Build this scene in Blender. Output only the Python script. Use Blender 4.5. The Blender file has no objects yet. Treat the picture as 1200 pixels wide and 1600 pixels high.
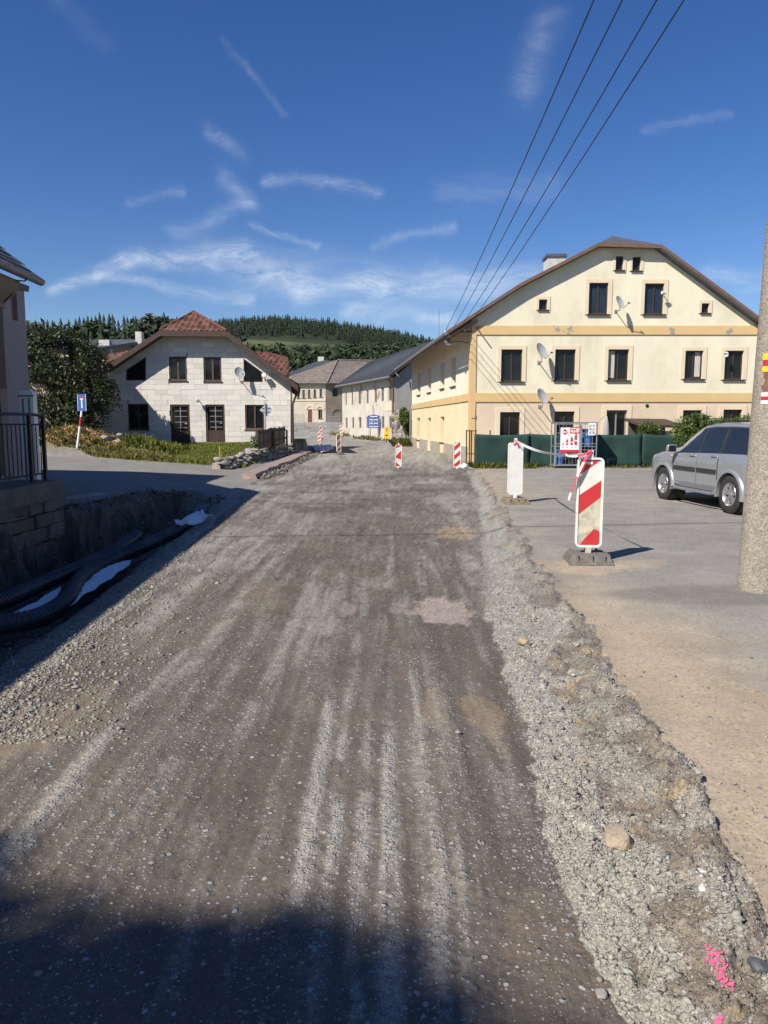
import bpy, bmesh, math, random
import numpy as np
from mathutils import Vector, Matrix, Quaternion

sc = bpy.context.scene
col = sc.collection
rnd = random.Random(7)
rng = np.random.default_rng(11)

# ------------------------------------------------------------------ camera
CZ = 1.7
FPX = 1180.0
PITCH = math.atan(140.0 / FPX)
cd = bpy.data.cameras.new('camera')
cd.lens = FPX / 1600.0 * 36.0
cd.sensor_width = 36.0
cd.clip_start = 0.05
cd.clip_end = 9000.0
cam = bpy.data.objects.new('camera', cd)
cam.location = (0, 0, CZ)
cam.rotation_euler = (math.pi / 2 - PITCH, 0, 0)
col.objects.link(cam)
sc.camera = cam

# ------------------------------------------------------------------ sun, sky, exposure
SUN_EL = 42.0
SUN_H = Vector((0.72, 0.69, 0)).normalized()          # the way sunlight travels over the ground
ce, se = math.cos(math.radians(SUN_EL)), math.sin(math.radians(SUN_EL))
ld = bpy.data.lights.new('sun', 'SUN')
ld.energy = 5.0
ld.angle = math.radians(0.5)
ld.color = (1.0, 0.94, 0.84)
sun = bpy.data.objects.new('sun', ld)
sun.rotation_euler = Vector((SUN_H.x * ce, SUN_H.y * ce, -se)).to_track_quat('-Z', 'Y').to_euler()
sun.location = (-20, -15, 30)
col.objects.link(sun)
SKY_STRENGTH = 0.08
sc.view_settings.view_transform = 'Standard'
sc.view_settings.look = 'None'
sc.view_settings.gamma = 1.0
sc.view_settings.exposure = 0.46
sc.view_settings.use_curve_mapping = False


def make_world():
    w = bpy.data.worlds.new('World')
    sc.world = w
    w.use_nodes = True
    nt = w.node_tree
    nt.nodes.clear()
    N = nt.nodes.new
    L = nt.links.new

    def math_(op, a, b=None, c=None, clamp=False):
        n = N('ShaderNodeMath'); n.operation = op; n.use_clamp = clamp
        for i, v in enumerate((a, b, c)):
            if v is None: continue
            if isinstance(v, (int, float)): n.inputs[i].default_value = v
            else: L(v, n.inputs[i])
        return n.outputs[0]
    out = N('ShaderNodeOutputWorld')
    bg = N('ShaderNodeBackground'); bg.inputs['Strength'].default_value = SKY_STRENGTH
    sky = N('ShaderNodeTexSky'); sky.sky_type = 'NISHITA'; sky.sun_disc = False
    sky.sun_elevation = math.radians(SUN_EL)
    sky.sun_rotation = math.atan2(-SUN_H.x, -SUN_H.y)
    sky.altitude = 500; sky.air_density = 1.0; sky.dust_density = 0.25; sky.ozone_density = 3.0
    tc = N('ShaderNodeTexCoord')
    sep = N('ShaderNodeSeparateXYZ'); L(tc.outputs['Generated'], sep.inputs[0])
    X, Y, Z = sep.outputs
    # high thin cirrus: noise on a plane far above, drawn out along the wind
    zz = math_('ADD', math_('MAXIMUM', Z, 0.0), 0.06)
    cx = math_('DIVIDE', X, zz); cy = math_('DIVIDE', Y, zz)
    cmb = N('ShaderNodeCombineXYZ'); L(cx, cmb.inputs[0]); L(cy, cmb.inputs[1])

    def noise(vec, scale, detail, rough, dist=0.0):
        n = N('ShaderNodeTexNoise'); n.inputs['Scale'].default_value = scale
        n.inputs['Detail'].default_value = detail; n.inputs['Roughness'].default_value = rough
        n.inputs['Distortion'].default_value = dist
        L(vec, n.inputs['Vector']); return n
    mp = N('ShaderNodeMapping'); mp.inputs['Rotation'].default_value = (0, 0, 0.45); mp.inputs['Scale'].default_value = (0.45, 1.1, 1)
    L(cmb.outputs[0], mp.inputs['Vector'])
    big = noise(mp.outputs[0], 0.55, 3, 0.5, 0.6).outputs[0]
    fine = noise(mp.outputs[0], 1.7, 9, 0.62, 1.1).outputs[0]
    veil = math_('MULTIPLY', math_('SUBTRACT', big, 0.56, clamp=True), 3.0)
    feather = math_('MULTIPLY', math_('SUBTRACT', fine, 0.47, clamp=True), 3.2)
    amount = math_('MULTIPLY', math_('MULTIPLY', veil, feather, clamp=True), 0.35)
    # the wisps of this sky, as bearings and heights over the horizon
    yy = math_('MAXIMUM', Y, 0.02)
    qx = math_('DIVIDE', X, yy); qz = math_('DIVIDE', Z, yy)
    q = N('ShaderNodeCombineXYZ'); L(qx, q.inputs[0]); L(qz, q.inputs[1])
    wn = noise(q.outputs[0], 7.0, 6, 0.6)
    off = N('ShaderNodeVectorMath'); off.operation = 'SUBTRACT'; L(wn.outputs['Color'], off.inputs[0]); off.inputs[1].default_value = (0.5, 0.5, 0.5)
    sca = N('ShaderNodeVectorMath'); sca.operation = 'SCALE'; L(off.outputs[0], sca.inputs[0]); sca.inputs['Scale'].default_value = 0.065
    qq = N('ShaderNodeVectorMath'); qq.operation = 'ADD'; L(q.outputs[0], qq.inputs[0]); L(sca.outputs[0], qq.inputs[1])
    flat = N('ShaderNodeVectorMath'); flat.operation = 'MULTIPLY'; L(qq.outputs[0], flat.inputs[0]); flat.inputs[1].default_value = (1, 1, 0)
    P = flat.outputs[0]

    def tq(u, v):
        d = ray(u, v); return (d.x / d.y, d.z / d.y, 0)

    def stroke(a, b, width, gain):
        A = Vector(tq(*a)); B = Vector(tq(*b)); D = B - A
        s1 = N('ShaderNodeVectorMath'); s1.operation = 'SUBTRACT'; L(P, s1.inputs[0]); s1.inputs[1].default_value = A
        dt = N('ShaderNodeVectorMath'); dt.operation = 'DOT_PRODUCT'; L(s1.outputs[0], dt.inputs[0]); dt.inputs[1].default_value = D / D.length_squared
        t = math_('MULTIPLY', dt.outputs['Value'], 1.0, clamp=True)
        s2 = N('ShaderNodeVectorMath'); s2.operation = 'SCALE'; s2.inputs[0].default_value = D; L(t, s2.inputs['Scale'])
        s3 = N('ShaderNodeVectorMath'); s3.operation = 'DISTANCE'; L(s1.outputs[0], s3.inputs[0]); L(s2.outputs[0], s3.inputs[1])
        r = math_('DIVIDE', s3.outputs['Value'], width * .85 / FPX)
        e = math_('POWER', 2.718, math_('MULTIPLY', math_('MULTIPLY', r, r), -1.0))
        return math_('MULTIPLY', e, gain * 1.05)
    tot = None
    for a, b, wd, g in (((85, 455), (200, 414), 9, .55), ((200, 414), (372, 402), 15, .65), ((150, 436), (390, 472), 9, .4),
                        ((320, 405), (470, 455), 26, .45), ((470, 460), (600, 448), 20, .6), ((380, 420), (760, 445), 34, .25),
                        ((420, 274), (590, 305), 9, .3), ((350, 272), (390, 312), 16, .2), ((390, 312), (280, 368), 14, .22),
                        ((330, 205), (385, 235), 12, .2), ((390, 355), (490, 384), 6, .3), ((590, 462), (830, 440), 30, .35),
                        ((860, 30), (825, 130), 26, .17), ((350, 60), (445, 172), 6, .10), ((80, 0), (160, 60), 16, .05),
                        ((585, 378), (705, 352), 8, .22), ((210, 312), (275, 298), 8, .18), ((1100, 432), (1200, 452), 20, .3),
                        ((1000, 205), (1140, 182), 8, .12), ((540, 492), (700, 500), 12, .45), ((690, 300), (860, 285), 22, .14)):
        s = stroke(a, b, wd, g)
        tot = s if tot is None else math_('ADD', tot, s)
    m2 = N('ShaderNodeMapping'); m2.inputs['Rotation'].default_value = (0, 0, 0.35); m2.inputs['Scale'].default_value = (0.8, 3.2, 1)
    L(qq.outputs[0], m2.inputs['Vector'])
    fl = noise(m2.outputs[0], 10.0, 12, 0.72, 1.0).outputs[0]
    fl = math_('MULTIPLY', math_('SUBTRACT', fl, 0.31, clamp=True), 2.3)
    tot = math_('MULTIPLY', tot, fl)
    front = math_('MULTIPLY', math_('SUBTRACT', Y, 0.02, clamp=True), 20.0, clamp=True)
    tot = math_('MULTIPLY', tot, front)
    total = math_('ADD', tot, amount, clamp=True)
    up = math_('MULTIPLY', math_('MULTIPLY', Z, 14.0, clamp=True), total, clamp=True)
    mix = N('ShaderNodeMix'); mix.data_type = 'RGBA'
    hs = N('ShaderNodeHueSaturation'); hs.inputs['Saturation'].default_value = SKY_SAT; hs.inputs['Hue'].default_value = 0.5135; L(sky.outputs[0], hs.inputs['Color'])
    L(up, mix.inputs['Factor']); L(hs.outputs[0], mix.inputs['A']); mix.inputs['B'].default_value = (8.6, 9.0, 9.6, 1)
    L(mix.outputs['Result'], bg.inputs['Color']); L(bg.outputs[0], out.inputs[0])


SKY_SAT = 1.28


# ------------------------------------------------------------------ pixel rays of the photograph -> places in the world
def ray(u, v):
    a = (u - 600.0) / FPX; b = (v - 800.0) / FPX
    return Vector((a, math.cos(PITCH) - b * math.sin(PITCH), -math.sin(PITCH) - b * math.cos(PITCH)))


def at_z(u, v, z=0.0):
    d = ray(u, v); t = (z - CZ) / d.z
    return Vector((d.x * t, d.y * t, z))


def at_y(u, v, y):
    d = ray(u, v); t = y / d.y
    return Vector((d.x * t, y, CZ + d.z * t))


class Frame:
    """A wall plane: s along the wall, z up, d out of the wall."""
    def __init__(self, a, b, out=None):
        a = Vector((a[0], a[1], 0)); b = Vector((b[0], b[1], 0))
        self.o = a; self.ex = (b - a).normalized(); self.len = (b - a).length
        self.en = Vector((self.ex.y, -self.ex.x, 0))
        if out is not None and self.en.dot(Vector((out[0], out[1], 0))) < 0: self.en = -self.en

    def p(self, s, z, d=0.0):
        return self.o + self.ex * s + self.en * d + Vector((0, 0, z))

    def pix(self, u, v):
        r = ray(u, v); c = Vector((0, 0, CZ))
        t = (self.o - c).dot(self.en) / r.dot(self.en)
        q = c + r * t
        return ((q - self.o).dot(self.ex), q.z)

    def rect(self, u0, v0, u1, v1):
        a = self.pix(u0, v0); b = self.pix(u1, v1); c = self.pix(u0, v1); d = self.pix(u1, v0)
        s = sorted(((a[0] + c[0]) / 2, (b[0] + d[0]) / 2)); z = sorted(((a[1] + d[1]) / 2, (b[1] + c[1]) / 2))
        return (s[0], z[0], s[1], z[1])


make_world()


# ------------------------------------------------------------------ mesh helpers
def link(o):
    col.objects.link(o); return o


def tag(o, label=None, cat=None, group=None, kind=None):
    if label: o['label'] = label
    if cat: o['category'] = cat
    if group: o['group'] = group
    if kind: o['kind'] = kind
    return o


def thing(name, label, cat, loc=(0, 0, 0), rz=0.0, group=None):
    o = bpy.data.objects.new(name, None)
    o.empty_display_size = 0.2
    o.location = loc; o.rotation_euler = (0, 0, rz)
    link(o); tag(o, label, cat, group)
    return o


def wloc(p):
    v = Vector((0, 0, 0))
    while p is not None:
        v = v + Vector(p.location); p = p.parent
    return v


class MB:
    def __init__(self):
        self.v = []; self.f = []; self.m = []

    def face(self, pts, m=0):
        n = len(self.v); self.v.extend(tuple(p) for p in pts)
        self.f.append(tuple(range(n, n + len(pts)))); self.m.append(m)

    def hexa(self, c, m=0):
        """8 corners: bottom ring 0-3, top ring 4-7."""
        n = len(self.v); self.v.extend(tuple(p) for p in c)
        for f in ((3, 2, 1, 0), (4, 5, 6, 7), (0, 1, 5, 4), (1, 2, 6, 5), (2, 3, 7, 6), (3, 0, 4, 7)):
            self.f.append(tuple(n + i for i in f)); self.m.append(m)
        return self

    def box(self, x0, y0, z0, x1, y1, z1, m=0):
        return self.hexa(((x0, y0, z0), (x1, y0, z0), (x1, y1, z0), (x0, y1, z0), (x0, y0, z1), (x1, y0, z1), (x1, y1, z1), (x0, y1, z1)), m)

    def fbox(self, fr, s0, z0, s1, z1, d0, d1, m=0):
        return self.hexa((fr.p(s0, z0, d1), fr.p(s1, z0, d1), fr.p(s1, z0, d0), fr.p(s0, z0, d0),
                          fr.p(s0, z1, d1), fr.p(s1, z1, d1), fr.p(s1, z1, d0), fr.p(s0, z1, d0)), m)

    def slab(self, pts, thick, m=0):
        """A flat polygon given thickness downwards along its normal."""
        pts = [Vector(p) for p in pts]
        nrm = (pts[1] - pts[0]).cross(pts[2] - pts[0])
        if nrm.length < 1e-9: return self
        nrm.normalize()
        if nrm.z < 0: pts.reverse(); nrm = -nrm
        low = [p - nrm * thick for p in pts]
        self.prism(pts, low, m)
        return self

    def prism(self, top, low, m=0):
        n = len(self.v); k = len(top)
        self.v.extend(tuple(p) for p in top); self.v.extend(tuple(p) for p in low)
        self.f.append(tuple(range(n, n + k))); self.m.append(m)
        self.f.append(tuple(range(n + 2 * k - 1, n + k - 1, -1))); self.m.append(m)
        for i in range(k):
            j = (i + 1) % k
            self.f.append((n + i, n + k + i, n + k + j, n + j)); self.m.append(m)
        return self

    def tube(self, pts, r, seg=8, m=0, cap=True):
        pts = [Vector(p) for p in pts]
        rs = r if isinstance(r, (list, tuple)) else [r] * len(pts)
        n0 = len(self.v); up = None
        for i, p in enumerate(pts):
            t = (pts[min(i + 1, len(pts) - 1)] - pts[max(i - 1, 0)]).normalized()
            if up is None:
                up = Vector((0, 0, 1)) if abs(t.z) < 0.9 else Vector((1, 0, 0))
            a = t.cross(up).normalized(); b = a.cross(t).normalized(); up = b
            for k in range(seg):
                th = 2 * math.pi * k / seg
                self.v.append(tuple(p + (a * math.cos(th) + b * math.sin(th)) * rs[i]))
        for i in range(len(pts) - 1):
            for k in range(seg):
                k2 = (k + 1) % seg
                self.f.append((n0 + i * seg + k, n0 + i * seg + k2, n0 + (i + 1) * seg + k2, n0 + (i + 1) * seg + k)); self.m.append(m)
        if cap:
            self.f.append(tuple(n0 + k for k in range(seg - 1, -1, -1))); self.m.append(m)
            e = n0 + (len(pts) - 1) * seg
            self.f.append(tuple(e + k for k in range(seg))); self.m.append(m)
        return self

    def lathe(self, prof, o=(0, 0, 0), ax=(0, 0, 1), seg=20, m=0):
        """prof: (radius, height) pairs turned round the axis."""
        ax = Vector(ax).normalized(); o = Vector(o)
        a = ax.orthogonal().normalized(); b = ax.cross(a)
        n0 = len(self.v)
        for r, h in prof:
            for k in range(seg):
                th = 2 * math.pi * k / seg
                self.v.append(tuple(o + ax * h + (a * math.cos(th) + b * math.sin(th)) * r))
        for i in range(len(prof) - 1):
            for k in range(seg):
                k2 = (k + 1) % seg
                self.f.append((n0 + i * seg + k, n0 + i * seg + k2, n0 + (i + 1) * seg + k2, n0 + (i + 1) * seg + k)); self.m.append(m)
        return self

    def build(self, name, mat, parent=None, local=False, smooth=None, bevel=0.0, fix=True):
        off = Vector((0, 0, 0)) if (local or parent is None) else wloc(parent)
        me = bpy.data.meshes.new(name)
        me.from_pydata([(x - off.x, y - off.y, z - off.z) for x, y, z in self.v], [], self.f)
        mats = mat if isinstance(mat, (list, tuple)) else [mat]
        for q in mats: me.materials.append(q)
        if len(mats) > 1: me.polygons.foreach_set('material_index', self.m)
        if fix or bevel:
            bm = bmesh.new(); bm.from_mesh(me)
            if bevel:
                bmesh.ops.remove_doubles(bm, verts=bm.verts, dist=1e-5)
                es = [e for e in bm.edges if len(e.link_faces) == 2 and e.calc_face_angle(0) > 0.5]
                bmesh.ops.bevel(bm, geom=es, offset=bevel, segments=2, affect='EDGES', profile=0.6, clamp_overlap=True)
            bmesh.ops.recalc_face_normals(bm, faces=bm.faces)
            bm.to_mesh(me); bm.free()
        if smooth is not None:
            me.polygons.foreach_set('use_smooth', [True] * len(me.polygons))
            me.set_sharp_from_angle(angle=math.radians(smooth))
        me.update()
        o = bpy.data.objects.new(name, me)
        if parent is not None: o.parent = parent
        return link(o)


def mesh_np(name, V, F, mat, parent=None, colors=None, smooth=False, matidx=None):
    """Numpy arrays to one mesh object; F is (n, k)."""
    V = np.asarray(V, dtype=np.float32); F = np.asarray(F, dtype=np.int32)
    if parent is not None:
        w = wloc(parent); V = V - np.array((w.x, w.y, w.z), dtype=np.float32)
    me = bpy.data.meshes.new(name)
    k = F.shape[1]
    me.vertices.add(len(V)); me.vertices.foreach_set('co', V.ravel())
    me.loops.add(F.size); me.loops.foreach_set('vertex_index', F.ravel())
    me.polygons.add(len(F)); me.polygons.foreach_set('loop_start', np.arange(0, F.size, k, dtype=np.int32))
    me.update(calc_edges=True)
    for q in (mat if isinstance(mat, (list, tuple)) else [mat]): me.materials.append(q)
    if matidx is not None: me.polygons.foreach_set('material_index', np.asarray(matidx, dtype=np.int32))
    if smooth: me.polygons.foreach_set('use_smooth', np.ones(len(F), dtype=bool))
    if colors is not None:
        for cname, cv in colors.items():
            at = me.attributes.new(cname, 'FLOAT_COLOR', 'POINT')
            C = np.ones((len(V), 4), dtype=np.float32); C[:, :cv.shape[1]] = cv
            at.data.foreach_set('color', C.ravel())
    me.validate()
    o = bpy.data.objects.new(name, me)
    if parent is not None: o.parent = parent
    return link(o)


def copy_tree(o, parent=None):
    c = o.copy(); col.objects.link(c)
    if parent is not None: c.parent = parent
    for ch in [k for k in kids.get(o.name, o.children)]: copy_tree(ch, c)
    return c


kids = {}


def clip_poly(poly, a, b):
    """Keep the part of a 2D polygon left of the line a->b."""
    out = []
    def side(p): return (b[0] - a[0]) * (p[1] - a[1]) - (b[1] - a[1]) * (p[0] - a[0])
    for i, p in enumerate(poly):
        q = poly[(i + 1) % len(poly)]
        sp, sq = side(p), side(q)
        if sp >= -1e-9: out.append(p)
        if (sp > 1e-9 and sq < -1e-9) or (sp < -1e-9 and sq > 1e-9):
            t = sp / (sp - sq); out.append((p[0] + (q[0] - p[0]) * t, p[1] + (q[1] - p[1]) * t))
    return out


def poly_area(p):
    return 0.5 * sum(p[i][0] * p[(i + 1) % len(p)][1] - p[(i + 1) % len(p)][0] * p[i][1] for i in range(len(p)))


def clip_convex(poly, conv):
    if poly_area(conv) < 0: conv = conv[::-1]
    for i in range(len(conv)):
        if len(poly) < 3: return []
        poly = clip_poly(poly, conv[i], conv[(i + 1) % len(conv)])
    return poly


def rect_minus(r, h):
    """Rectangle (s0,z0,s1,z1) less a hole: up to four rectangles."""
    s0, z0, s1, z1 = r; a, b, c, d = h
    if a >= s1 or c <= s0 or b >= z1 or d <= z0: return [r]
    out = []
    if a > s0: out.append((s0, z0, a, z1))
    if c < s1: out.append((c, z0, s1, z1))
    m0, m1 = max(s0, a), min(s1, c)
    if b > z0: out.append((m0, z0, m1, b))
    if d < z1: out.append((m0, d, m1, z1))
    return out


def wall(mb, fr, poly, holes, reveal=0.2, m=0, mr=None):
    """A facade sheet with real openings and their reveals."""
    ss = [p[0] for p in poly]; zs = [p[1] for p in poly]
    xs = sorted(set([min(ss), max(ss)] + [h[0] for h in holes] + [h[2] for h in holes]))
    zz = sorted(set([min(zs), max(zs)] + [h[1] for h in holes] + [h[3] for h in holes]))
    for i in range(len(xs) - 1):
        for j in range(len(zz) - 1):
            cx, cz = (xs[i] + xs[i + 1]) / 2, (zz[j] + zz[j + 1]) / 2
            if any(h[0] < cx < h[2] and h[1] < cz < h[3] for h in holes): continue
            q = clip_convex([(xs[i], zz[j]), (xs[i + 1], zz[j]), (xs[i + 1], zz[j + 1]), (xs[i], zz[j + 1])], poly)
            if len(q) >= 3 and abs(poly_area(q)) > 1e-6: mb.face([fr.p(s, z) for s, z in q], m)
    mr = m if mr is None else mr
    for a, b, c, d in holes:
        k = ((a, b), (c, b), (c, d), (a, d))
        for i in range(4):
            p, q = k[i], k[(i + 1) % 4]
            mb.face([fr.p(*p), fr.p(*q), fr.p(q[0], q[1], -reveal), fr.p(p[0], p[1], -reveal)], mr)


# ------------------------------------------------------------------ noise on arrays
def vnoise(x, y, seed=0):
    x = np.asarray(x, dtype=np.float64); y = np.asarray(y, dtype=np.float64)
    ix = np.floor(x).astype(np.int64); iy = np.floor(y).astype(np.int64)
    fx = x - ix; fy = y - iy
    fx = fx * fx * fx * (fx * (fx * 6 - 15) + 10); fy = fy * fy * fy * (fy * (fy * 6 - 15) + 10)
    def h(a, b):
        n = (a * 374761393 + b * 668265263 + seed * 974634777) & 0xffffffff
        n = ((n ^ (n >> 13)) * 1274126177) & 0xffffffff
        n = ((n ^ (n >> 16)) * 2246822519) & 0xffffffff
        return ((n ^ (n >> 15)) & 0xffff) / 65535.0
    a, b, c, d = h(ix, iy), h(ix + 1, iy), h(ix, iy + 1), h(ix + 1, iy + 1)
    return (a * (1 - fx) + b * fx) * (1 - fy) + (c * (1 - fx) + d * fx) * fy


def fbm(x, y, octv=4, seed=0, gain=0.5):
    s = 0; a = 1; t = 0
    for k in range(octv):
        s = s + a * vnoise(x * 2 ** k + 13.7 * k, y * 2 ** k + 7.3 * k, seed + k); t += a; a *= gain
    return s / t


def sstep(a, b, x):
    t = np.clip((np.asarray(x, dtype=np.float64) - a) / (b - a), 0, 1)
    return t * t * (3 - 2 * t)


# ------------------------------------------------------------------ materials
def M(name, c, rough=0.85, var=0.15, vs=6.0, bump=0.0, bs=60.0, metal=0.0, spec=0.4, attr=None, objrand=0.0,
      stain=None, stain_amt=0.0, stain_scale=0.6, stretch=None, coat=0.0, patch=None, trans=0.0):
    m = bpy.data.materials.new(name); m.use_nodes = True
    nt = m.node_tree; N = nt.nodes.new; L = nt.links.new
    b = nt.nodes['Principled BSDF']
    b.inputs['Roughness'].default_value = rough; b.inputs['Metallic'].default_value = metal
    b.inputs['Specular IOR Level'].default_value = spec
    if coat: b.inputs['Coat Weight'].default_value = coat; b.inputs['Coat Roughness'].default_value = 0.05
    tc = N('ShaderNodeTexCoord')
    vec = tc.outputs['Object']
    if stretch:
        mp = N('ShaderNodeMapping'); mp.inputs['Scale'].default_value = stretch; L(vec, mp.inputs['Vector']); sv = mp.outputs[0]
    else: sv = vec
    def noise(v, s, d=6, r=0.6):
        n = N('ShaderNodeTexNoise'); n.inputs['Scale'].default_value = s; n.inputs['Detail'].default_value = d
        n.inputs['Roughness'].default_value = r; L(v, n.inputs['Vector']); return n.outputs['Fac']
    def ramp(f, a, bb):
        n = N('ShaderNodeMapRange'); n.inputs['From Min'].default_value = a; n.inputs['From Max'].default_value = bb; L(f, n.inputs['Value']); return n.outputs[0]
    def mix(f, a, bb, t='MIX'):
        n = N('ShaderNodeMix'); n.data_type = 'RGBA'; n.blend_type = t
        for s, v in (('Factor', f), ('A', a), ('B', bb)):
            if isinstance(v, (int, float)): n.inputs[s].default_value = v
            elif isinstance(v, tuple): n.inputs[s].default_value = (*v[:3], 1)
            else: L(v, n.inputs[s])
        return n.outputs['Result']
    lo = tuple(x * (1 - var) for x in c); hi = tuple(min(1, x * (1 + var)) for x in c)
    base = mix(ramp(noise(sv, vs), 0.3, 0.7), lo, hi)
    if stain is not None:
        f = ramp(noise(sv, stain_scale, 8, 0.65), 0.48, 0.72)
        n = N('ShaderNodeMath'); n.operation = 'MULTIPLY'; n.inputs[1].default_value = stain_amt; L(f, n.inputs[0])
        base = mix(n.outputs[0], base, stain)
    if patch is not None:                              # flaked places with a hard edge: (colour, threshold, scale)
        f = ramp(noise(vec, patch[2], 5, 0.55), patch[1], patch[1] + 0.015)
        base = mix(f, base, patch[0])
    if attr:
        a = N('ShaderNodeAttribute'); a.attribute_name = attr
        base = mix(1.0, base, a.outputs['Color'], 'MULTIPLY')
    if objrand:
        oi = N('ShaderNodeObjectInfo')
        mr = N('ShaderNodeMapRange'); mr.inputs['To Min'].default_value = 1 - objrand; mr.inputs['To Max'].default_value = 1 + objrand
        L(oi.outputs['Random'], mr.inputs['Value'])
        vm = N('ShaderNodeVectorMath'); vm.operation = 'SCALE'; L(base, vm.inputs[0]); L(mr.outputs[0], vm.inputs['Scale'])
        base = vm.outputs[0]
    L(base, b.inputs['Base Color'])
    if bump:
        bn = N('ShaderNodeBump'); bn.inputs['Strength'].default_value = bump; bn.inputs['Distance'].default_value = 0.02
        L(noise(vec, bs, 4, 0.6), bn.inputs['Height']); L(bn.outputs[0], b.inputs['Normal'])
    if trans:
        b.inputs['Subsurface Weight'].default_value = 0
        tr = N('ShaderNodeBsdfTranslucent'); L(base, tr.inputs['Color'])
        ms = N('ShaderNodeMixShader'); ms.inputs[0].default_value = trans
        L(b.outputs[0], ms.inputs[1]); L(tr.outputs[0], ms.inputs[2])
        L(ms.outputs[0], nt.nodes['Material Output'].inputs['Surface'])
    return m


def ground_mat():
    """Earth, gravel and asphalt: the mesh carries what lies where, the nodes the grain."""
    m = bpy.data.materials.new('ground_surface'); m.use_nodes = True
    nt = m.node_tree; N = nt.nodes.new; L = nt.links.new
    b = nt.nodes['Principled BSDF']; b.inputs['Roughness'].default_value = 0.92; b.inputs['Specular IOR Level'].default_value = 0.25
    tc = N('ShaderNodeTexCoord'); vec = tc.outputs['Object']
    at = N('ShaderNodeAttribute'); at.attribute_name = 'earth'
    pb = N('ShaderNodeAttribute'); pb.attribute_name = 'pebble'
    sep = N('ShaderNodeSeparateColor'); L(pb.outputs['Color'], sep.inputs[0])
    def noise(s, d=5, r=0.6):
        n = N('ShaderNodeTexNoise'); n.inputs['Scale'].default_value = s; n.inputs['Detail'].default_value = d
        n.inputs['Roughness'].default_value = r; L(vec, n.inputs['Vector']); return n.outputs['Fac']
    def mr(f, a, bb, c=0.0, d=1.0):
        n = N('ShaderNodeMapRange'); L(f, n.inputs['Value'])
        for i, v in zip((1, 2, 3, 4), (a, bb, c, d)): n.inputs[i].default_value = v
        return n.outputs[0]
    def vor(s):
        n = N('ShaderNodeTexVoronoi'); n.inputs['Scale'].default_value = s; L(vec, n.inputs['Vector']); return n
    def ma(op, a, bb, clamp=False):
        n = N('ShaderNodeMath'); n.operation = op; n.use_clamp = clamp
        for i, v in enumerate((a, bb)):
            if isinstance(v, (int, float)): n.inputs[i].default_value = v
            else: L(v, n.inputs[i])
        return n.outputs[0]
    grain = mr(noise(55, 8, 0.72), 0.25, 0.75, 0.62, 1.38)
    blot = mr(noise(2.2, 6, 0.6), 0.3, 0.7, 0.86, 1.14)
    vm = N('ShaderNodeVectorMath'); vm.operation = 'SCALE'; L(at.outputs['Color'], vm.inputs[0]); L(ma('MULTIPLY', grain, blot), vm.inputs['Scale'])
    # crushed stone chips pressed into the surface, dense where the pebble mask is high
    col_ = vm.outputs[0]; hgt = ma('MULTIPLY', noise(38, 6, 0.7), 0.6)
    for s, w in ((62.0, 0.9), (120.0, 1.0), (40.0, 0.35)):
        v = vor(s)
        rs = N('ShaderNodeSeparateColor'); L(v.outputs['Color'], rs.inputs[0])
        pick = ma('LESS_THAN', rs.outputs[0], ma('MULTIPLY', sep.outputs[0], w))
        core = mr(v.outputs['Distance'], 0.55, 0.35)
        f = ma('MULTIPLY', pick, core, True)
        tone = mr(rs.outputs[1], 0, 1, 0.55, 1.25)
        cc = N('ShaderNodeVectorMath'); cc.operation = 'SCALE'; cc.inputs[0].default_value = (0.30, 0.292, 0.272); L(tone, cc.inputs['Scale'])
        mx = N('ShaderNodeMix'); mx.data_type = 'RGBA'; L(f, mx.inputs['Factor']); L(col_, mx.inputs['A']); L(cc.outputs[0], mx.inputs['B'])
        col_ = mx.outputs['Result']
        hgt = ma('ADD', hgt, ma('MULTIPLY', f, 0.9 * 30 / s))
    L(col_, b.inputs['Base Color'])
    bn = N('ShaderNodeBump'); bn.inputs['Distance'].default_value = 0.012; L(sep.outputs[1], bn.inputs['Strength']); L(hgt, bn.inputs['Height'])
    L(bn.outputs[0], b.inputs['Normal'])
    return m


def glass_mat(name, c=(0.012, 0.014, 0.016), rough=0.06):
    m = M(name, c, rough=rough, var=0.3, vs=2.0, spec=0.35)
    return m


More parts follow.
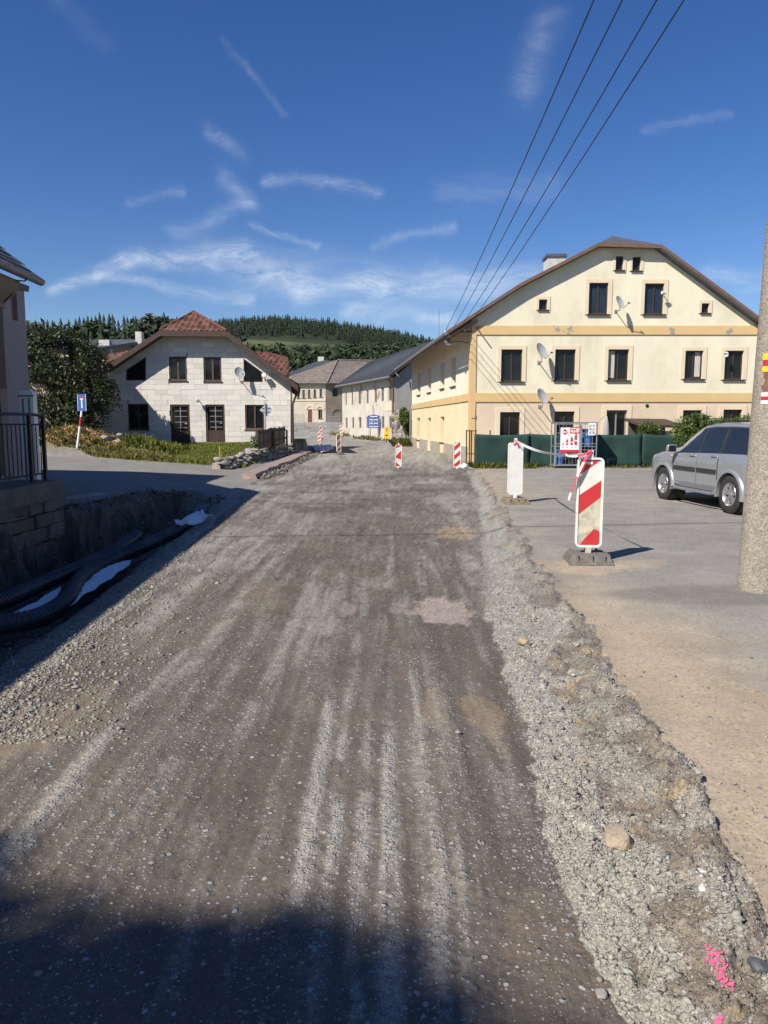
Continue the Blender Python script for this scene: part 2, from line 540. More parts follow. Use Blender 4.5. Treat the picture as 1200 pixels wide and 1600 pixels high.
GROUND = ground_mat()
MAT = dict(
    plaster_cream=M('plaster_cream', (0.70, 0.645, 0.49), var=0.06, vs=1.2, bump=0.12, bs=25, stain=(0.52, 0.45, 0.32), stain_amt=0.55, stain_scale=1.1, stretch=(1, 1, .45)),
    plaster_sand=M('plaster_sand', (0.73, 0.61, 0.39), var=0.06, vs=1.2, bump=0.12, bs=25, stain=(0.56, 0.45, 0.31), stain_amt=0.5, stain_scale=0.7),
    plaster_pink=M('plaster_pink', (0.62, 0.505, 0.375), var=0.06, vs=1.2, bump=0.12, bs=25, stain=(0.50, 0.39, 0.29), stain_amt=0.4, stain_scale=0.9),
    plaster_ochre=M('plaster_ochre', (0.60, 0.42, 0.20), var=0.07, vs=1.5, bump=0.12, bs=25, stain=(0.5, 0.37, 0.22), stain_amt=0.4),
    plaster_ochre_worn=M('plaster_ochre_worn', (0.60, 0.42, 0.20), var=0.07, vs=1.5, bump=0.12, bs=25, patch=((0.30, 0.27, 0.24), 0.635, 1.3)),
    plaster_trim=M('plaster_trim', (0.66, 0.55, 0.40), var=0.05, vs=2, bump=0.08, bs=30),
    plinth=M('plinth', (0.33, 0.29, 0.24), var=0.2, vs=3, bump=0.3, bs=18, stain=(0.45, 0.36, 0.22), stain_amt=0.6, stain_scale=1.4),
    plaster_old=M('plaster_old', (0.56, 0.515, 0.445), var=0.12, vs=0.9, bump=0.2, bs=12, stain=(0.34, 0.24, 0.15), stain_amt=0.75, stain_scale=0.55, patch=((0.36, 0.25, 0.17), 0.60, 0.45)),
    plaster_grey=M('plaster_grey', (0.33, 0.32, 0.31), var=0.1, vs=1, bump=0.1, bs=20),
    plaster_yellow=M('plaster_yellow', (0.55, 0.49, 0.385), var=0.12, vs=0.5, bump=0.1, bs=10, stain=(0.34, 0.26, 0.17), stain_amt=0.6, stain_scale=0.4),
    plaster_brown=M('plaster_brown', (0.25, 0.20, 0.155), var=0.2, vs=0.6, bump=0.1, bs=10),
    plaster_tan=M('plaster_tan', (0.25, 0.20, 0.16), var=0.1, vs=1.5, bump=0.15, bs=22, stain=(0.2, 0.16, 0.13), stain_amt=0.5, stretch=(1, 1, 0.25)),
    plaster_lilac=M('plaster_lilac', (0.30, 0.27, 0.265), var=0.08, vs=1.5, bump=0.1, bs=22),
    block=M('aerated_block', (0.60, 0.565, 0.52), var=0.05, vs=4, bump=0.2, bs=40, objrand=0.10, stain=(0.47, 0.43, 0.38), stain_amt=0.4, stain_scale=0.7),
    mortar=M('mortar', (0.37, 0.34, 0.31), var=0.15, vs=6, bump=0.2, bs=40),
    glass=glass_mat('window_glass'),
    glass_sky_tint=glass_mat('window_glass_sky_tint', (0.02, 0.03, 0.05), 0.03),  # blue of the reflected sky put into the pane colour
    frame_dark=M('frame_dark', (0.05, 0.035, 0.028), rough=0.5, var=0.2),
    frame_grey=M('frame_grey', (0.24, 0.22, 0.20), rough=0.6, var=0.1),
    frame_white=M('frame_white', (0.6, 0.58, 0.55), rough=0.6, var=0.1),
    wood_dark=M('wood_dark', (0.05, 0.03, 0.022), rough=0.7, var=0.3, vs=8, stretch=(1, 1, 0.2)),
    wood_brown=M('wood_brown', (0.085, 0.05, 0.036), rough=0.7, var=0.3, vs=8, stretch=(1, 1, 0.2)),
    wood_red=M('wood_red', (0.18, 0.06, 0.035), rough=0.7, var=0.2),
    fascia_dark=M('fascia_dark', (0.06, 0.035, 0.028), rough=0.7, var=0.25, vs=5),
    plaster_cream_lit=M('plaster_cream_lit', (0.74, 0.69, 0.55), var=0.05, vs=1.2, bump=0.12, bs=25, stain=(0.66, 0.56, 0.4), stain_amt=0.4, stain_scale=0.5),  # cream made paler to stand for fuller sun on the street side
    fascia=M('fascia', (0.16, 0.09, 0.06), rough=0.7, var=0.25, vs=5),
    soffit=M('soffit', (0.30, 0.20, 0.13), rough=0.8, var=0.25, vs=5),
    slate=M('slate', (0.085, 0.085, 0.09), rough=0.6, var=0.25, vs=4, bump=0.2, bs=14, objrand=0.35),
    slate_roof=M('slate_roof', (0.085, 0.088, 0.095), rough=0.6, var=0.25, vs=2, bump=0.2, bs=14),
    metal_roof=M('metal_roof', (0.055, 0.062, 0.072), rough=0.65, spec=0.2, var=0.2, vs=1.2, stretch=(1, 1, 1)),
    grey_tiles=M('grey_tiles', (0.20, 0.165, 0.15), rough=0.85, var=0.3, vs=1.8, bump=0.2, bs=6),
    red_tiles=M('red_tiles', (0.125, 0.053, 0.040), rough=0.75, var=0.35, vs=3.0, bump=0.2, bs=20, attr='tone'),
    red_tiles_plain=M('red_tiles_plain', (0.13, 0.05, 0.035), rough=0.8, var=0.3, vs=3.0),
    chimney=M('chimney_render', (0.5, 0.48, 0.45), var=0.15, vs=3, bump=0.2, bs=20),
    steel=M('zinc_steel', (0.42, 0.43, 0.44), rough=0.45, var=0.15, metal=0.7, vs=8),
    zinc=M('zinc_dull', (0.25, 0.25, 0.25), rough=0.55, var=0.2, metal=0.4),
    black=M('black_metal', (0.018, 0.018, 0.02), rough=0.5, var=0.3),
    black_plastic=M('black_plastic', (0.016, 0.017, 0.02), rough=0.45, var=0.3, spec=0.5, stain=(0.11, 0.09, 0.07), stain_amt=0.75, stain_scale=2.2),
    dish=M('dish_grey', (0.44, 0.46, 0.47), rough=0.4, var=0.06),
    white_plastic=M('white_plastic', (0.74, 0.73, 0.69), rough=0.45, var=0.06, vs=5, stain=(0.5, 0.46, 0.4), stain_amt=0.4, stain_scale=4),
    red_refl=M('red_reflective', (0.52, 0.035, 0.035), rough=0.4, var=0.12, vs=5, stain=(0.36, 0.05, 0.05), stain_amt=0.5, stain_scale=6),
    white_refl=M('white_reflective', (0.70, 0.69, 0.63), rough=0.42, var=0.06, vs=5, stain=(0.42, 0.38, 0.28), stain_amt=0.6, stain_scale=5),
    white_dirty=M('white_dirty', (0.55, 0.50, 0.38), rough=0.5, var=0.15, vs=6, stain=(0.2, 0.18, 0.14), stain_amt=0.9, stain_scale=7),
    rubber=M('rubber_base', (0.15, 0.137, 0.12), rough=0.9, var=0.3, vs=14, bump=0.4, bs=60),
    rubber_brown=M('rubber_base_muddy', (0.2, 0.16, 0.11), rough=0.95, var=0.3, vs=14, bump=0.4, bs=60),
    tape_white=M('tape_white', (0.8, 0.79, 0.78), rough=0.4, var=0.05),
    tape_red=M('tape_red', (0.62, 0.07, 0.10), rough=0.4, var=0.1),
    concrete=M('pole_concrete', (0.33, 0.29, 0.235), var=0.42, vs=48, bump=0.8, bs=70, stain=(0.17, 0.15, 0.12), stain_amt=0.7, stain_scale=14),
    paint_yellow=M('paint_yellow', (0.75, 0.50, 0.02), rough=0.6, var=0.08, vs=9),
    paint_red=M('paint_red', (0.36, 0.025, 0.04), rough=0.6, var=0.15, vs=9),
    paint_white=M('paint_white', (0.72, 0.7, 0.66), rough=0.6, var=0.08, vs=9),
    paint_brown=M('paint_brown', (0.17, 0.085, 0.05), rough=0.7, var=0.2, vs=9),
    paint_pink=M('paint_pink', (0.52, 0.10, 0.20), rough=0.7, var=0.2, vs=20),
    net=M('shade_net', (0.017, 0.050, 0.041), rough=0.8, var=0.25, vs=3.0, bump=0.3, bs=8, stretch=(1, 1, 0.5), trans=0.08),
    gas_blue=M('gas_blue', (0.05, 0.16, 0.42), rough=0.4, var=0.1),
    sign_blue=M('sign_blue', (0.035, 0.10, 0.31), rough=0.4, var=0.08),
    sign_yellow=M('sign_yellow', (0.75, 0.45, 0.02), rough=0.5, var=0.1),
    sign_back=M('sign_back', (0.42, 0.48, 0.5), rough=0.45, var=0.1, metal=0.2),
    poster_white=M('poster_white', (0.78, 0.77, 0.76), rough=0.5, var=0.03),
    poster_red=M('poster_red', (0.55, 0.03, 0.04), rough=0.5, var=0.05),
    poster_grey=M('poster_grey', (0.35, 0.35, 0.36), rough=0.5, var=0.05),
    cloth=M('white_fleece', (0.78, 0.78, 0.79), rough=0.9, var=0.06, vs=10, bump=0.3, bs=30),
    stone=M('grey_stone', (0.27, 0.25, 0.22), var=0.3, vs=5, bump=0.6, bs=16, objrand=0.3, stain=(0.14, 0.13, 0.11), stain_amt=0.6, stain_scale=3),
    stone_block=M('wall_stone', (0.115, 0.10, 0.085), var=0.3, vs=4, bump=0.8, bs=12, objrand=0.2, stain=(0.1, 0.09, 0.08), stain_amt=0.7, stain_scale=3),
    stone_tan=M('tan_stone', (0.33, 0.265, 0.185), var=0.25, vs=7, bump=0.7, bs=24),
    stone_pale=M('pale_chunk', (0.62, 0.60, 0.57), var=0.15, vs=10, bump=0.4, bs=30),
    chips=M('gravel_chips', (1.0, 1.0, 1.0), var=0.25, vs=90, bump=0.3, bs=200, attr='tone', rough=0.9),
    brick=M('clay_brick', (0.36, 0.19, 0.13), var=0.3, vs=6, bump=0.3, bs=30, objrand=0.2),
    old_wood=M('weathered_board', (0.085, 0.075, 0.065), var=0.35, vs=7, bump=0.4, bs=30, stretch=(1, 1, 0.15), objrand=0.3, rough=0.9),
    bark=M('bark', (0.09, 0.07, 0.05), var=0.3, vs=8, bump=0.6, bs=20),
    leaf_dark=M('leaf_dark', (0.034, 0.045, 0.019), rough=0.5, var=0.25, vs=0.9, attr='tone', trans=0.25),
    leaf_mid=M('leaf_mid', (0.085, 0.135, 0.03), rough=0.5, var=0.3, vs=0.9, attr='tone', trans=0.3),
    leaf_far=M('leaf_far', (0.028, 0.046, 0.017), rough=0.8, var=0.3, vs=0.2, attr='tone', objrand=0.25),
    needle=M('needle', (0.018, 0.032, 0.017), rough=0.8, var=0.3, vs=0.25, attr='tone', objrand=0.25),
    forest=M('forest_mass', (0.019, 0.031, 0.0155), rough=0.85, var=0.3, vs=0.1, attr='tone'),
    grass=M('grass_blades', (0.125, 0.165, 0.035), rough=0.6, var=0.3, vs=1.5, attr='tone', trans=0.3),
    weed=M('weed_blades', (0.15, 0.16, 0.05), rough=0.6, var=0.4, vs=1.5, attr='tone', trans=0.3),
    car_paint=M('car_silver', (0.36, 0.375, 0.39), rough=0.30, var=0.03, vs=1, metal=0.5, coat=0.6),
    car_glass=M('car_glass', (0.015, 0.018, 0.022), rough=0.03, var=0.2, spec=0.7),
    tyre=M('tyre', (0.028, 0.027, 0.026), rough=0.85, var=0.3, vs=12, bump=0.3, bs=50),
    alloy=M('alloy', (0.5, 0.5, 0.51), rough=0.3, var=0.06, metal=0.8),
    dark_trim=M('dark_trim', (0.03, 0.031, 0.034), rough=0.6, var=0.2),
    lamp_glass=M('lamp_glass', (0.5, 0.52, 0.55), rough=0.08, var=0.1, spec=0.8),
    lamp_red=M('lamp_red', (0.4, 0.02, 0.02), rough=0.1, var=0.1, spec=0.8),
    wire=M('cable_black', (0.02, 0.02, 0.022), rough=0.5, var=0.2),
    porcelain=M('porcelain', (0.75, 0.73, 0.68), rough=0.25, var=0.05),
    curtain=M('curtain', (0.45, 0.43, 0.40), rough=0.9, var=0.2, vs=8, stretch=(4, 4, 0.3)),
)

# ------------------------------------------------------------------ the lie of the land
CREST_U = np.array([-900, -300, 40, 130, 250, 300, 340, 380, 430, 480, 520, 560, 600, 640, 690, 760, 900, 1200, 1900], float)
CREST_V = np.array([560, 548, 520, 512, 503, 498, 491, 487, 485, 487, 491, 497, 503, 511, 524, 538, 560, 590, 610], float)
TREE_H = 14.0


def crest(x, y):
    u = 600 + FPX * x / np.maximum(y, 1.0)
    return np.maximum((660 - np.interp(u, CREST_U, CREST_V)) / FPX * 690 - TREE_H, 5.0)


def land(x, y):
    """Natural ground: level by the street, climbing to the hill beyond the village."""
    x = np.asarray(x, float); y = np.asarray(y, float)
    low = np.interp(y, [-3000, 60, 88, 115, 200, 300, 400, 455, 9000], [0, 0, .3, 1.7, 9.5, 20, 37, 49, 49])
    c = crest(x, y)
    k = c / 88.0
    low = np.where(y > 115, 1.7 + (low - 1.7) * np.clip(k, 0.25, 1.0), low)
    hi = np.interp(y, [455, 560, 690, 900, 1500, 4000], [0, .45, 1.0, .85, .45, .2])
    top = low + (np.maximum(c - low, 0)) * np.where(y > 455, hi, 0)
    return np.where(y > 455, np.where(y > 690, c * np.interp(y, [690, 900, 1500, 4000], [1, .85, .45, .2]), top), low)


XR = (np.array([1.0, 2.28, 3.3, 4.8, 6.3, 8.4, 12.1, 17, 25, 31, 40, 60]), np.array([.66, .69, .70, .81, .93, 1.14, 1.54, 2.13, 2.8, 2.9, 2.6, 1.4]))
XO = (np.array([1.0, 2.39, 3.29, 5.9, 8.36, 10.6, 15.4, 25, 31, 40, 60]), np.array([1.0, 1.19, 1.37, 1.62, 1.77, 1.93, 2.35, 3.1, 3.4, 3.0, 1.6]))
XL = (np.array([1.0, 4.5, 6.7, 12.5, 16, 19, 24, 30, 44, 60, 115]), np.array([-2.2, -2.3, -2.44, -2.87, -3.15, -3.5, -3.95, -4.1, -4.3, -6, -12]))
XB = (np.array([1.0, 11, 13, 16, 18.5, 60]), np.array([-5.0, -5.0, -5.0, -4.8, -4.4, -4.4]))


def curve(t, y): return np.interp(y, t[0], t[1])


def lawn_front(x): return 28.3 + np.maximum(-x - 5.8, 0) * 0.55


def edge_wob(x, y, s=1.0): return (fbm(y * 1.7, x * 0.3 + 5, 4, 91) - 0.5) * 0.30 * s


def surface(x, y):
    """Height, what each spot is (zone), its own colour and how stony it is."""
    x = np.asarray(x, float); y = np.asarray(y, float)
    z = land(x, y).copy()
    xr = curve(XR, y) + edge_wob(0, y, .5) + (fbm(y * 9, x * .5, 3, 94) - .5) * .10; xo = curve(XO, y) + edge_wob(3, y, .8); xl = curve(XL, y) + edge_wob(7, y, .6); xb = curve(XB, y) + edge_wob(9, y, 1.3)
    n1 = fbm(x * 3.0, y * 3.0, 5, 3); n2 = fbm(x * 11, y * 11, 4, 5); n3 = fbm(x * 34, y * 34, 3, 6); nl = fbm(x * .5, y * .5, 4, 8)
    near = sstep(46, 26, y)
    # side street climbing to the left
    left = np.clip((-x - 4.6) / 9.0, 0, 3) * sstep(15, 26, y) * sstep(75, 50, y) * 0.30
    z += left
    zone = np.zeros(x.shape, int)
    colr = np.zeros(x.shape + (3,)); peb = np.zeros(x.shape); bmp = np.full(x.shape, .8)
    # --- gravel road: wheel tracks drawn out along it
    st = fbm(x * 7.5 + 0.4 * fbm(x, y * .6, 2, 44), y * 0.32, 5, 21)
    st2 = fbm(x * 3.2, y * 0.22, 4, 22)
    pt = fbm(x * 1.6, y * 0.85, 5, 23)
    def lane(cx, w, y0, y1, amp=1.0):
        w = w * .62; wob = (fbm(y * .9, cx * 3 + y * 0, 3, 61) - .5) * 0.07
        return amp * np.exp(-((x - cx - wob) / w) ** 2) * sstep(y0 - .6, y0 + .4, y) * sstep(y1 + 1.2, y1 - .6, y)
    lanes = (lane(-.33, .055, 2.6, 4.3) + lane(-.225, .04, 1.5, 4.3, .9) + lane(-.08, .05, 1.5, 4.0, .7) + lane(.035, .05, 1.5, 4.6, 1.0) + lane(.17, .07, 1.5, 3.6, .4)
             + lane(.30, .05, 2.3, 5.2, .2) + lane(-1.50, .06, 2.6, 5.6, .5) + lane(-1.36, .09, 5, 9.5, .6) + lane(-1.05, .06, 3.2, 6.5, .35) + lane(-.78, .08, 4.0, 8.5, .4)
             + lane(-.45, .10, 4.6, 8.0, .45) + lane(-.2, .06, 4.8, 8.5, .4) + lane(-2.0, .16, 6, 11, .7) + lane(-2.4, .2, 8, 17, .6) + lane(.55, .08, 3.2, 4.6, .25)
             + lane(-1.75, .12, 9, 14, .5) + lane(1.05, .18, 6.8, 9.5, .55) + lane(1.35, .2, 11, 16, .6))
    broken = sstep(.36, .62, fbm(x * 6, y * 2.6, 4, 29))
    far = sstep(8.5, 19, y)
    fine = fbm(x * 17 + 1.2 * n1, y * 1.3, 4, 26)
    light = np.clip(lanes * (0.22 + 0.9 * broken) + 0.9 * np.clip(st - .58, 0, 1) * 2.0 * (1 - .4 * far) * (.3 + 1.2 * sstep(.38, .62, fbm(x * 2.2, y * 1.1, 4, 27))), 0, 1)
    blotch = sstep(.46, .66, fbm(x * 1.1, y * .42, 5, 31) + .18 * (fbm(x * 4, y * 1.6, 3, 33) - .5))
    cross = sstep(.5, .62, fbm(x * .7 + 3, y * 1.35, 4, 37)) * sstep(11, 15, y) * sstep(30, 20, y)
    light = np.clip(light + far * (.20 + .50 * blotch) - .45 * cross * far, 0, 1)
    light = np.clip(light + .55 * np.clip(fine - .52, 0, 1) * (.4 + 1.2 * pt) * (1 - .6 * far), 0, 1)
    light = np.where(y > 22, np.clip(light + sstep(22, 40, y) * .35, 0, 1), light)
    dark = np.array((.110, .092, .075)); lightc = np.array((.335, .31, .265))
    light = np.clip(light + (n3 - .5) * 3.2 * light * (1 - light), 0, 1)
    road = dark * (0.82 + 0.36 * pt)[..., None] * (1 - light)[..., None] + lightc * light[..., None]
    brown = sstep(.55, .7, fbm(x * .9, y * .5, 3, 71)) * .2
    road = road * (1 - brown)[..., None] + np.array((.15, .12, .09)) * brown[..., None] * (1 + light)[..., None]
    rp = np.clip(.04 + .78 * light + .25 * np.clip(st2 - .5, 0, 1) * 2, 0, .85)
    rz = (st2 - .5) * .045 + (st - .5) * .018 + (n2 - .5) * .010 + (n3 - .5) * .008 + light * .006
    ridges = np.sin(y * 9.5 + 2.5 * n1 * 3) * sstep(.45, .7, fbm(x * .8, y * .3, 3, 41)) * sstep(9, 13, y) * sstep(30, 22, y) * .010
    rz += ridges * 1.0
    # dried puddles of pinkish silt
    def blob(px, py, rx, ry, s):
        return sstep(1.15, .8, np.sqrt(((x - px) / rx) ** 2 + ((y - py) / ry) ** 2) + (fbm(x * 6, y * 3.5, 5, s, .65) - .5) * 1.7)
    pud = np.clip(blob(.54, 6.78, .29, .46, 51) + blob(.12, 6.85, .07, .30, 52) * .5 + blob(-.35, 6.8, .08, .25, 53) * .5 + blob(-.1, 8.0, .2, .4, 54) * .4, 0, 1)
    silt = np.array((.285, .235, .205))
    tanp = np.clip(blob(.57, 4.2, .13, .36, 55) * .45 + blob(.60, 2.30, .16, .24, 56) * .15 + blob(.3, 4.3, .1, .3, 57) * .3 + blob(1.15, 11.6, .3, .8, 58) * .9 + blob(-1.2, 7.2, .25, .8, 59) * .2 + blob(-1.9, 4.2, .3, .6, 60) * .3, 0, 1)
    road = road * (1 - pud)[..., None] + silt * pud[..., None]
    road = road * (1 - tanp)[..., None] + np.array((.28, .21, .135)) * tanp[..., None]
    rp = rp * (1 - .9 * pud) * (1 - .5 * tanp); rz = rz * (1 - .85 * pud) - pud * .012
    zr = rz
    # --- bank of broken stone along the right edge
    w = np.maximum(xo - xr, .05); t = (x - xr) / w
    soil_n = fbm(x * 2.6, y * 1.8, 5, 81)
    mix_s = sstep(.54, .68, t + (soil_n - .5) * 1.5 + .08 * sstep(4.5, 3.0, y)) * (.6 + .4 * sstep(.40, .56, fbm(x * 7, y * 6, 4, 86)))
    hb = (.30 * sstep(0, .35, t) + .50 * sstep(.25, .8, t) + .12 * sstep(.7, 1.1, t)) * .115
    lump = ((n1 - .5) * .06 + (np.abs(n2 - .5)) * .09 + (n3 - .5) * .03 + np.exp(-((t - .86) / .16) ** 2) * .045 * sstep(.42, .62, fbm(x * 5, y * 4, 4, 88))) * sstep(-.05, .15, t) * sstep(1.35, .9, t)
    gravel_c = np.array((.355, .333, .282)) * (.82 + .36 * n2)[..., None]
    soil_c = np.array((.175, .145, .112)) * (.7 + .6 * n2)[..., None]
    orange = sstep(.66, .76, fbm(x * 4.2, y * 4.2, 4, 83))[..., None] * .75
    soil_c = soil_c * (1 - orange) + np.array((.36, .25, .13)) * orange
    bank_c = gravel_c * (1 - mix_s)[..., None] + soil_c * mix_s[..., None]
    gutter = np.exp(-((t - .02) / .10) ** 2) * .5 * sstep(6, 8, y)
    bank_c = bank_c * (1 - gutter)[..., None] + np.array((.09, .08, .07)) * gutter[..., None]
    bank_c = bank_c * (1 - .35 * sstep(16, 24, y))[..., None] + np.array((.27, .245, .21)) * (.35 * sstep(16, 24, y))[..., None]
    bank_p = np.clip(.85 - .55 * mix_s, .1, .85)
    rp = np.clip(rp + .5 * np.exp(-np.clip(-t, 0, 9) / .10) * (t <= 0) * sstep(.35, .6, n1), 0, .9)
    is_bank = (t > 0) & (t <= 1)
    # --- forecourt asphalt, dusty with sand by the bank
    nf = fbm(x * .8, y * .8, 5, 101)
    asph = np.array((.238, .224, .201)) * (.85 + .3 * fbm(x * .35 + y * .2, y * 1.4, 4, 103))[..., None]
    d_o = x - xo
    sandy = np.clip(sstep(1.5, .05, d_o + (nf - .5) * 1.2 + sstep(4.5, 9, y) * .9) * (1.0 - .15 * sstep(8, 14, y))
                    + blob(2.15, 8.3, .55, .38, 105) * .75 + blob(2.9, 8.5, .4, .3, 106) * .5 + blob(2.0, 3.9, .5, .55, 107) * .7 + blob(1.65, 3.0, .22, .5, 108) * .6
                    + sstep(2.2, .2, d_o) * sstep(13, 18, y) * .55, 0, 1)
    sand_c = np.array((.40, .315, .215)) * (.8 + .4 * fbm(x * 2.3, y * 2.3, 5, 104))[..., None]
    asph = asph * (1 - sandy * .8)[..., None] + sand_c * (sandy * .8)[..., None]
    streaks = sstep(.55, .72, fbm(x * .35, y * 2.4, 4, 109)) * sstep(9, 14, y) * .25
    asph = asph * (1 - streaks)[..., None] + np.array((.29, .25, .20)) * streaks[..., None]
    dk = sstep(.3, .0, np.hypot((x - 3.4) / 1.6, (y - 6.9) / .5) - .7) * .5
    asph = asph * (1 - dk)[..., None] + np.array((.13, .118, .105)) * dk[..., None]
    fz = hb * 0 + .105 * sstep(30, 20, y) + .022 * np.exp(-np.maximum(t - 1, 0) / .18) * sstep(14, 8, y) + (nl - .5) * .03 + (n2 - .5) * .006 + (n3 - .5) * .003
    is_fore = t > 1
    # heaps of spoil in front of the tall house
    heap = np.exp(-(((x - 2.6) / .9) ** 2 + ((y - 36) / 4.5) ** 2)) * .22 * (.4 + 1.2 * n1)
    hmask = sstep(.08, .25, heap)
    # --- trench on the left
    closed = sstep(19.0, 14.5, y)
    dl = xl - x
    td = .52 * closed
    tz = -td * sstep(0.05, 1.15, dl)
    bh = (.18 + .12 * sstep(16, 11, y)) * sstep(20, 16, y)
    bt = sstep(.35, -.25, x - xb + (n1 - .5) * .7)
    tz = tz * (1 - bt) + bh * bt
    tz += ((n1 - .5) * .12 + (n2 - .5) * .05 + (n3 - .5) * .02) * closed * sstep(0, .4, dl)
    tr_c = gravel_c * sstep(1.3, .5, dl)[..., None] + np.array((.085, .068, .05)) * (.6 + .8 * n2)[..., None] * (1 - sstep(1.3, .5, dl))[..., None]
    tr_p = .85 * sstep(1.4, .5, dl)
    is_left = x < xl
    in_tr = is_left & (x > xb - .1) & (y < 18.6)
    is_bankl = is_left & ~in_tr & (x > xb - .7) & (y < 17.5)
    # --- side street, lawn, weedy mound
    side_c = np.array((.205, .192, .175)) * (.85 + .3 * fbm(x * 1.0, y * 2.2, 4, 121))[..., None]
    lf = lawn_front(x) + (fbm(x * .9, 0 * y, 4, 125) - .5) * .9
    is_lawn = (y > lf) & (x < -5.2 - .0 * y) & (y < 52)
    mound = .95 * np.exp(-(((x + 13.6) / 2.0) ** 2 + ((y - 34.3) / 1.3) ** 2)) + .45 * np.exp(-(((x + 10.9) / 1.3) ** 2 + ((y - 33.6) / 1.1) ** 2)) + .5 * np.exp(-(((x + 16.5) / 2.5) ** 2 + ((y - 34) / 1.6) ** 2))
    lz = (.62 - np.minimum(left, .5)) * sstep(0, 10.5, y - lf) + mound * (.85 + .3 * n1) + (n1 - .5) * .06
    is_weed = is_lawn & ((x < -9.3 - .3 * (n1 - .5) * 6) & (y < lf + 5.5))
    lawn_c = np.array((.115, .14, .04)) * (.7 + .6 * fbm(x * 1.5, y * 1.5, 4, 127))[..., None]
    weed_c = np.array((.17, .15, .07)) * (.6 + .8 * n1)[..., None]
    # --- the single stones that make up broken ground, too small to lie there one by one
    spk = rng.random(x.shape) if x.ndim > 1 else np.full(x.shape, .5)
    road = road * (1 + (spk - .5) * (.55 * sstep(3, 9, y)))[..., None]; bank_c = bank_c * (1 + (spk - .5) * .5)[..., None]; tr_c = tr_c * (1 + (spk - .5) * .5)[..., None]; asph = asph * (1 + (spk - .5) * .13)[..., None]
    # --- put together
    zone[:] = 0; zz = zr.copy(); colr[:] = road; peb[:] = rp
    def put(mask, zn, c, p, h, b=.8):
        zone[mask] = zn; colr[mask] = c[mask]; peb[mask] = (p if np.isscalar(p) else p[mask]); zz[mask] = (h if np.isscalar(h) else h[mask]); bmp[mask] = b
    put(is_bank, 1, bank_c, bank_p, (hb + lump) * sstep(31, 20, y) + (n2 - .5) * .03, .9)
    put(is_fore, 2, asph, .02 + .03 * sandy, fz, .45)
    hc = np.array((.30, .25, .18)) * (.7 + .6 * n2)[..., None]
    hm = (is_fore | is_bank) & (hmask > .3) & (y > 29)
    colr[hm] = hc[hm]; zone[hm] = 1; peb[hm] = .5
    zz = zz + heap * sstep(29, 31, y)
    put(is_left & (y < 60), 4, side_c, .06, (n2 - .5) * .008 + .0 * y + bh * sstep(20.5, 18, y), .45)
    put(is_bankl, 7, np.array((.11, .088, .064)) * (.6 + .8 * n2)[..., None], .25, tz, .9)
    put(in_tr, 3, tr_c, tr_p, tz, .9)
    frw = is_left & (y > 34) & ~is_lawn & (x > -5.6 - sstep(44, 60, y) * 20)
    zone[frw] = 0; colr[frw] = road[frw]; peb[frw] = rp[frw]
    put(is_lawn, 5, lawn_c, 0.0, lz, .6)
    put(is_weed, 6, weed_c, 0.0, lz, .9)
    fargreen = (y > 60) & ((x < -13.5) | (x > 3.0) | (y > 116))
    gc = np.array((.095, .125, .04)) * (.75 + .5 * nl)[..., None]
    put(fargreen, 8, gc, 0.0, 0 * zz, .5)
    return z + zz, zone, colr, peb, bmp


def hgt(x, y): return float(surface(np.array([x]), np.array([y]))[0][0])


# --- the near ground, cut into the surfaces it is made of
rows = np.concatenate([[-9, -6, -4, -2.5, -1.2, -.3, .3, .8, 1.2], 2006.0 / np.linspace(1900 - 660, 700 - 660, 470), np.geomspace(51.0, 135.0, 42)])
us = np.linspace(-420, 1600, 640)
YY = np.repeat(rows[:, None], len(us), 1); XX = (us[None, :] - 600) / FPX * np.maximum(YY, 1.6)
XX = XX + (rng.random(XX.shape) - .5) * 0.8 / FPX * YY * 2
off_ = np.array([.3, .8, 1.6, 3, 5, 8, 13, 20, 30.])
XX = np.concatenate([XX[:, :1] - off_[::-1], XX, XX[:, -1:] + off_], 1); YY = np.repeat(rows[:, None], XX.shape[1], 1)
ZZ, ZN, CC, PB, BM = surface(XX, YY)
nr, nc = XX.shape
idx = np.arange(nr * nc).reshape(nr, nc)
quads = np.stack([idx[:-1, :-1], idx[:-1, 1:], idx[1:, 1:], idx[1:, :-1]], -1).reshape(-1, 4)
qz = ZN[:-1, :-1].reshape(-1)
VV = np.stack([XX, YY, ZZ], -1).reshape(-1, 3); CCf = CC.reshape(-1, 3)
PBf = np.stack([PB.reshape(-1), BM.reshape(-1), np.zeros(nr * nc)], -1)
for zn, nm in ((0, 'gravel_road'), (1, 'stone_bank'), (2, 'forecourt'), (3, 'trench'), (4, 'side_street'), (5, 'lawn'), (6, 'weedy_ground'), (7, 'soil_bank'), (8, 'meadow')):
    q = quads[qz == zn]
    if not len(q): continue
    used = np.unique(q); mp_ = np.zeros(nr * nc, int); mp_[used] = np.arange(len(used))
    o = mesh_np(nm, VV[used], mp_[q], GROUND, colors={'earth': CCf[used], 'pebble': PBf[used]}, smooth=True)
    tag(o, kind='structure')

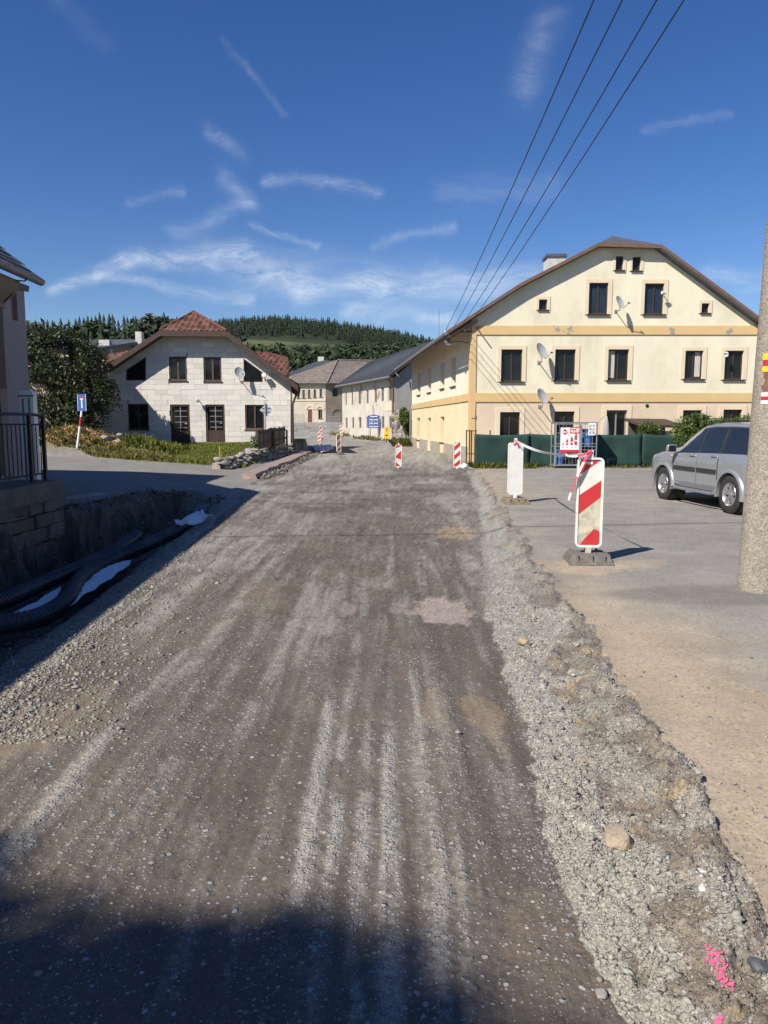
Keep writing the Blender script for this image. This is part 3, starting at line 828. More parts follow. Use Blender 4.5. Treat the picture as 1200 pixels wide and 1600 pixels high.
# --- the wide land out to the horizon (lies a little under the near ground)
ang = np.concatenate([np.linspace(-180, -48, 40)[:-1], np.linspace(-48, 48, 260), np.linspace(48, 180, 40)[1:]])
rad = np.concatenate([[2.0], np.geomspace(12, 160, 26), np.linspace(175, 950, 90), np.geomspace(1000, 6000, 18)])
A, R = np.meshgrid(np.radians(ang), rad)
TX = R * np.sin(A); TY = R * np.cos(A)
def land_all(x, y):
    return np.where(y > 40, land(x, np.maximum(y, 40)), 0)
TZ = land_all(TX, TY) + (fbm(TX * .02, TY * .02, 4, 201) - .5) * 5 * sstep(150, 400, np.hypot(TX, TY))
TZ = TZ - np.where(np.hypot(TX, TY) < 132, 1.4, 0.05)
ti = np.arange(TX.size).reshape(TX.shape)
tq = np.stack([ti[:-1, :-1], ti[:-1, 1:], ti[1:, 1:], ti[1:, :-1]], -1).reshape(-1, 4)
tn = fbm(TX * .012, TY * .012, 4, 203)
TC = np.array((.095, .112, .048)) * (.8 + .4 * tn)[..., None]
wood = ((TY > 470) | (np.abs(TX) > .4 * np.abs(TY) + 60))
TC[wood] = np.array((.03, .042, .018)); strawy = sstep(.5, .62, tn)[..., None] * .5 * (~wood)[..., None]
TC = TC * (1 - strawy) + np.array((.20, .19, .08)) * strawy
tag(mesh_np('hillside', np.stack([TX, TY, TZ], -1).reshape(-1, 3), tq, GROUND, colors={'earth': TC.reshape(-1, 3), 'pebble': np.stack([np.zeros(TX.size), np.full(TX.size, .3), np.zeros(TX.size)], -1)}, smooth=True), kind='structure')


# ------------------------------------------------------------------ loose stone: real chips lying on the road, the bank and the trench edge
def chip_variants(n, kind):
    if kind == 'ico':
        bm = bmesh.new(); bmesh.ops.create_icosphere(bm, subdivisions=1, radius=1.0)
        bm.verts.ensure_lookup_table()
        v = np.array([x.co[:] for x in bm.verts]); f = np.array([[q.index for q in x.verts] for x in bm.faces]); bm.free()
    else:
        v = np.array([(1, 0, 0), (-1, 0, 0), (0, 1, 0), (0, -1, 0), (0, 0, 1), (0, 0, -1)], float)
        f = np.array([(0, 2, 4), (2, 1, 4), (1, 3, 4), (3, 0, 4), (2, 0, 5), (1, 2, 5), (3, 1, 5), (0, 3, 5)])
    if kind == 'ico':                                   # broken stone: sharp-edged hulls of ten points
        vs, fs = [], []
        while len(vs) < n:
            p = rng.normal(size=(10, 3)); p /= np.linalg.norm(p, axis=1, keepdims=True)
            p *= np.array((1.15, .9, .7)) * (.8 + .4 * rng.random((1, 3)))
            bm = bmesh.new()
            for q in p: bm.verts.new(q)
            bmesh.ops.convex_hull(bm, input=bm.verts[:]); bmesh.ops.triangulate(bm, faces=bm.faces[:]); bmesh.ops.recalc_face_normals(bm, faces=bm.faces[:])
            bm.verts.index_update(); ff = np.array([[x.index for x in t.verts] for t in bm.faces])
            if len(ff) == 16 and len(bm.verts) == 10: vs.append(np.array([x.co[:] for x in bm.verts])); fs.append(ff)
            bm.free()
        return np.array(vs), np.array(fs)
    vs = [v * (0.5 + 0.95 * rng.random((len(v), 1))) * (0.6 + .8 * rng.random((1, 3))) for _ in range(n)]
    return np.array(vs), np.repeat(f[None], n, 0)


def scatter_chips(name, x, y, size, tone, kind, sink=.25, label=None):
    n = len(x)
    if n == 0: return
    vs, f = chip_variants(14, kind)
    pick_ = rng.integers(0, len(vs), n); V = vs[pick_]
    q = rng.normal(size=(n, 4)); q /= np.linalg.norm(q, axis=1, keepdims=True)
    w_, a, b, c = q.T
    Rm = np.stack([np.stack([1 - 2 * (b * b + c * c), 2 * (a * b - c * w_), 2 * (a * c + b * w_)], -1),
                   np.stack([2 * (a * b + c * w_), 1 - 2 * (a * a + c * c), 2 * (b * c - a * w_)], -1),
                   np.stack([2 * (a * c - b * w_), 2 * (b * c + a * w_), 1 - 2 * (a * a + b * b)], -1)], 1)
    V = np.einsum('nij,nkj->nki', Rm, V)
    V *= np.array((1.0, 1.0, .62)) * size[:, None, None] * (0.75 + .5 * rng.random((n, 1, 3)))
    z = surface(x, y)[0]
    P = np.stack([x, y, z + size * (.35 - sink)], -1)
    V = (V + P[:, None, :]).reshape(-1, 3)
    k = vs.shape[1]
    F = (f[pick_] + (np.arange(n) * k)[:, None, None]).reshape(-1, 3)
    T = np.repeat(tone, k, 0)
    o = mesh_np(name, V, F, MAT['chips'], colors={'tone': T}); o['kind'] = 'stuff'
    if label: o['label'] = label
    return o


def sample_ground(n, u0, u1, v0, v1):
    u = u0 + (u1 - u0) * rng.random(n); v = v0 + (v1 - v0) * rng.random(n)
    y = 2006.0 / (v - 660); x = (u - 600) / FPX * y
    return x, y


def tones(n, base, spread):
    g = np.clip(1 + spread * rng.normal(size=(n, 1)), .35, 2.0)
    return np.clip(np.array(base) * g * (1 + .015 * rng.normal(size=(n, 3))), .02, .7)


x, y = sample_ground(300000, -60, 1260, 770, 1720)
_, zn, cc, pb, _ = surface(x, y)
k = (zn == 0) & (rng.random(len(x)) < np.clip(pb, 0, 1) ** 1.5 * .85 + .008)
xr_, yr_ = x[k], y[k]
sz = np.exp(rng.normal(0, .45, len(xr_))) * np.maximum(.0022, .00075 * yr_ * .62); sz = np.clip(sz, .0012, np.maximum(.0075, .0013 * yr_))
big = yr_ < 6.2
t_ = tones(len(xr_), (.285, .268, .238), .3)
scatter_chips('road_gravel', xr_[big], yr_[big], sz[big], t_[big], 'ico')
scatter_chips('road_gravel', xr_[~big], yr_[~big], sz[~big] * 1.35, t_[~big], 'oct')
x, y = sample_ground(170000, 640, 1300, 760, 1720)
_, zn, cc, pb, _ = surface(x, y)
k = (zn == 1) & (rng.random(len(x)) < .22 + .75 * pb)
xb_, yb_, pb_ = x[k], y[k], pb[k]
sz = np.clip(np.exp(rng.normal(math.log(.0036), .62, len(xb_))), .0016, .018) * (.75 + .5 * (pb_ > .5))
sz = np.where(yb_ < 3.2, sz * .85, sz)
t_ = np.where((pb_ > .5)[:, None], tones(len(xb_), (.345, .325, .275), .13), tones(len(xb_), (.215, .18, .14), .3))
scatter_chips('bank_gravel', xb_, yb_, sz, t_, 'ico')
x, y = sample_ground(70000, -80, 460, 770, 1180)
_, zn, cc, pb, _ = surface(x, y)
dl = curve(XL, y) - x
k = ((zn == 3) & (dl < 1.3)) | ((zn == 0) & (dl > -.9) & (rng.random(len(x)) < .6 * np.exp(dl * 3.2)))
scatter_chips('trench_gravel', x[k], y[k], np.clip(np.exp(rng.normal(math.log(.008), .45, k.sum())), .004, .024), tones(k.sum(), (.30, .28, .235), .16), 'oct')
x, y = sample_ground(30000, -80, 440, 770, 1000)
_, zn, cc, pb, _ = surface(x, y)
k = np.isin(zn, (3, 7)) & (curve(XL, y) - x > .9) & (rng.random(len(x)) < .22)
scatter_chips('trench_clods', x[k], y[k], np.clip(np.exp(rng.normal(math.log(.018), .6, k.sum())), .006, .07), tones(k.sum(), (.14, .11, .08), .3), 'ico')
x, y = sample_ground(16000, 860, 1300, 900, 1720)
_, zn, cc, pb, _ = surface(x, y)
k = (zn == 2) & (rng.random(len(x)) < np.clip(pb * 4.0, 0.05, .22))
scatter_chips('forecourt_grit', x[k], y[k], np.clip(np.exp(rng.normal(math.log(.0042), .5, k.sum())), .002, .016), tones(k.sum(), (.29, .235, .165), .22), 'oct')


def stone(name, label, p, size, mat, seed, flat=.65, group=None, parent=None, cat='stone', sub=3, rz=0.0, kindname=None):
    """One rounded, broken stone as a body of its own."""
    bm = bmesh.new(); bmesh.ops.create_icosphere(bm, subdivisions=sub, radius=1.0)
    r = random.Random(seed)
    planes = [(Vector((r.gauss(0, 1), r.gauss(0, 1), r.gauss(0, 1))).normalized(), r.uniform(.55, .9)) for _ in range(9)]
    from mathutils import noise as mn
    for v in bm.verts:
        c = v.co.copy()
        for n, d in planes:
            e = c.dot(n)
            if e > d: c -= n * (e - d) * .85
        c *= 1 + .10 * mn.noise(c * 2.1 + Vector((seed, 0, 0))) + .04 * mn.noise(c * 6 + Vector((0, seed, 0)))
        v.co = Vector((c.x * size[0], c.y * size[1], c.z * size[2]))
    me = bpy.data.meshes.new(name); bm.to_mesh(me); bm.free(); me.materials.append(mat)
    o = bpy.data.objects.new(name, me); o.location = p; o.rotation_euler = (0, 0, rz)
    if parent is not None:
        o.parent = parent; o.location = Vector(p) - wloc(parent)
    else: tag(o, label, cat, group)
    return link(o)


def ground_stone(u, v, w_px, hratio, mat, label, seed, depth=1.0, lift=.3, group=None):
    p = at_z(u, v, .05); p.z = hgt(p.x, p.y)
    w = w_px / FPX * p.y / 2
    return stone('stone', label, (p.x, p.y, p.z + w * hratio * lift), (w, w * depth, w * hratio), mat, seed, group=group, rz=rnd.uniform(-.4, .4))


ground_stone(966, 1318, 58, .72, MAT['stone_tan'], 'big tan flat-topped rock lying on the grey gravel bank', 5, .85, .45)
ground_stone(819, 1004, 23, .85, MAT['stone_tan'], 'small tan rock standing up on the bank beside the dried puddle', 8, .8, .6)
ground_stone(1095, 1395, 30, .35, MAT['stone_pale'], 'white chalky chunk sunk in the brown soil of the bank', 12, .8)
ground_stone(1098, 1415, 20, .5, MAT['stone_pale'], 'pale angular flake just below the white chalky chunk', 13, 1.4)
ground_stone(940, 1531, 22, .8, MAT['stone'], 'grey long stone on the road, largest of the three by the bank foot', 21, 1.2, .4)
ground_stone(954, 1524, 15, .7, MAT['stone'], 'grey stone at the bank foot touching the largest of the three', 22, 1.0, .4)
ground_stone(938, 1508, 13, .7, MAT['stone'], 'rounded grey stone at the bank foot, farthest of the three', 23, 1.0, .4)
for i, (u, v, w, lab) in enumerate(((58, 1497, 15, 'pale flat stone in the shaded corner of the road'), (632, 1551, 12, 'small pale stone alone in the bright gravel streak'),
                                    (1089, 1244, 17, 'dark grey stone on the soil edge of the bank by the sand'), (1000, 1190, 14, 'charcoal lump on the bank above the tan rock'),
                                    (716, 1135, 11, 'light stone at the road edge below the dried puddle'), (1184, 1536, 44, 'dark broken asphalt lump at the bottom right edge of the bank'),
                                    (894, 1060, 20, 'grey asphalt crumb on top of the bank beside the sandy dirt'), (902, 1020, 16, 'dark asphalt crumb on the bank top, level with the small tan rock'))):
    ground_stone(u, v, w, .6, MAT['stone'] if i != 5 else MAT['slate_roof'], lab, 30 + i, .9, .35)

# pink survey paint sprayed on the bank
mb = MB()
for q_, (u0, v0, u1, v1, w) in enumerate(((1107, 1494, 1118, 1508, 9), (1118, 1508, 1128, 1522, 11), (1128, 1522, 1142, 1542, 12), (1122, 1584, 1126, 1588, 7))):
    if q_ == 3:
        tag(mb.build('paint_mark', MAT['paint_pink']), 'bright pink spray paint streak on the gravel bank', 'paint mark'); mb = MB()
    for k in range(10):
        t = k / 9 + rnd.uniform(-.06, .06)
        for j in range(3):
            u = u0 + (u1 - u0) * t + rnd.gauss(0, w * .30); v = v0 + (v1 - v0) * t + rnd.gauss(0, w * .22)
            p = at_z(u, v, .1); p.z = hgt(p.x, p.y) + .006
            s = rnd.uniform(.0018, .0045)
            mb.face([(p.x - s, p.y - s * 1.2, p.z), (p.x + s, p.y - s, p.z + .002), (p.x + s * .8, p.y + s, p.z + .004), (p.x - s, p.y + s, p.z + .002)])
tag(mb.build('paint_mark', MAT['paint_pink']), 'small pink paint dab below the long pink streak', 'paint mark')


# ------------------------------------------------------------------ windows
def window(fr, rect, parent, recess=.14, fm='frame_dark', gm='glass', bars=(1, 0), surround=None, sill=None, fw=.055, name='window', label=None, poly=None, curtain=False):
    a, b, c, d = rect
    mb = MB(); fd = .06
    if poly is None:
        mb.fbox(fr, a, b, a + fw, d, -recess, -recess + fd); mb.fbox(fr, c - fw, b, c, d, -recess, -recess + fd)
        mb.fbox(fr, a + fw, b, c - fw, b + fw, -recess, -recess + fd); mb.fbox(fr, a + fw, d - fw, c - fw, d, -recess, -recess + fd)
        for i in range(bars[0]):
            s = a + (c - a) * (i + 1) / (bars[0] + 1); mb.fbox(fr, s - fw * .55, b + fw, s + fw * .55, d - fw, -recess, -recess + fd * .9)
        for i in range(bars[1]):
            z = b + (d - b) * (i + 1) / (bars[1] + 1)
            mb.fbox(fr, a + fw, z - fw * .4, c - fw, z + fw * .4, -recess + .002, -recess + fd * .8)
    else:
        n = len(poly); cx = sum(p[0] for p in poly) / n; cz = sum(p[1] for p in poly) / n
        for i in range(n):
            p, q = poly[i], poly[(i + 1) % n]
            pi = (p[0] + (cx - p[0]) * .13, p[1] + (cz - p[1]) * .13); qi = (q[0] + (cx - q[0]) * .13, q[1] + (cz - q[1]) * .13)
            k = (p, q, qi, pi)
            mb.hexa([fr.p(s, z, -recess) for s, z in k] + [fr.p(s, z, -recess + fd) for s, z in k])
    w = mb.build(name, MAT[fm], parent)
    if label: w['label'] = label
    g = MB()
    if poly is None: g.fbox(fr, a + .01, b + .01, c - .01, d - .01, -recess - .012, -recess + .012)
    else: g.prism([fr.p(s, z, -recess + .012) for s, z in poly], [fr.p(s, z, -recess - .012) for s, z in poly])
    g.build('pane', MAT[gm], w)
    if curtain:
        cu = MB(); n = 9; s0, s1 = (a + fw, a + (c - a) * .36) if curtain == 1 else (a + (c - a) * .62, c - fw)
        for i in range(n):
            x0 = s0 + (s1 - s0) * i / n; x1 = s0 + (s1 - s0) * (i + 1) / n
            cu.hexa([fr.p(x0, b + .1, -recess + .015), fr.p(x1, b + .1, -recess + .015 + (.012 if i % 2 else .0)), fr.p(x1, b + .1, -recess + .013), fr.p(x0, b + .1, -recess + .013),
                     fr.p(x0, d - fw, -recess + .015), fr.p(x1, d - fw, -recess + .015 + (.012 if i % 2 else .0)), fr.p(x1, d - fw, -recess + .013), fr.p(x0, d - fw, -recess + .013)])
        cu.build('curtain', MAT['curtain'], w)
    if surround:
        w_, th, mt = surround; t = MB()
        t.fbox(fr, a - w_, b - .02, a, d + w_, .003, th); t.fbox(fr, c, b - .02, c + w_, d + w_, .003, th); t.fbox(fr, a, d, c, d + w_, .003, th)
        t.build('window_surround', MAT[mt], parent, bevel=.008)
    if sill:
        s_, th, mt = sill; t = MB()
        t.fbox(fr, a - s_, b - .05, c + s_, b - .003, -recess + .03, th)
        t.build('window_sill', MAT[mt], parent)
    return w


def roof_profile(parent, prof, d, length, thick, mat, name='roof', hip=None):
    """Roof planes hung between a front outline and the same outline further back."""
    mb = MB()
    D = Vector(d) * length
    for i in range(len(prof) - 1):
        a, b = Vector(prof[i]), Vector(prof[i + 1])
        mb.slab([a, b, b + D, a + D], thick)
    return mb.build(name, mat, parent)


# ================================================================== the tall cream house on the right
YR = 33.0
ca = at_y(735, 715, YR); fa = at_z(643, 697, 0)
FRG = Frame((ca.x, YR), (ca.x + 10, YR), out=(0, -1))
FRS = Frame((ca.x, YR), (fa.x, fa.y), out=(-1, 0))
RD = FRS.ex.copy()                                     # the house runs back along this
houseR = thing('cream_house', 'tall cream gable house with ochre bands behind a green net fence', 'house', (ca.x + 6, YR + 8, 0))
rs = lambda u, v: FRG.pix(u, v)
s_r = rs(1197, 600)[0]
zT = rs(735, 503)[1]
prof_px = [(720, 505), (815, 442), (936, 381), (1034, 383), (1197, 503)]
wins = dict(
    attic_small=[(962, 400, 974, 422), (988, 401, 1001, 423)],
    attic=[(920, 442, 950, 491), (1007, 443, 1037, 491)],
    square=[(842, 468, 855, 484), (1096, 474, 1108, 489)],
    middle=[(783, 546, 816, 596), (867, 546, 899, 594), (950, 546, 982, 594), (1070, 548, 1098, 592), (1132, 548, 1161, 593)],
    ground=[(781, 644, 812, 692), (866, 643, 897, 692), (947, 641, 979, 691), (1066, 641, 1095, 690), (1129, 640, 1158, 690)])
holes = [FRG.rect(*r) for k in wins for r in wins[k]]
# plinth, lower storey, upper wall and gable as separate sheets one over the other
zb1 = rs(735, 628)[1]; zb2 = rs(735, 614)[1]; zc1 = rs(735, 523)[1]; zc2 = rs(735, 509)[1]
s_p = rs(744, 600)[0]
ztop = [(rs(u, v)[0], rs(u, v)[1]) for u, v in ((735, 500), (815, 448), (936, 387), (1034, 389), (1197, 508))]
mb = MB(); wall(mb, FRG, [(0, zb1 - .05), (s_r, zb1 - .05)] + [(ztop[4][0], ztop[4][1]), ztop[3], ztop[2], ztop[1], (0, ztop[0][1])], [h for h in holes if h[1] > zb1], .22)
low = MB(); wall(low, FRG, [(0, -.6), (s_r, -.6), (s_r, zb1 - .05), (0, zb1 - .05)], [h for h in holes if h[1] < zb1], .22)
SD = FRS.len
swin = [(650.5, 582, 656, 614), (668, 575, 673.5, 613), (688, 565, 694.5, 608), (705, 557, 712, 604)]
srect = [FRS.rect(*r) for r in ((652, 581, 657, 617), (668, 573, 673.5, 613), (688, 564.5, 694.5, 607), (704.5, 557, 712.3, 603.5))]
slow = [FRS.rect(*r) for r in ((651.5, 653, 656, 687), (668, 653, 673, 704), (688, 651, 694, 691))]
zsb1 = FRS.pix(724, 628)[1]; zsb2 = FRS.pix(724, 616.5)[1]
up_ = MB(); wall(up_, FRS, [(0, zsb1), (SD, zsb1), (SD, 5.9), (0, ztop[0][1])], srect, .34)
sl_ = MB(); wall(sl_, FRS, [(0, -.6), (SD, -.6), (SD, zsb1), (0, zsb1)], slow, .34)
# right side and back close the body
bk = RD * SD
pr = FRG.p(s_r, 0); pl = FRG.p(0, 0)
for q in (mb,):
    q.face([pr, pr + bk, pr + bk + Vector((0, 0, 5.9)), pr + Vector((0, 0, 5.9))])
    q.face([pl + bk, pr + bk, pr + bk + Vector((0, 0, 5.9)), pl + bk + Vector((0, 0, 5.9))])
up_.build('wall', MAT['plaster_cream_lit'], houseR, fix=False)['label'] = 'upper street wall, cream paled for stronger sun'
wR = mb.build('wall', MAT['plaster_cream'], houseR, fix=False)
sl_.build('wall', MAT['plaster_sand'], houseR, fix=False)['label'] = 'sandy yellow lower street wall'
low.build('wall', MAT['plaster_pink'], houseR, fix=False)['label'] = 'pinkish beige lower storey wall'
for (za, zb_, mt) in ((zb1, zb2, 'plaster_ochre'), (zc1, zc2, 'plaster_ochre_worn')):
    m_ = MB(); m_.fbox(FRG, s_p - .02, za, s_r, zb_, .003, .05); m_.build('wall_band', MAT[mt], houseR)
m_ = MB(); m_.fbox(FRG, 0.0, -.5, s_p - .02, zc2, .003, .045); m_.build('corner_pilaster', MAT['plaster_ochre'], houseR)
m_ = MB(); m_.fbox(FRS, .45, zsb1, SD, zsb2, .003, .05); m_.build('wall_band', MAT['plaster_ochre'], houseR)
m_ = MB(); m_.fbox(FRS, .0, -.5, .45, 5.1, .003, .04); m_.build('corner_pilaster', MAT['plaster_ochre'], houseR)
for s0, s1 in ((.47, slow[2][0] - .0), (slow[2][2], slow[1][0]), (slow[1][2], slow[0][0]), (slow[0][2], SD)):
    m_ = MB(); m_.fbox(FRS, s0, -.5, s1, .62, .003, .03); m_.build('plinth', MAT['plinth'], houseR)
for k in wins:
    for i, r in enumerate(wins[k]):
        R = FRG.rect(*r)
        if k == 'attic_small': window(FRG, R, houseR, .16, surround=(.13, .03, 'plaster_trim'), sill=(.06, .08, 'frame_dark'), bars=(0, 0))
        elif k == 'square': window(FRG, R, houseR, .16, surround=(.13, .03, 'plaster_trim'), sill=(.06, .08, 'frame_dark'), bars=(0, 0))
        elif k == 'attic': window(FRG, R, houseR, .14, gm='glass_sky_tint', surround=(.17, .03, 'plaster_trim'), sill=(.08, .1, 'frame_dark'), fw=.06)
        elif k == 'middle': window(FRG, R, houseR, .16, surround=(.17, .03, 'plaster_trim'), sill=(.08, .1, 'frame_dark'), curtain=(False, False, 1, 2, False)[i])
        else: window(FRG, R, houseR, .16, fm='frame_grey' if i == 2 else 'frame_dark', surround=(.2, .03, 'plaster_trim'))
for r in srect: window(FRS, r, houseR, .32, sill=(.05, .08, 'frame_dark'), bars=(1, 0))
for i, r in enumerate(slow):
    if i == 1:
        t = MB(); t.fbox(FRS, r[0], r[1], r[2], r[3], -.33, -.28); t.build('door', MAT['frame_grey'], houseR)
    else: window(FRS, r, houseR, .32, sill=(.05, .06, 'frame_dark'))
# roof: two long planes, clipped by a small hip over the front gable
OV = .36
def rf(u, v, y=YR - OV): return at_y(u, v, y)
A, K, B = rf(936, 380), rf(815, 442), rf(699, 517)
C, Dd = rf(1034, 383), rf(1216, 517)
rid_z = rf(985, 350).z; rid_x = rf(985, 350).x
A0 = Vector((rid_x, YR - OV, rid_z))
hipback = 2.0
top = A0 + RD * hipback
L_ = SD + OV + .3
T_ = .16
rm = MB()
rm.slab([K, A, top, A0 + RD * L_, K + RD * L_], T_)
rm.slab([B, K, K + RD * L_, B + RD * L_], T_)
rm.slab([C, Dd, Dd + RD * L_, A0 + RD * L_, top], T_)
rm.slab([A, C, top], T_)
roofR = rm.build('roof', MAT['slate_roof'], houseR)
fb = MB()
for p, q in ((B, K), (K, A), (A, C), (C, Dd)):
    dn = Vector((0, 0, -.13)); fw_ = Vector((0, -.03, 0))
    fb.hexa([p + dn + fw_, q + dn + fw_, q + dn - fw_ * .0 + Vector((0, .02, 0)), p + dn + Vector((0, .02, 0)), p + fw_ + Vector((0, 0, .02)), q + fw_ + Vector((0, 0, .02)), q + Vector((0, .02, .02)), p + Vector((0, .02, .02))])
fb.build('verge_board', MAT['fascia'], houseR)
# boarded soffit and gutter of the street eave, rafter ends showing where boards are gone
so = MB(); wl = FRS.p(0, 0, 0)
for k in range(26):
    o0 = B + RD * (.9 + k * (L_ - 1.0) / 26); o1 = B + RD * (.9 + (k + 1) * (L_ - 1.0) / 26 - .012)
    inw = Vector((1.05, .09, .62))
    if k in (0, 1): continue
    so.hexa([o0 + Vector((0, 0, -.24)), o0 + inw + Vector((0, 0, -.24)), o1 + inw + Vector((0, 0, -.24)), o1 + Vector((0, 0, -.24)),
             o0 + Vector((0, 0, -.215)), o0 + inw + Vector((0, 0, -.215)), o1 + inw + Vector((0, 0, -.215)), o1 + Vector((0, 0, -.215))])
so.build('soffit', MAT['soffit'], houseR)
for k in range(9):
    o0 = B + RD * (.15 + k * .42)
    r_ = MB(); inw = Vector((1.3, .1, .70))
    a_ = o0 + Vector((.02, 0, -.20)); r_.hexa([a_ + Vector((0, 0, -.12)), a_ + inw + Vector((0, 0, -.12)), a_ + inw + RD * .10 + Vector((0, 0, -.12)), a_ + RD * .10 + Vector((0, 0, -.12)), a_, a_ + inw, a_ + inw + RD * .10, a_ + RD * .10])
    r_.build('rafter', MAT['soffit'], houseR)
gt = MB(); gt.tube([B + Vector((-.07, 0, -.10)), B + RD * L_ + Vector((-.07, 0, -.10))], .075, 8); gt.build('gutter', MAT['zinc'], houseR)
dp = MB(); e = B + RD * (L_ - .2)
fc = FRS.p(SD - .15, 0, .12)
dp.tube([e + Vector((-.05, 0, -.12)), e + Vector((0.05, 0, -.45)), Vector((fc.x, fc.y, e.z - 1.0)), Vector((fc.x, fc.y, 0.0))], .05, 8); dp.build('downpipe', MAT['zinc'], houseR)
ch = MB(); cp = at_y(868, 405, 38.0)
ch.box(cp.x - .46, 37.6, 6.5, cp.x + .40, 38.6, cp.z + .02); chm = ch.build('chimney', MAT['chimney'], houseR)
c2 = MB(); c2.box(cp.x - .52, 37.54, cp.z + .024, cp.x + .46, 38.66, cp.z + .16); c2.build('chimney_cap', MAT['slate_roof'], chm)
ant = MB(); ap = at_y(686, 482, 47.0); ant.tube([(ap.x, 47, 6.2), (ap.x, 47, ap.z)], .022, 6)
tag(ant.build('antenna_mast', MAT['zinc']), 'thin bare antenna mast rising above the street eave of the cream house', 'antenna')
# thin overflow pipe with a long shadow, and flaking hole under the band
bb = MB(); q = FRG.p(*rs(745, 513)); bb.tube([q + Vector((0, .02, 0)), q + Vector((0, -.62, -.03))], .028, 8); bb.build('bracket_rod', MAT['black'], houseR)
vt = MB(); q = FRG.p(*rs(1011, 634)); vt.lathe([(.001, .03), (.07, .03), (.075, .0)], q, (0, -1, 0), 12); vt.build('vent_cap', MAT['black'], houseR)
mbx = MB(); a, b_ = rs(736, 653); mbx.fbox(FRG, a, b_, a + .17, b_ + .17, .046, .08); mbx.build('meter_box', MAT['plaster_ochre'], houseR)


def sat_dish(name, label, cat_group, wallpt, dish_dir, size, arm, mat='dish', outn=Vector((0, -1, 0)), rise=.15):
    """Wall bracket, oval reflector, feed arm and receiver."""
    t = thing(name, label, 'satellite dish', wallpt, group=cat_group)
    W = Vector(wallpt); c = W + outn * arm + Vector((0, 0, rise))
    f = Vector(dish_dir).normalized()
    a = f.cross(Vector((0, 0, 1))).normalized(); b = a.cross(f).normalized()
    m = MB(); rings = [(0.0, .085), (.35, .075), (.7, .042), (.93, .010), (1.0, 0.0)]; seg = 28
    for back in (0, 1):
        n0 = len(m.v)
        for r, h in rings:
            for k in range(seg):
                th = 2 * math.pi * k / seg
                p = c + (a * math.cos(th) * .92 + b * math.sin(th)) * r * size / 2 - f * (h * size / .85 * 1.0 + back * .006)
                m.v.append(tuple(p))
        for i in range(len(rings) - 1):
            for k in range(seg):
                k2 = (k + 1) % seg
                q = (n0 + i * seg + k, n0 + i * seg + k2, n0 + (i + 1) * seg + k2, n0 + (i + 1) * seg + k)
                m.f.append(q if back else q[::-1]); m.m.append(0)
    n1 = len(rings) * seg; e = (len(rings) - 1) * seg
    for k in range(seg):
        k2 = (k + 1) % seg; m.f.append((e + k, e + k2, n1 + e + k2, n1 + e + k)); m.m.append(0)
    m.build('reflector', MAT[mat], t, fix=False, smooth=40)
    br = MB(); j = c - f * (.10 * size / .85) - Vector((0, 0, size * .28)); 
    br.tube([W, W + outn * (arm * .85) + Vector((0, 0, -.02)), W + outn * arm + Vector((0, 0, .05)), c - f * .11], .02, 8)
    br.fbox(Frame((W.x, W.y), (W.x + 1, W.y), out=(outn.x, outn.y)), -.06, W.z - .08, .06, W.z + .08, .0, .015)
    br.build('bracket', MAT['zinc'], t)
    low = c - b * size / 2
    fe = c + f * size * .52 - b * size * .42
    fa_ = MB(); fa_.tube([low, fe], .013, 6); fa_.build('feed_arm', MAT['zinc'], t)
    ln = MB(); ln.lathe([(.001, -.05), (.028, -.05), (.03, .03), (.02, .06), (.001, .06)], fe + Vector((0, 0, .02)), (c - fe), 10); ln.build('receiver', MAT['dark_trim'], t)
    return t


DN = Vector((.62, -.66, .42))
for (u, v, sz, lab, wu, wv) in ((966, 472, .60, 'small grey satellite dish below the attic windows of the cream house', 962, 487),
                                (845, 548, .74, 'upper and larger dish of the two left of the second window column', 842, 567),
                                (847, 619, .72, 'lower dish of the pair, on the ochre band of the cream house', 843, 636)):
    q = FRG.p(*rs(wu, wv)); c = at_y(u, v, YR - .62)
    sat_dish('satellite_dish', lab, 'satellite dishes on the cream house', q, DN, sz, .62, rise=c.z - q.z)
q = FRG.p(*rs(1133, 556))
l_ = thing('wall_lamp', 'white floodlight beside the rightmost middle window of the cream house', 'lamp', q)
m_ = MB(); m_.tube([q, q + Vector((-.05, -.25, .08))], .02, 6); m_.build('arm', MAT['zinc'], l_)
m_ = MB(); m_.lathe([(.001, 0), (.06, 0), (.11, .15), (.10, .16), (.001, .12)], q + Vector((-.05, -.27, .1)), (-.5, -.6, -.5), 14); m_.build('lamp_shade', MAT['white_plastic'], l_)
q = FRG.p(*rs(1036, 461))
l_ = thing('wall_lamp', 'small white camera lamp on the right attic window frame', 'lamp', q)
m_ = MB(); m_.tube([q, q + Vector((-.02, -.3, .0))], .018, 6); m_.build('arm', MAT['zinc'], l_)
m_ = MB(); m_.lathe([(.001, 0), (.05, 0), (.06, .2), (.001, .2)], q + Vector((0, -.32, .03)), (-1, -.3, .05), 12); m_.build('lamp_shade', MAT['white_plastic'], l_)
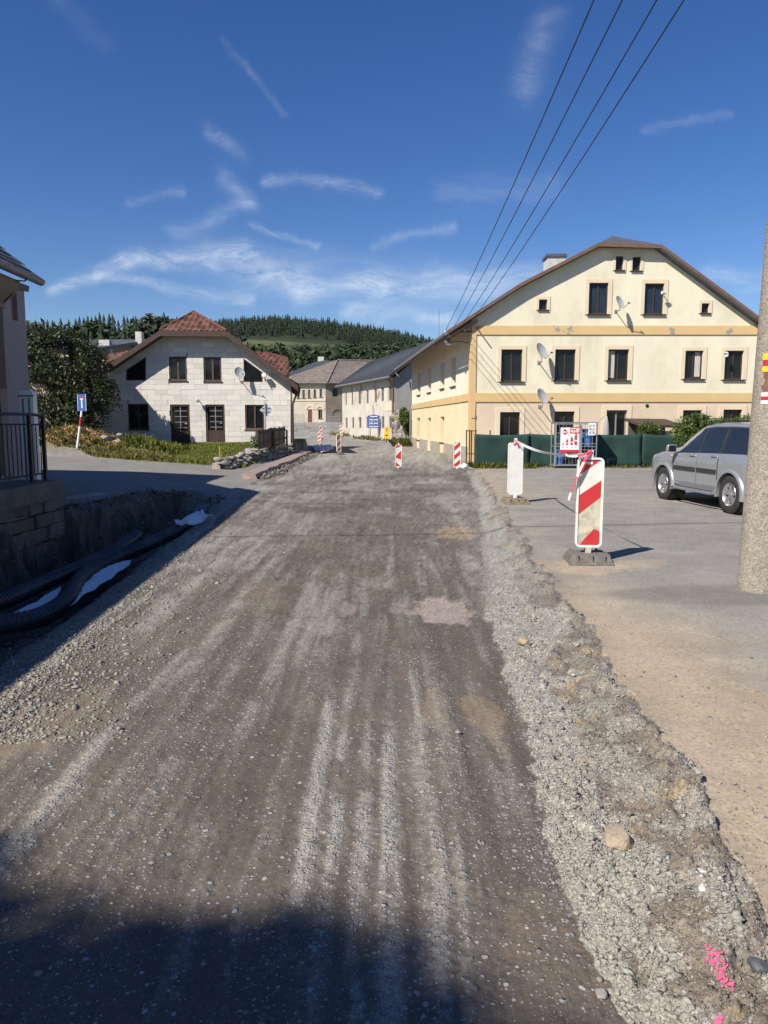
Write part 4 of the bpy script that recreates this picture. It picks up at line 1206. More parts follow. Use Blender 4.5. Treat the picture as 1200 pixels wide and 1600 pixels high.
# street lamp on the side wall, under the eave
q = FRS.p(.75, FRS.pix(725, 540)[1], 0)
l_ = thing('street_lamp', 'street lamp on a bent arm under the eave of the cream house', 'street lamp', q)
hd = at_y(700, 534, q.y - .35)
m_ = MB(); m_.tube([q, q + Vector((-.35, -.1, .06)), Vector((hd.x + .16, hd.y, hd.z - .01))], .025, 8); m_.build('arm', MAT['zinc'], l_)
m_ = MB(); m_.lathe([(.001, .22), (.05, .22), (.12, .10), (.2, 0), (.19, -.01), (.001, .02)], (hd.x, hd.y, hd.z - .06), (.35, 0, 1), 18); m_.build('lamp_shade', MAT['steel'], l_, smooth=40)
m_ = MB(); m_.lathe([(.001, -.10), (.08, -.08), (.13, 0), (.001, .01)], (hd.x, hd.y, hd.z - .06), (.35, 0, 1), 16); m_.build('lamp_bowl', MAT['lamp_glass'], l_, smooth=50)

# ================================================================== the block house on the left
YW = 40.0
wa = at_y(152, 692, YW)
FW = Frame((wa.x, YW), (wa.x + 10, YW), out=(0, -1))
ws = lambda u, v: FW.pix(u, v)
houseW = thing('block_house', 'unplastered white block house with clipped red tiled roof', 'house', (wa.x + 5, YW + 4, .5))
sW = ws(454, 600)[0]
gp = [ws(152, 708), ws(454, 708), ws(454, 591), ws(353, 521), ws(250, 521), ws(160, 581), ws(152, 586)]
wr = dict(upper=[(264, 557, 292, 595), (318, 558, 346, 596)], lower=[(200, 631, 232, 671), (383, 632.5, 413, 671)], door=[(266.5, 632, 297, 692), (321.5, 632, 351.5, 691)])
tri = [[(196.5, 594.5), (228, 594.5), (228, 557), (196.5, 578)], [(380.5, 597), (410.5, 597), (410.5, 582), (380.5, 560)]]
wh = [FW.rect(*r) for k in wr for r in wr[k]]
triz = [[ws(*p) for p in t] for t in tri]
# mortar core, then the blocks laid over it one by one
core = MB(); cp_ = [FW.p(s, z, -.14) for s, z in gp]
core.prism(cp_, [p + Vector((0, .1, 0)) for p in cp_])
wd = Vector((-.115, .993, 0)).normalized()             # the house runs back along this
HL = 11.0
pr_ = FW.p(sW, 0, -.15); pl_ = FW.p(0, 0, -.15)
core.hexa([pr_ + Vector((-.2, 0, -.3)), pr_ + Vector((0, 0, -.3)), pr_ + wd * HL + Vector((0, 0, -.3)), pr_ + wd * HL + Vector((-.2, 0, -.3)),
           pr_ + Vector((-.2, 0, 4.05)), pr_ + Vector((0, 0, 4.05)), pr_ + wd * HL + Vector((0, 0, 4.05)), pr_ + wd * HL + Vector((-.2, 0, 4.05))])
core.hexa([pl_ + Vector((0, 0, -.3)), pl_ + Vector((.2, 0, -.3)), pl_ + wd * HL + Vector((.2, 0, -.3)), pl_ + wd * HL + Vector((0, 0, -.3)),
           pl_ + Vector((0, 0, 4.2)), pl_ + Vector((.2, 0, 4.2)), pl_ + wd * HL + Vector((.2, 0, 4.2)), pl_ + wd * HL + Vector((0, 0, 4.2))])
core.build('wall', MAT['mortar'], houseW)
BHT = .272; BLN = .69
nblk = 0
z = gp[0][1] + .05; row = 0
holesW = wh
boxcache = {}
rest = MB()
blocks = []
while z < gp[3][1]:
    s = -.345 * (row % 2) - rnd.uniform(0, .12) * 0
    while s < sW:
        ln_ = BLN if rnd.random() > .08 else BLN * .55
        rects = [(max(s, 0) + .003, z + .003, min(s + ln_, sW) - .003, z + BHT - .003)]
        for h in holesW:
            rects = [q for r in rects for q in rect_minus(r, h)]
        for r in rects:
            if r[2] - r[0] < .05 or r[3] - r[1] < .03: continue
            polys = [clip_convex([(r[0], r[1]), (r[2], r[1]), (r[2], r[3]), (r[0], r[3])], gp)]
            # cut the two raking windows out
            for tz in triz:
                nxt = []
                for po in polys:
                    if len(po) < 3: continue
                    inside = clip_convex(po, tz)
                    if len(inside) < 3 or abs(poly_area(inside)) < .002: nxt.append(po); continue
                    ccw = tz if poly_area(tz) > 0 else tz[::-1]
                    cur = po
                    for i in range(len(ccw)):
                        a_, b_ = ccw[i], ccw[(i + 1) % len(ccw)]
                        outp = clip_poly(cur, b_, a_)
                        if len(outp) >= 3 and abs(poly_area(outp)) > .003: nxt.append(outp)
                        cur = clip_poly(cur, a_, b_)
                        if len(cur) < 3: break
                polys = nxt
            for po in polys:
                if len(po) >= 3 and abs(poly_area(po)) > .004: blocks.append(po)
        s += ln_
    z += BHT; row += 1
blocks.sort(key=lambda p: -abs(poly_area(p)))
cache = {}
for i, po in enumerate(blocks):
    jit = rnd.uniform(-.008, .008)
    m_ = MB(); m_.prism([FW.p(s, z, jit) for s, z in po], [FW.p(s, z, -.135) for s, z in po])
    if i < 300:
        key = None
        if len(po) == 4:
            ss = [p[0] for p in po]; zz = [p[1] for p in po]
            if len(set(round(x, 4) for x in ss)) == 2 and len(set(round(x, 4) for x in zz)) == 2:
                key = (round(max(ss) - min(ss), 3), round(max(zz) - min(zz), 3))
        if key and key in cache:
            src, o0 = cache[key]
            b_ = src.copy(); b_.location = Vector(src.location) + (FW.p(min(ss), min(zz), jit) - o0); link(b_)
        else:
            b_ = m_.build('block', MAT['block'], houseW)
            if key: cache[key] = (b_, FW.p(min(ss), min(zz), jit))
    else:
        rest.v.extend(m_.v); n = len(rest.v) - len(m_.v); rest.f.extend(tuple(q + n for q in f) for f in m_.f); rest.m.extend(m_.m)
if rest.f: tag(rest.build('block_offcuts', MAT['block'], houseW), kind='stuff')
for r in wr['upper']: window(FW, FW.rect(*r), houseW, .11, bars=(1, 0), sill=(.04, .05, 'frame_dark'), fw=.09, fm='wood_brown')
for i, r in enumerate(wr['lower']): window(FW, FW.rect(*r), houseW, .11, bars=(1, 0), sill=(.06, .05, 'wood_brown'), fw=.08, fm='frame_dark' if i == 0 else 'wood_brown')
for t in triz: window(FW, (0, 0, 1, 1), houseW, .11, poly=t, fm='frame_dark')
for i, r in enumerate(wr['door']):
    a, b_, c, d = FW.rect(*r)
    m_ = MB(); fwd = .1
    m_.fbox(FW, a, b_, a + fwd, d, -.12, -.04); m_.fbox(FW, c - fwd, b_, c, d, -.12, -.04); m_.fbox(FW, a + fwd, d - fwd, c - fwd, d, -.12, -.04); m_.fbox(FW, a + fwd, b_, c - fwd, b_ + .62, -.12, -.06)
    dd = m_.build('door', MAT['wood_dark'], houseW)
    g = MB(); g.fbox(FW, a + fwd, b_ + .6, c - fwd, d - fwd, -.125, -.10); g.build('pane', MAT['glass'], dd)
    g = MB()
    g.fbox(FW, (a + c) / 2 - .02, b_ + .62, (a + c) / 2 + .02, d - fwd, -.095, -.075)
    for k in range(4):
        zz = b_ + .62 + (d - fwd - b_ - .62) * (k + .6) / 4.4; g.fbox(FW, a + fwd + .12, zz - .015, c - fwd - .06, zz + .015, -.094, -.076)
    g.build('glazing_bars', MAT['frame_grey'], dd)
    g = MB(); g.tube([FW.p(c - .16, b_ + 1.0, -.03), FW.p(c - .28, b_ + 1.0, -.03)], .014, 6); g.build('handle', MAT['steel'], dd)
# roof with verge boards, tiled clipped hip, tiled side planes
OW = .75
yw = YW - OW
def rw(u, v): return at_y(u, v, yw)
Aw, Bw, Cw, Dw = rw(250, 517), rw(158, 578), rw(354, 518), rw(466, 603)
Rw = rw(301, 474); Rw = Vector((Rw.x, yw, rw(301, 479).z))
topw = at_y(303, 489, yw + 2.1)
ridge_end = topw + wd * 8.5
rm = MB()
Lw = HL + OW
rm.slab([Bw, Aw, topw, ridge_end, Bw + wd * Lw], .14); rm.slab([Cw, Dw, Dw + wd * Lw, ridge_end, topw], .14); rm.slab([Aw, Cw, topw], .14)
rm.build('roof', MAT['red_tiles_plain'], houseW)
# tail of the roof seen rising behind the right slope
fb = MB()
for p, q in ((Bw, Aw), (Aw, Cw), (Cw, Dw)):
    dn = Vector((0, 0, -.26)); f0 = Vector((0, -.035, .0)); f1 = Vector((0, .015, .0)); up_ = Vector((0, 0, .03))
    fb.hexa([p + dn + f0, q + dn + f0, q + dn + f1, p + dn + f1, p + f0 + up_, q + f0 + up_, q + f1 + up_, p + f1 + up_])
fb.build('verge_board', MAT['fascia_dark'], houseW)
sf = MB()
for p, q in ((Bw, Aw), (Aw, Cw), (Cw, Dw)):
    sf.slab([p + Vector((0, .02, -.17)), q + Vector((0, .02, -.17)), q + Vector((0, OW - .02, -.17)), p + Vector((0, OW - .02, -.17))], .02)
sf.build('soffit', MAT['fascia_dark'], houseW)


def tile_plane(parent, a, b, c, d, tw=.30, tl=.34, mat=None, keep=None, name='roof_tiles', lift=.01):
    """Interlocking clay tiles over a roof plane: a-b is the eave, d-c the ridge; each a curved piece with its own lip."""
    a, b, c, d = map(Vector, (a, b, c, d))
    ex = (b - a).normalized(); n = (b - a).cross(d - a).normalized()
    if n.z < 0: n = -n
    ey = n.cross(ex).normalized()
    if ey.dot(d - a) < 0: ey = -ey
    pts = [((p - a).dot(ex), (p - a).dot(ey)) for p in (a, b, c, d)]
    W = [min(p[0] for p in pts), max(p[0] for p in pts)]; H = max(p[1] for p in pts)
    V = []; F = []; T = []
    conv = pts if poly_area(pts) > 0 else pts[::-1]
    prof = [(0, .012), (.16, .05), (.36, .055), (.52, .015), (.8, .0), (1.0, .012)]
    for j in range(int(H / tl) + 1):
        for i in range(int((W[1] - W[0]) / tw) + 1):
            x0 = W[0] + i * tw; y0 = j * tl
            cx, cy = x0 + tw / 2, y0 + tl / 2
            ok = all((conv[(k + 1) % len(conv)][0] - conv[k][0]) * (cy - conv[k][1]) - (conv[(k + 1) % len(conv)][1] - conv[k][1]) * (cx - conv[k][0]) > -.02 for k in range(len(conv)) if conv[k] != conv[(k + 1) % len(conv)])
            if not ok: continue
            n0 = len(V); tn_ = rnd.uniform(.5, 1.45); jz = rnd.uniform(0, .008)
            for (px_, ph) in prof:
                p0 = a + ex * (x0 + px_ * tw) + ey * (y0 - .02) + n * (ph + .038 + lift + jz); p1 = a + ex * (x0 + px_ * tw) + ey * (y0 + tl + .02) + n * (ph + .012 + lift + jz)
                p2 = p0 - n * .03
                V += [p0, p1, p2]; T += [tn_] * 3
            for k in range(len(prof) - 1):
                q = n0 + 3 * k
                F.append((q, q + 3, q + 4, q + 1)); F.append((q + 2, q + 5, q + 3, q))
    if not V: return None
    o = mesh_np(name, [v[:] for v in V], F, mat or MAT['red_tiles'], parent, colors={'tone': np.repeat(np.array(T)[:, None], 3, 1)})
    o['kind'] = 'stuff'
    return o


tile_plane(houseW, Aw, Cw, topw, topw, .29, .30)
tile_plane(houseW, Cw, Dw, Dw, Cw) if False else None
tile_plane(houseW, Dw, Dw + wd * Lw, ridge_end, topw, .29, .34)
tile_plane(houseW, Bw + wd * Lw, Bw, topw, ridge_end, .29, .34)
# lower wing roofs that show past the slopes on both sides
def wing(pts_px, y0, y1, lab=None):
    a_, b_, c_, d_ = [at_y(u, v, y) for (u, v), y in zip(pts_px, (y0, y0, y1, y1))]
    m_ = MB(); m_.slab([a_, b_, c_, d_], .12); m_.build('roof', MAT['red_tiles_plain'], houseW)
    tile_plane(houseW, a_, b_, c_, d_, .29, .34)
wing([(440, 585), (452, 588), (450, 558), (400, 548)], 46, 49)
wing([(166, 566), (200, 560), (205, 549), (168, 555)], 46, 48)
hp = MB(); hp.tube([Aw + Vector((0, 0, .06)), topw + Vector((0, 0, .07))], .07, 8); hp.tube([Cw + Vector((0, 0, .06)), topw + Vector((0, 0, .07))], .07, 8); hp.tube([topw + Vector((0, 0, .07)), ridge_end + Vector((0, 0, .07))], .08, 8)
hp.build('ridge_tiles', MAT['red_tiles_plain'], houseW)
gt = MB(); gt.tube([Dw + Vector((.05, .05, -.12)), Dw + wd * Lw + Vector((.05, 0, -.12))], .07, 8); gt.build('gutter', MAT['fascia_dark'], houseW)
dp = MB(); q = FW.p(sW + .05, 0, -.1); e = Dw + wd * .8
dp.tube([e + Vector((.02, 0, -.15)), Vector((q.x + .12, q.y + .1, e.z - .65)), Vector((q.x + .03, q.y, e.z - .95)), Vector((q.x + .03, q.y, -.1))], .055, 8); dp.build('downpipe', MAT['fascia_dark'], houseW)
q = FW.p(*ws(378, 597))
sat_dish('satellite_dish', 'satellite dish on the white block house beside the raking window', None, q, Vector((.55, -.75, .38)), .62, .55, rise=at_y(369, 582, YW - .55).z - q.z)
q = FW.p(*ws(415, 592))
l_ = thing('wall_lamp', 'white outdoor lamp under the right slope of the block house', 'lamp', q)
m_ = MB(); m_.tube([q, q + Vector((.02, -.3, -.15)), q + Vector((0, -.32, .1))], .025, 8); m_.build('arm', MAT['zinc'], l_)
m_ = MB(); m_.box(q.x - .14, q.y - .42, q.z + .08, q.x + .1, q.y - .2, q.z + .26); m_.build('lamp_housing', MAT['white_plastic'], l_, bevel=.02)
q = FW.p(*ws(312, 627))
l_ = thing('wall_lamp', 'round porch lamp between the two doors of the block house', 'lamp', q)
m_ = MB(); m_.tube([q, q + Vector((.0, -.28, -.05))], .022, 8); m_.build('arm', MAT['zinc'], l_)
m_ = MB(); m_.lathe([(.001, 0), (.08, .02), (.11, .1), (.09, .18), (.001, .2)], q + Vector((-.02, -.3, -.08)), (-.2, -.2, 1), 16); m_.build('lamp_globe', MAT['lamp_glass'], l_, smooth=50)
# rubble footing of the street corner
for i in range(16):
    y = YW - .1 + (i % 8) * .02; s = sW - .12 - (i % 4) * .5; zz = .05 + (i // 4) * .16
    stone('footing_stone', None, FW.p(s, zz, .0), (.27, .16, .10), MAT['stone'], 300 + i, parent=houseW, sub=2)

# ---- annex whose wall shows past the bush, and the grey house behind
an = thing('white_annex', 'white annex behind the dark bush, heightened to shade the block house', 'outbuilding', (-16.2, 38, .8))
m_ = MB(); m_.box(-18.0, 37.2, .2, -14.75, 39.7, 5.2); m_.build('wall', MAT['plaster_trim'], an)  # height shaped so the upper edge shades the block house front
m_ = MB(); m_.box(-18.2, 37.0, 5.2, -14.6, 39.8, 5.5); m_.build('roof', MAT['slate_roof'], an)
m_ = MB(); m_.tube([(-14.62, 37.05, 5.2), (-14.62, 37.05, .8)], .05, 8); m_.build('downpipe', MAT['zinc'], an)
gh = thing('grey_house', 'dark grey flat-roofed house showing left of the block house roof', 'house', (-19, 55, 1))
a_ = at_y(141, 545, 50); b_ = at_y(232, 530, 60)
FG = Frame((a_.x, a_.y), (b_.x, b_.y), out=(0, -1))
m_ = MB()
m_.prism([FG.p(0, 0), FG.p(FG.len, 0), FG.p(FG.len, b_.z - .2), FG.p(0, a_.z - .2)], [FG.p(0, 0, -6), FG.p(FG.len, 0, -6), FG.p(FG.len, b_.z - .2, -6), FG.p(0, a_.z - .2, -6)]); m_.build('wall', MAT['plaster_brown'], gh)
m_ = MB(); m_.hexa([FG.p(-.3, a_.z - .2, .4), FG.p(FG.len, b_.z - .2, .4), FG.p(FG.len, b_.z - .2, -6.2), FG.p(-.3, a_.z - .2, -6.2), FG.p(-.3, a_.z, .4), FG.p(FG.len, b_.z, .4), FG.p(FG.len, b_.z, -6.2), FG.p(-.3, a_.z, -6.2)]); m_.build('roof', MAT['slate_roof'], gh)
for (u, v, w) in ((218, 521, .45), (165, 534, .7)):
    c = at_y(u, v, 57 if u > 200 else 53); m_ = MB(); m_.box(c.x - w / 2, c.y - .3, c.z - 1.2, c.x + w / 2, c.y + .3, c.z + .1); m_.build('chimney', MAT['chimney'], gh)

# ================================================================== old house with the dark metal roof, mid distance
ma = at_z(616.5, 691, 0); mbq = at_y(534.5, 679, 88)
FM = Frame((ma.x, ma.y), (mbq.x, 88), out=(-1, -.2))
houseM = thing('old_house', 'long old plastered house with dark metal roof and peeling front', 'house', (ma.x, ma.y + 8, 0))
def z3(x, y): return (420 + x / 4.615, 520 + y / 4.615)
up = [(552, 435, 563, 520), (596, 430, 609, 520), (645, 422, 664, 515), (703, 414, 720, 510), (761, 403, 779, 502), (810, 393, 830, 495), (863, 385, 886, 490)]
lo_ = [(553, 612, 568, 687), (600, 610, 615, 688), (650, 608, 667, 688), (703, 607, 718, 685), (760, 606, 778, 688), (812, 603, 833, 690), (867, 602, 888, 690)]
mr_ = [FM.rect(*z3(a, b), *z3(c, d)) for a, b, c, d in up + lo_]
zr_, zl_ = FM.pix(*z3(905, 318))[1], FM.pix(*z3(527, 384))[1]
m_ = MB(); wall(m_, FM, [(0, -.8), (FM.len, -.8), (FM.len, zl_), (0, zr_)], mr_, .16)
md = Vector((FM.ex.y, -FM.ex.x, 0)) if Vector((FM.ex.y, -FM.ex.x, 0)).x > 0 else -Vector((FM.ex.y, -FM.ex.x, 0))
m_.build('wall', MAT['plaster_old'], houseM, fix=False)
rz = at_y(660, 537, 66.2).z; HW = 3.5
m_ = MB(); g0 = FM.p(0, -.8); m_.prism([FM.p(0, -.8), FM.p(0, zr_), FM.p(0, rz) + md * HW, FM.p(0, zr_) + md * 2 * HW, FM.p(0, -.8) + md * 2 * HW],
                                        [FM.p(.3, -.8), FM.p(.3, zr_), FM.p(.3, rz) + md * HW, FM.p(.3, zr_) + md * 2 * HW, FM.p(.3, -.8) + md * 2 * HW])
m_.build('gable_wall', MAT['plaster_grey'], houseM)
m_ = MB(); m_.prism([FM.p(FM.len, -.8), FM.p(FM.len, zl_), FM.p(FM.len, rz) + md * HW, FM.p(FM.len, zl_) + md * 2 * HW, FM.p(FM.len, -.8) + md * 2 * HW],
                    [FM.p(FM.len - .3, -.8), FM.p(FM.len - .3, zl_), FM.p(FM.len - .3, rz) + md * HW, FM.p(FM.len - .3, zl_) + md * 2 * HW, FM.p(FM.len - .3, -.8) + md * 2 * HW]); m_.build('gable_wall', MAT['plaster_grey'], houseM)
e0 = FM.p(-.5, zr_ + .05, .6); e1 = FM.p(FM.len + .4, zl_ + .05, .6); r0 = FM.p(-.5, rz + .3) + md * HW; r1 = FM.p(FM.len + .4, rz + .3) + md * HW
b0 = FM.p(-.5, zr_) + md * (2 * HW + .6); b1 = FM.p(FM.len + .4, zl_) + md * (2 * HW + .6)
m_ = MB(); m_.slab([e0, e1, r1, r0], .16); m_.slab([r0, r1, b1, b0], .16); ro = m_.build('roof', MAT['metal_roof'], houseM)
sm = MB()
for k in range(34):
    t = k / 33; p = e0.lerp(e1, t); q = r0.lerp(r1, t); w_ = FM.ex * .03; h_ = Vector((0, 0, .05))
    sm.hexa([p - w_, p + w_, q + w_, q - w_, p - w_ + h_, p + w_ + h_, q + w_ + h_, q - w_ + h_])
sm.build('standing_seams', MAT['metal_roof'], ro)
gt = MB(); gt.tube([e0 + Vector((-.05, 0, -.1)), e1 + Vector((-.05, 0, -.1))], .09, 8); gt.build('gutter', MAT['zinc'], houseM)
dp = MB(); dp.tube([e0 + FM.ex * .4 + Vector((-.05, 0, -.1)), FM.p(.2, zr_ - .9, .12), FM.p(.15, -.1, .12)], .09, 8); dp.build('downpipe', MAT['fascia'], houseM)
for i, r in enumerate(mr_): window(FM, r, houseM, .13, fm='frame_grey', bars=(1, 0), fw=.08)
m_ = MB(); q = FM.rect(*z3(840, 505), *z3(905, 562)); m_.fbox(FM, q[0], q[1], q[2], q[3], .003, .03); m_.build('wall_panel', MAT['plaster_trim'], houseM)

# rubble wall and yard between the two houses
# ================================================================== yellow old house closing the street
YY_ = 115.0
ya = at_y(463, 661, YY_); yb = at_y(509, 659, YY_)
FY = Frame((ya.x - 3, YY_), (yb.x, YY_), out=(0, -1))
FYs = Frame((yb.x, YY_), (yb.x + 8.5, YY_ + 3.6), out=(.3, -1))
houseY = thing('yellow_house', 'old yellow house with hipped tiled roof closing the street', 'house', (yb.x - 3, YY_ + 5, 1.7))
yw_ = [(205, 415, 222, 472), (243, 412, 260, 470), (283, 410, 300, 468), (323, 408, 342, 466), (366, 405, 385, 463)]
yl_ = [(357, 553, 385, 618)]
yr_ = [FY.rect(*z3(a, b), *z3(c, d)) for a, b, c, d in yw_ + yl_]
ydoor = FY.rect(*z3(283, 553), *z3(313, 650))
zey = FY.pix(509, 599)[1]
m_ = MB(); wall(m_, FY, [(0, 0), (FY.len, 0), (FY.len, zey), (0, zey)], yr_ + [ydoor], .25)
m_.build('wall', MAT['plaster_yellow'], houseY, fix=False)
ysw = FYs.rect(*z3(458, 402), *z3(497, 460))
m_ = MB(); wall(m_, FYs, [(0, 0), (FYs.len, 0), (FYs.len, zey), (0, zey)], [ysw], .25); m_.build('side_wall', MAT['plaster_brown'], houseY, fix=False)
window(FYs, ysw, houseY, .2)
for r in yr_: window(FY, r, houseY, .2, fm='frame_grey', sill=(.1, .1, 'frame_dark'))
m_ = MB(); m_.fbox(FY, ydoor[0], ydoor[1], ydoor[2], ydoor[3], -.2, -.1); m_.build('door', MAT['wood_red'], houseY)
def arch(fr, s0, s1, z, mat, w=.25):
    m_ = MB(); c = (s0 + s1) / 2; r = (s1 - s0) / 2 + .15
    for k in range(10):
        t0, t1 = math.pi * k / 10, math.pi * (k + 1) / 10
        q = [(c + r * math.cos(t0), z + r * math.sin(t0)), (c + (r + w) * math.cos(t0), z + (r + w) * math.sin(t0)), (c + (r + w) * math.cos(t1), z + (r + w) * math.sin(t1)), (c + r * math.cos(t1), z + r * math.sin(t1))]
        m_.hexa([fr.p(s, zz, .003) for s, zz in q] + [fr.p(s, zz, .08) for s, zz in q])
    return m_.build('arch', mat, houseY)
arch(FY, ydoor[0], ydoor[2], ydoor[3], MAT['plaster_trim']); arch(FY, yr_[5][0], yr_[5][2], yr_[5][3], MAT['plaster_trim'])
q = FYs.rect(*z3(468, 560), *z3(522, 655)); arch(FYs, q[0], q[2], q[3] - .6, MAT['plaster_tan'], .4)
m_ = MB(); m_.fbox(FY, 0, FY.pix(*z3(300, 492))[1], FY.len, FY.pix(*z3(300, 484))[1], .003, .08); m_.build('wall_band', MAT['plaster_trim'], houseY)
ev = [FY.p(-.6, zey, .6), FY.p(FY.len + .3, zey, .6), FYs.p(FYs.len, zey, .5), FY.p(-.6, zey, -12)]
t0_ = at_y(528, 563, YY_ + 5.5); t1_ = at_y(592, 565, YY_ + 8); 
m_ = MB()
left_top = t0_ + Vector((-.4, 0, 0))
m_.slab([ev[0], ev[1], t0_, left_top], .2); m_.slab([ev[1], ev[2], t1_, t0_], .2)
ry = m_.build('roof', MAT['grey_tiles'], houseY)
rows_ = MB()
for (a_, b_, c_, d_) in ((ev[0], ev[1], t0_, left_top), (ev[1], ev[2], t1_, t0_)):
    for k in range(20):
        t = k / 20; p = a_.lerp(d_, t); q = b_.lerp(c_, t); n_ = Vector((0, 0, .10)); f_ = (d_ - a_).normalized() * .36
        rows_.hexa([p, q, q + f_, p + f_, p + n_, q + n_, q + f_ + n_ * .2, p + f_ + n_ * .2])
tag(rows_.build('tile_courses', MAT['grey_tiles'], ry), kind='stuff')
hp = MB(); hp.tube([ev[1] + Vector((0, 0, .1)), t0_ + Vector((0, 0, .1)), t1_ + Vector((0, 0, .1))], .14, 6); hp.build('ridge_tiles', MAT['grey_tiles'], houseY)
# dark-roofed house behind it
hd_ = thing('dark_roof_house', 'house with plain dark roof slope rising left of the yellow house roof', 'house', (-14, 130, 3))
P_ = lambda x, y, d: at_y(*z3(x, y), d)
a_, b_, c_, d_ = P_(100, 310, 128), P_(210, 352, 125), P_(468, 208, 134), P_(385, 188, 140)
m_ = MB(); m_.slab([a_, b_, c_, d_], .3); m_.build('roof', MAT['metal_roof'], hd_)
e_ = P_(420, 186, 141); m_ = MB(); m_.slab([b_, c_, e_ + Vector((1.5, 1, -.1)), b_ + Vector((5, 4, -1))], .3); m_.build('roof', MAT['slate_roof'], hd_)
m_ = MB(); lowz = land(np.array([-15.]), np.array([128.]))[0]
m_.prism([Vector((p.x, p.y, lowz - 1)) for p in (a_, b_, c_, d_)], [Vector((p.x, p.y + .3, p.z - .32)) for p in (a_, b_, c_, d_)]); m_.build('wall', MAT['plaster_grey'], hd_)
c = P_(378, 182, 138); m_ = MB(); m_.box(c.x - .6, c.y - .4, c.z - 1.5, c.x + .5, c.y + .4, c.z + .2); m_.build('chimney', MAT['chimney'], hd_)
# long pale shed among the trees
sh = thing('pale_shed', 'long pale shed roof glimpsed between the trees above the dark roof', 'shed', (-12, 205, 8))
a_, b_ = at_y(474, 560, 205), at_y(523, 561, 205)
m_ = MB(); m_.box(a_.x, 205, a_.z - 5, b_.x, 211, a_.z); m_.build('wall', MAT['plaster_grey'], sh)
m_ = MB(); m_.slab([(a_.x - .3, 204.6, a_.z + .02), (b_.x + .3, 204.6, a_.z + .02), (b_.x + .3, 211, a_.z + 1.1), (a_.x - .3, 211, a_.z + 1.1)], .2); m_.build('roof', MAT['white_plastic'], sh)

# ================================================================== dark house close on the left, with slates
LX = -7.2
hl = thing('tan_house', 'shaded tan house at the left edge with slate eave and gutter', 'house', (LX, 14.6, 0))
eL = at_y(66, 437, 15.0)
zE = eL.z
FL = Frame((LX, -1.5), (LX, 14.6), out=(1, 0))
doorL = FL.rect(-40, 606, 14.5, 745)
m_ = MB(); wall(m_, FL, [(0, -.2), (FL.len, -.2), (FL.len, zE - .35), (0, zE - .35)], [(doorL[0], .7, doorL[2], doorL[3]), (9.2, 1.7, 10.3, 3.2)], .25)
m_.build('wall', MAT['plaster_tan'], hl, fix=False)
m_ = MB(); m_.fbox(FL, doorL[0], .7, doorL[2], doorL[3], -.24, -.16); m_.build('door', MAT['plaster_lilac'], hl)
window(FL, (9.2, 1.7, 10.3, 3.2), hl, .2)
RH = 5.2; SL = .80
rzL = zE + RH * SL
m_ = MB(); m_.prism([(LX, 14.6, -.2), (LX - 2 * RH + .9, 14.6, -.2), (LX - 2 * RH + .9, 14.6, zE), (LX - RH + .44, 14.6, rzL - .2), (LX, 14.6, zE - .1)],
                    [(LX, 14.3, -.2), (LX - 2 * RH + .9, 14.3, -.2), (LX - 2 * RH + .9, 14.3, zE), (LX - RH + .44, 14.3, rzL - .2), (LX, 14.3, zE - .1)])
m_.build('gable_wall', MAT['plaster_tan'], hl)
m_ = MB(); m_.prism([(LX, -1.5, -.2), (LX - 2 * RH + .9, -1.5, -.2), (LX - 2 * RH + .9, -1.5, zE), (LX - RH + .44, -1.5, rzL - .2), (LX, -1.5, zE - .1)],
         [(LX, -1.2, -.2), (LX - 2 * RH + .9, -1.2, -.2), (LX - 2 * RH + .9, -1.2, zE), (LX - RH + .44, -1.2, rzL - .2), (LX, -1.2, zE - .1)])
m_.build('gable_wall', MAT['plaster_tan'], hl)
ex_ = eL.x - .06
m_ = MB(); m_.slab([(ex_ - .06, -1.8, zE + .02), (ex_ - .06, 14.75, zE + .02), (ex_ - RH, 14.75, rzL), (ex_ - RH, -1.8, rzL)], .10)
m_.slab([(ex_ - 2 * RH, -1.8, zE), (ex_ - 2 * RH, 14.9, zE), (ex_ - RH, 14.9, rzL), (ex_ - RH, -1.8, rzL)], .10)
m_.build('roof', MAT['slate_roof'], hl)
# moulded cornice under the eave
prof_c = [(0, -.62), (.06, -.60), (.07, -.5), (.16, -.42), (.26, -.34), (.34, -.24), (.36, -.14), (.36, -.10), (0, -.10)]
m_ = MB(); m_.prism([(LX + a, 14.58, zE + b) for a, b in prof_c], [(LX + a, -1.5, zE + b) for a, b in prof_c]); m_.build('cornice', MAT['plaster_tan'], hl, smooth=35)
gt = MB(); n_ = 10
prof_g = [(math.cos(t) * .085, math.sin(t) * .085) for t in [math.pi + math.pi * k / n_ for k in range(n_ + 1)]] + [(math.cos(t) * .072, math.sin(t) * .072) for t in [2 * math.pi - math.pi * k / n_ for k in range(n_ + 1)]]
gt.prism([(ex_ + .02 + a, 15.05, zE - .02 + b) for a, b in prof_g], [(ex_ + .02 + a, -1.8, zE + .05 + b) for a, b in prof_g]); gt.build('gutter', MAT['zinc'], hl)
for yk in (14.4, 12.9, 11.4):
    g_ = MB(); g_.tube([(LX + .35, yk, zE - .12), (ex_ - .02, yk, zE - .13), (ex_ + .11, yk, zE - .02)], .014, 6); g_.build('gutter_bracket', MAT['black'], hl)
g_ = MB(); g_.tube([(LX + .30, 14.45, zE - .10), (LX + .24, 14.48, zE - .32), (LX + .04, 14.5, zE - .5)], .035, 8); g_.build('downpipe', MAT['black'], hl)
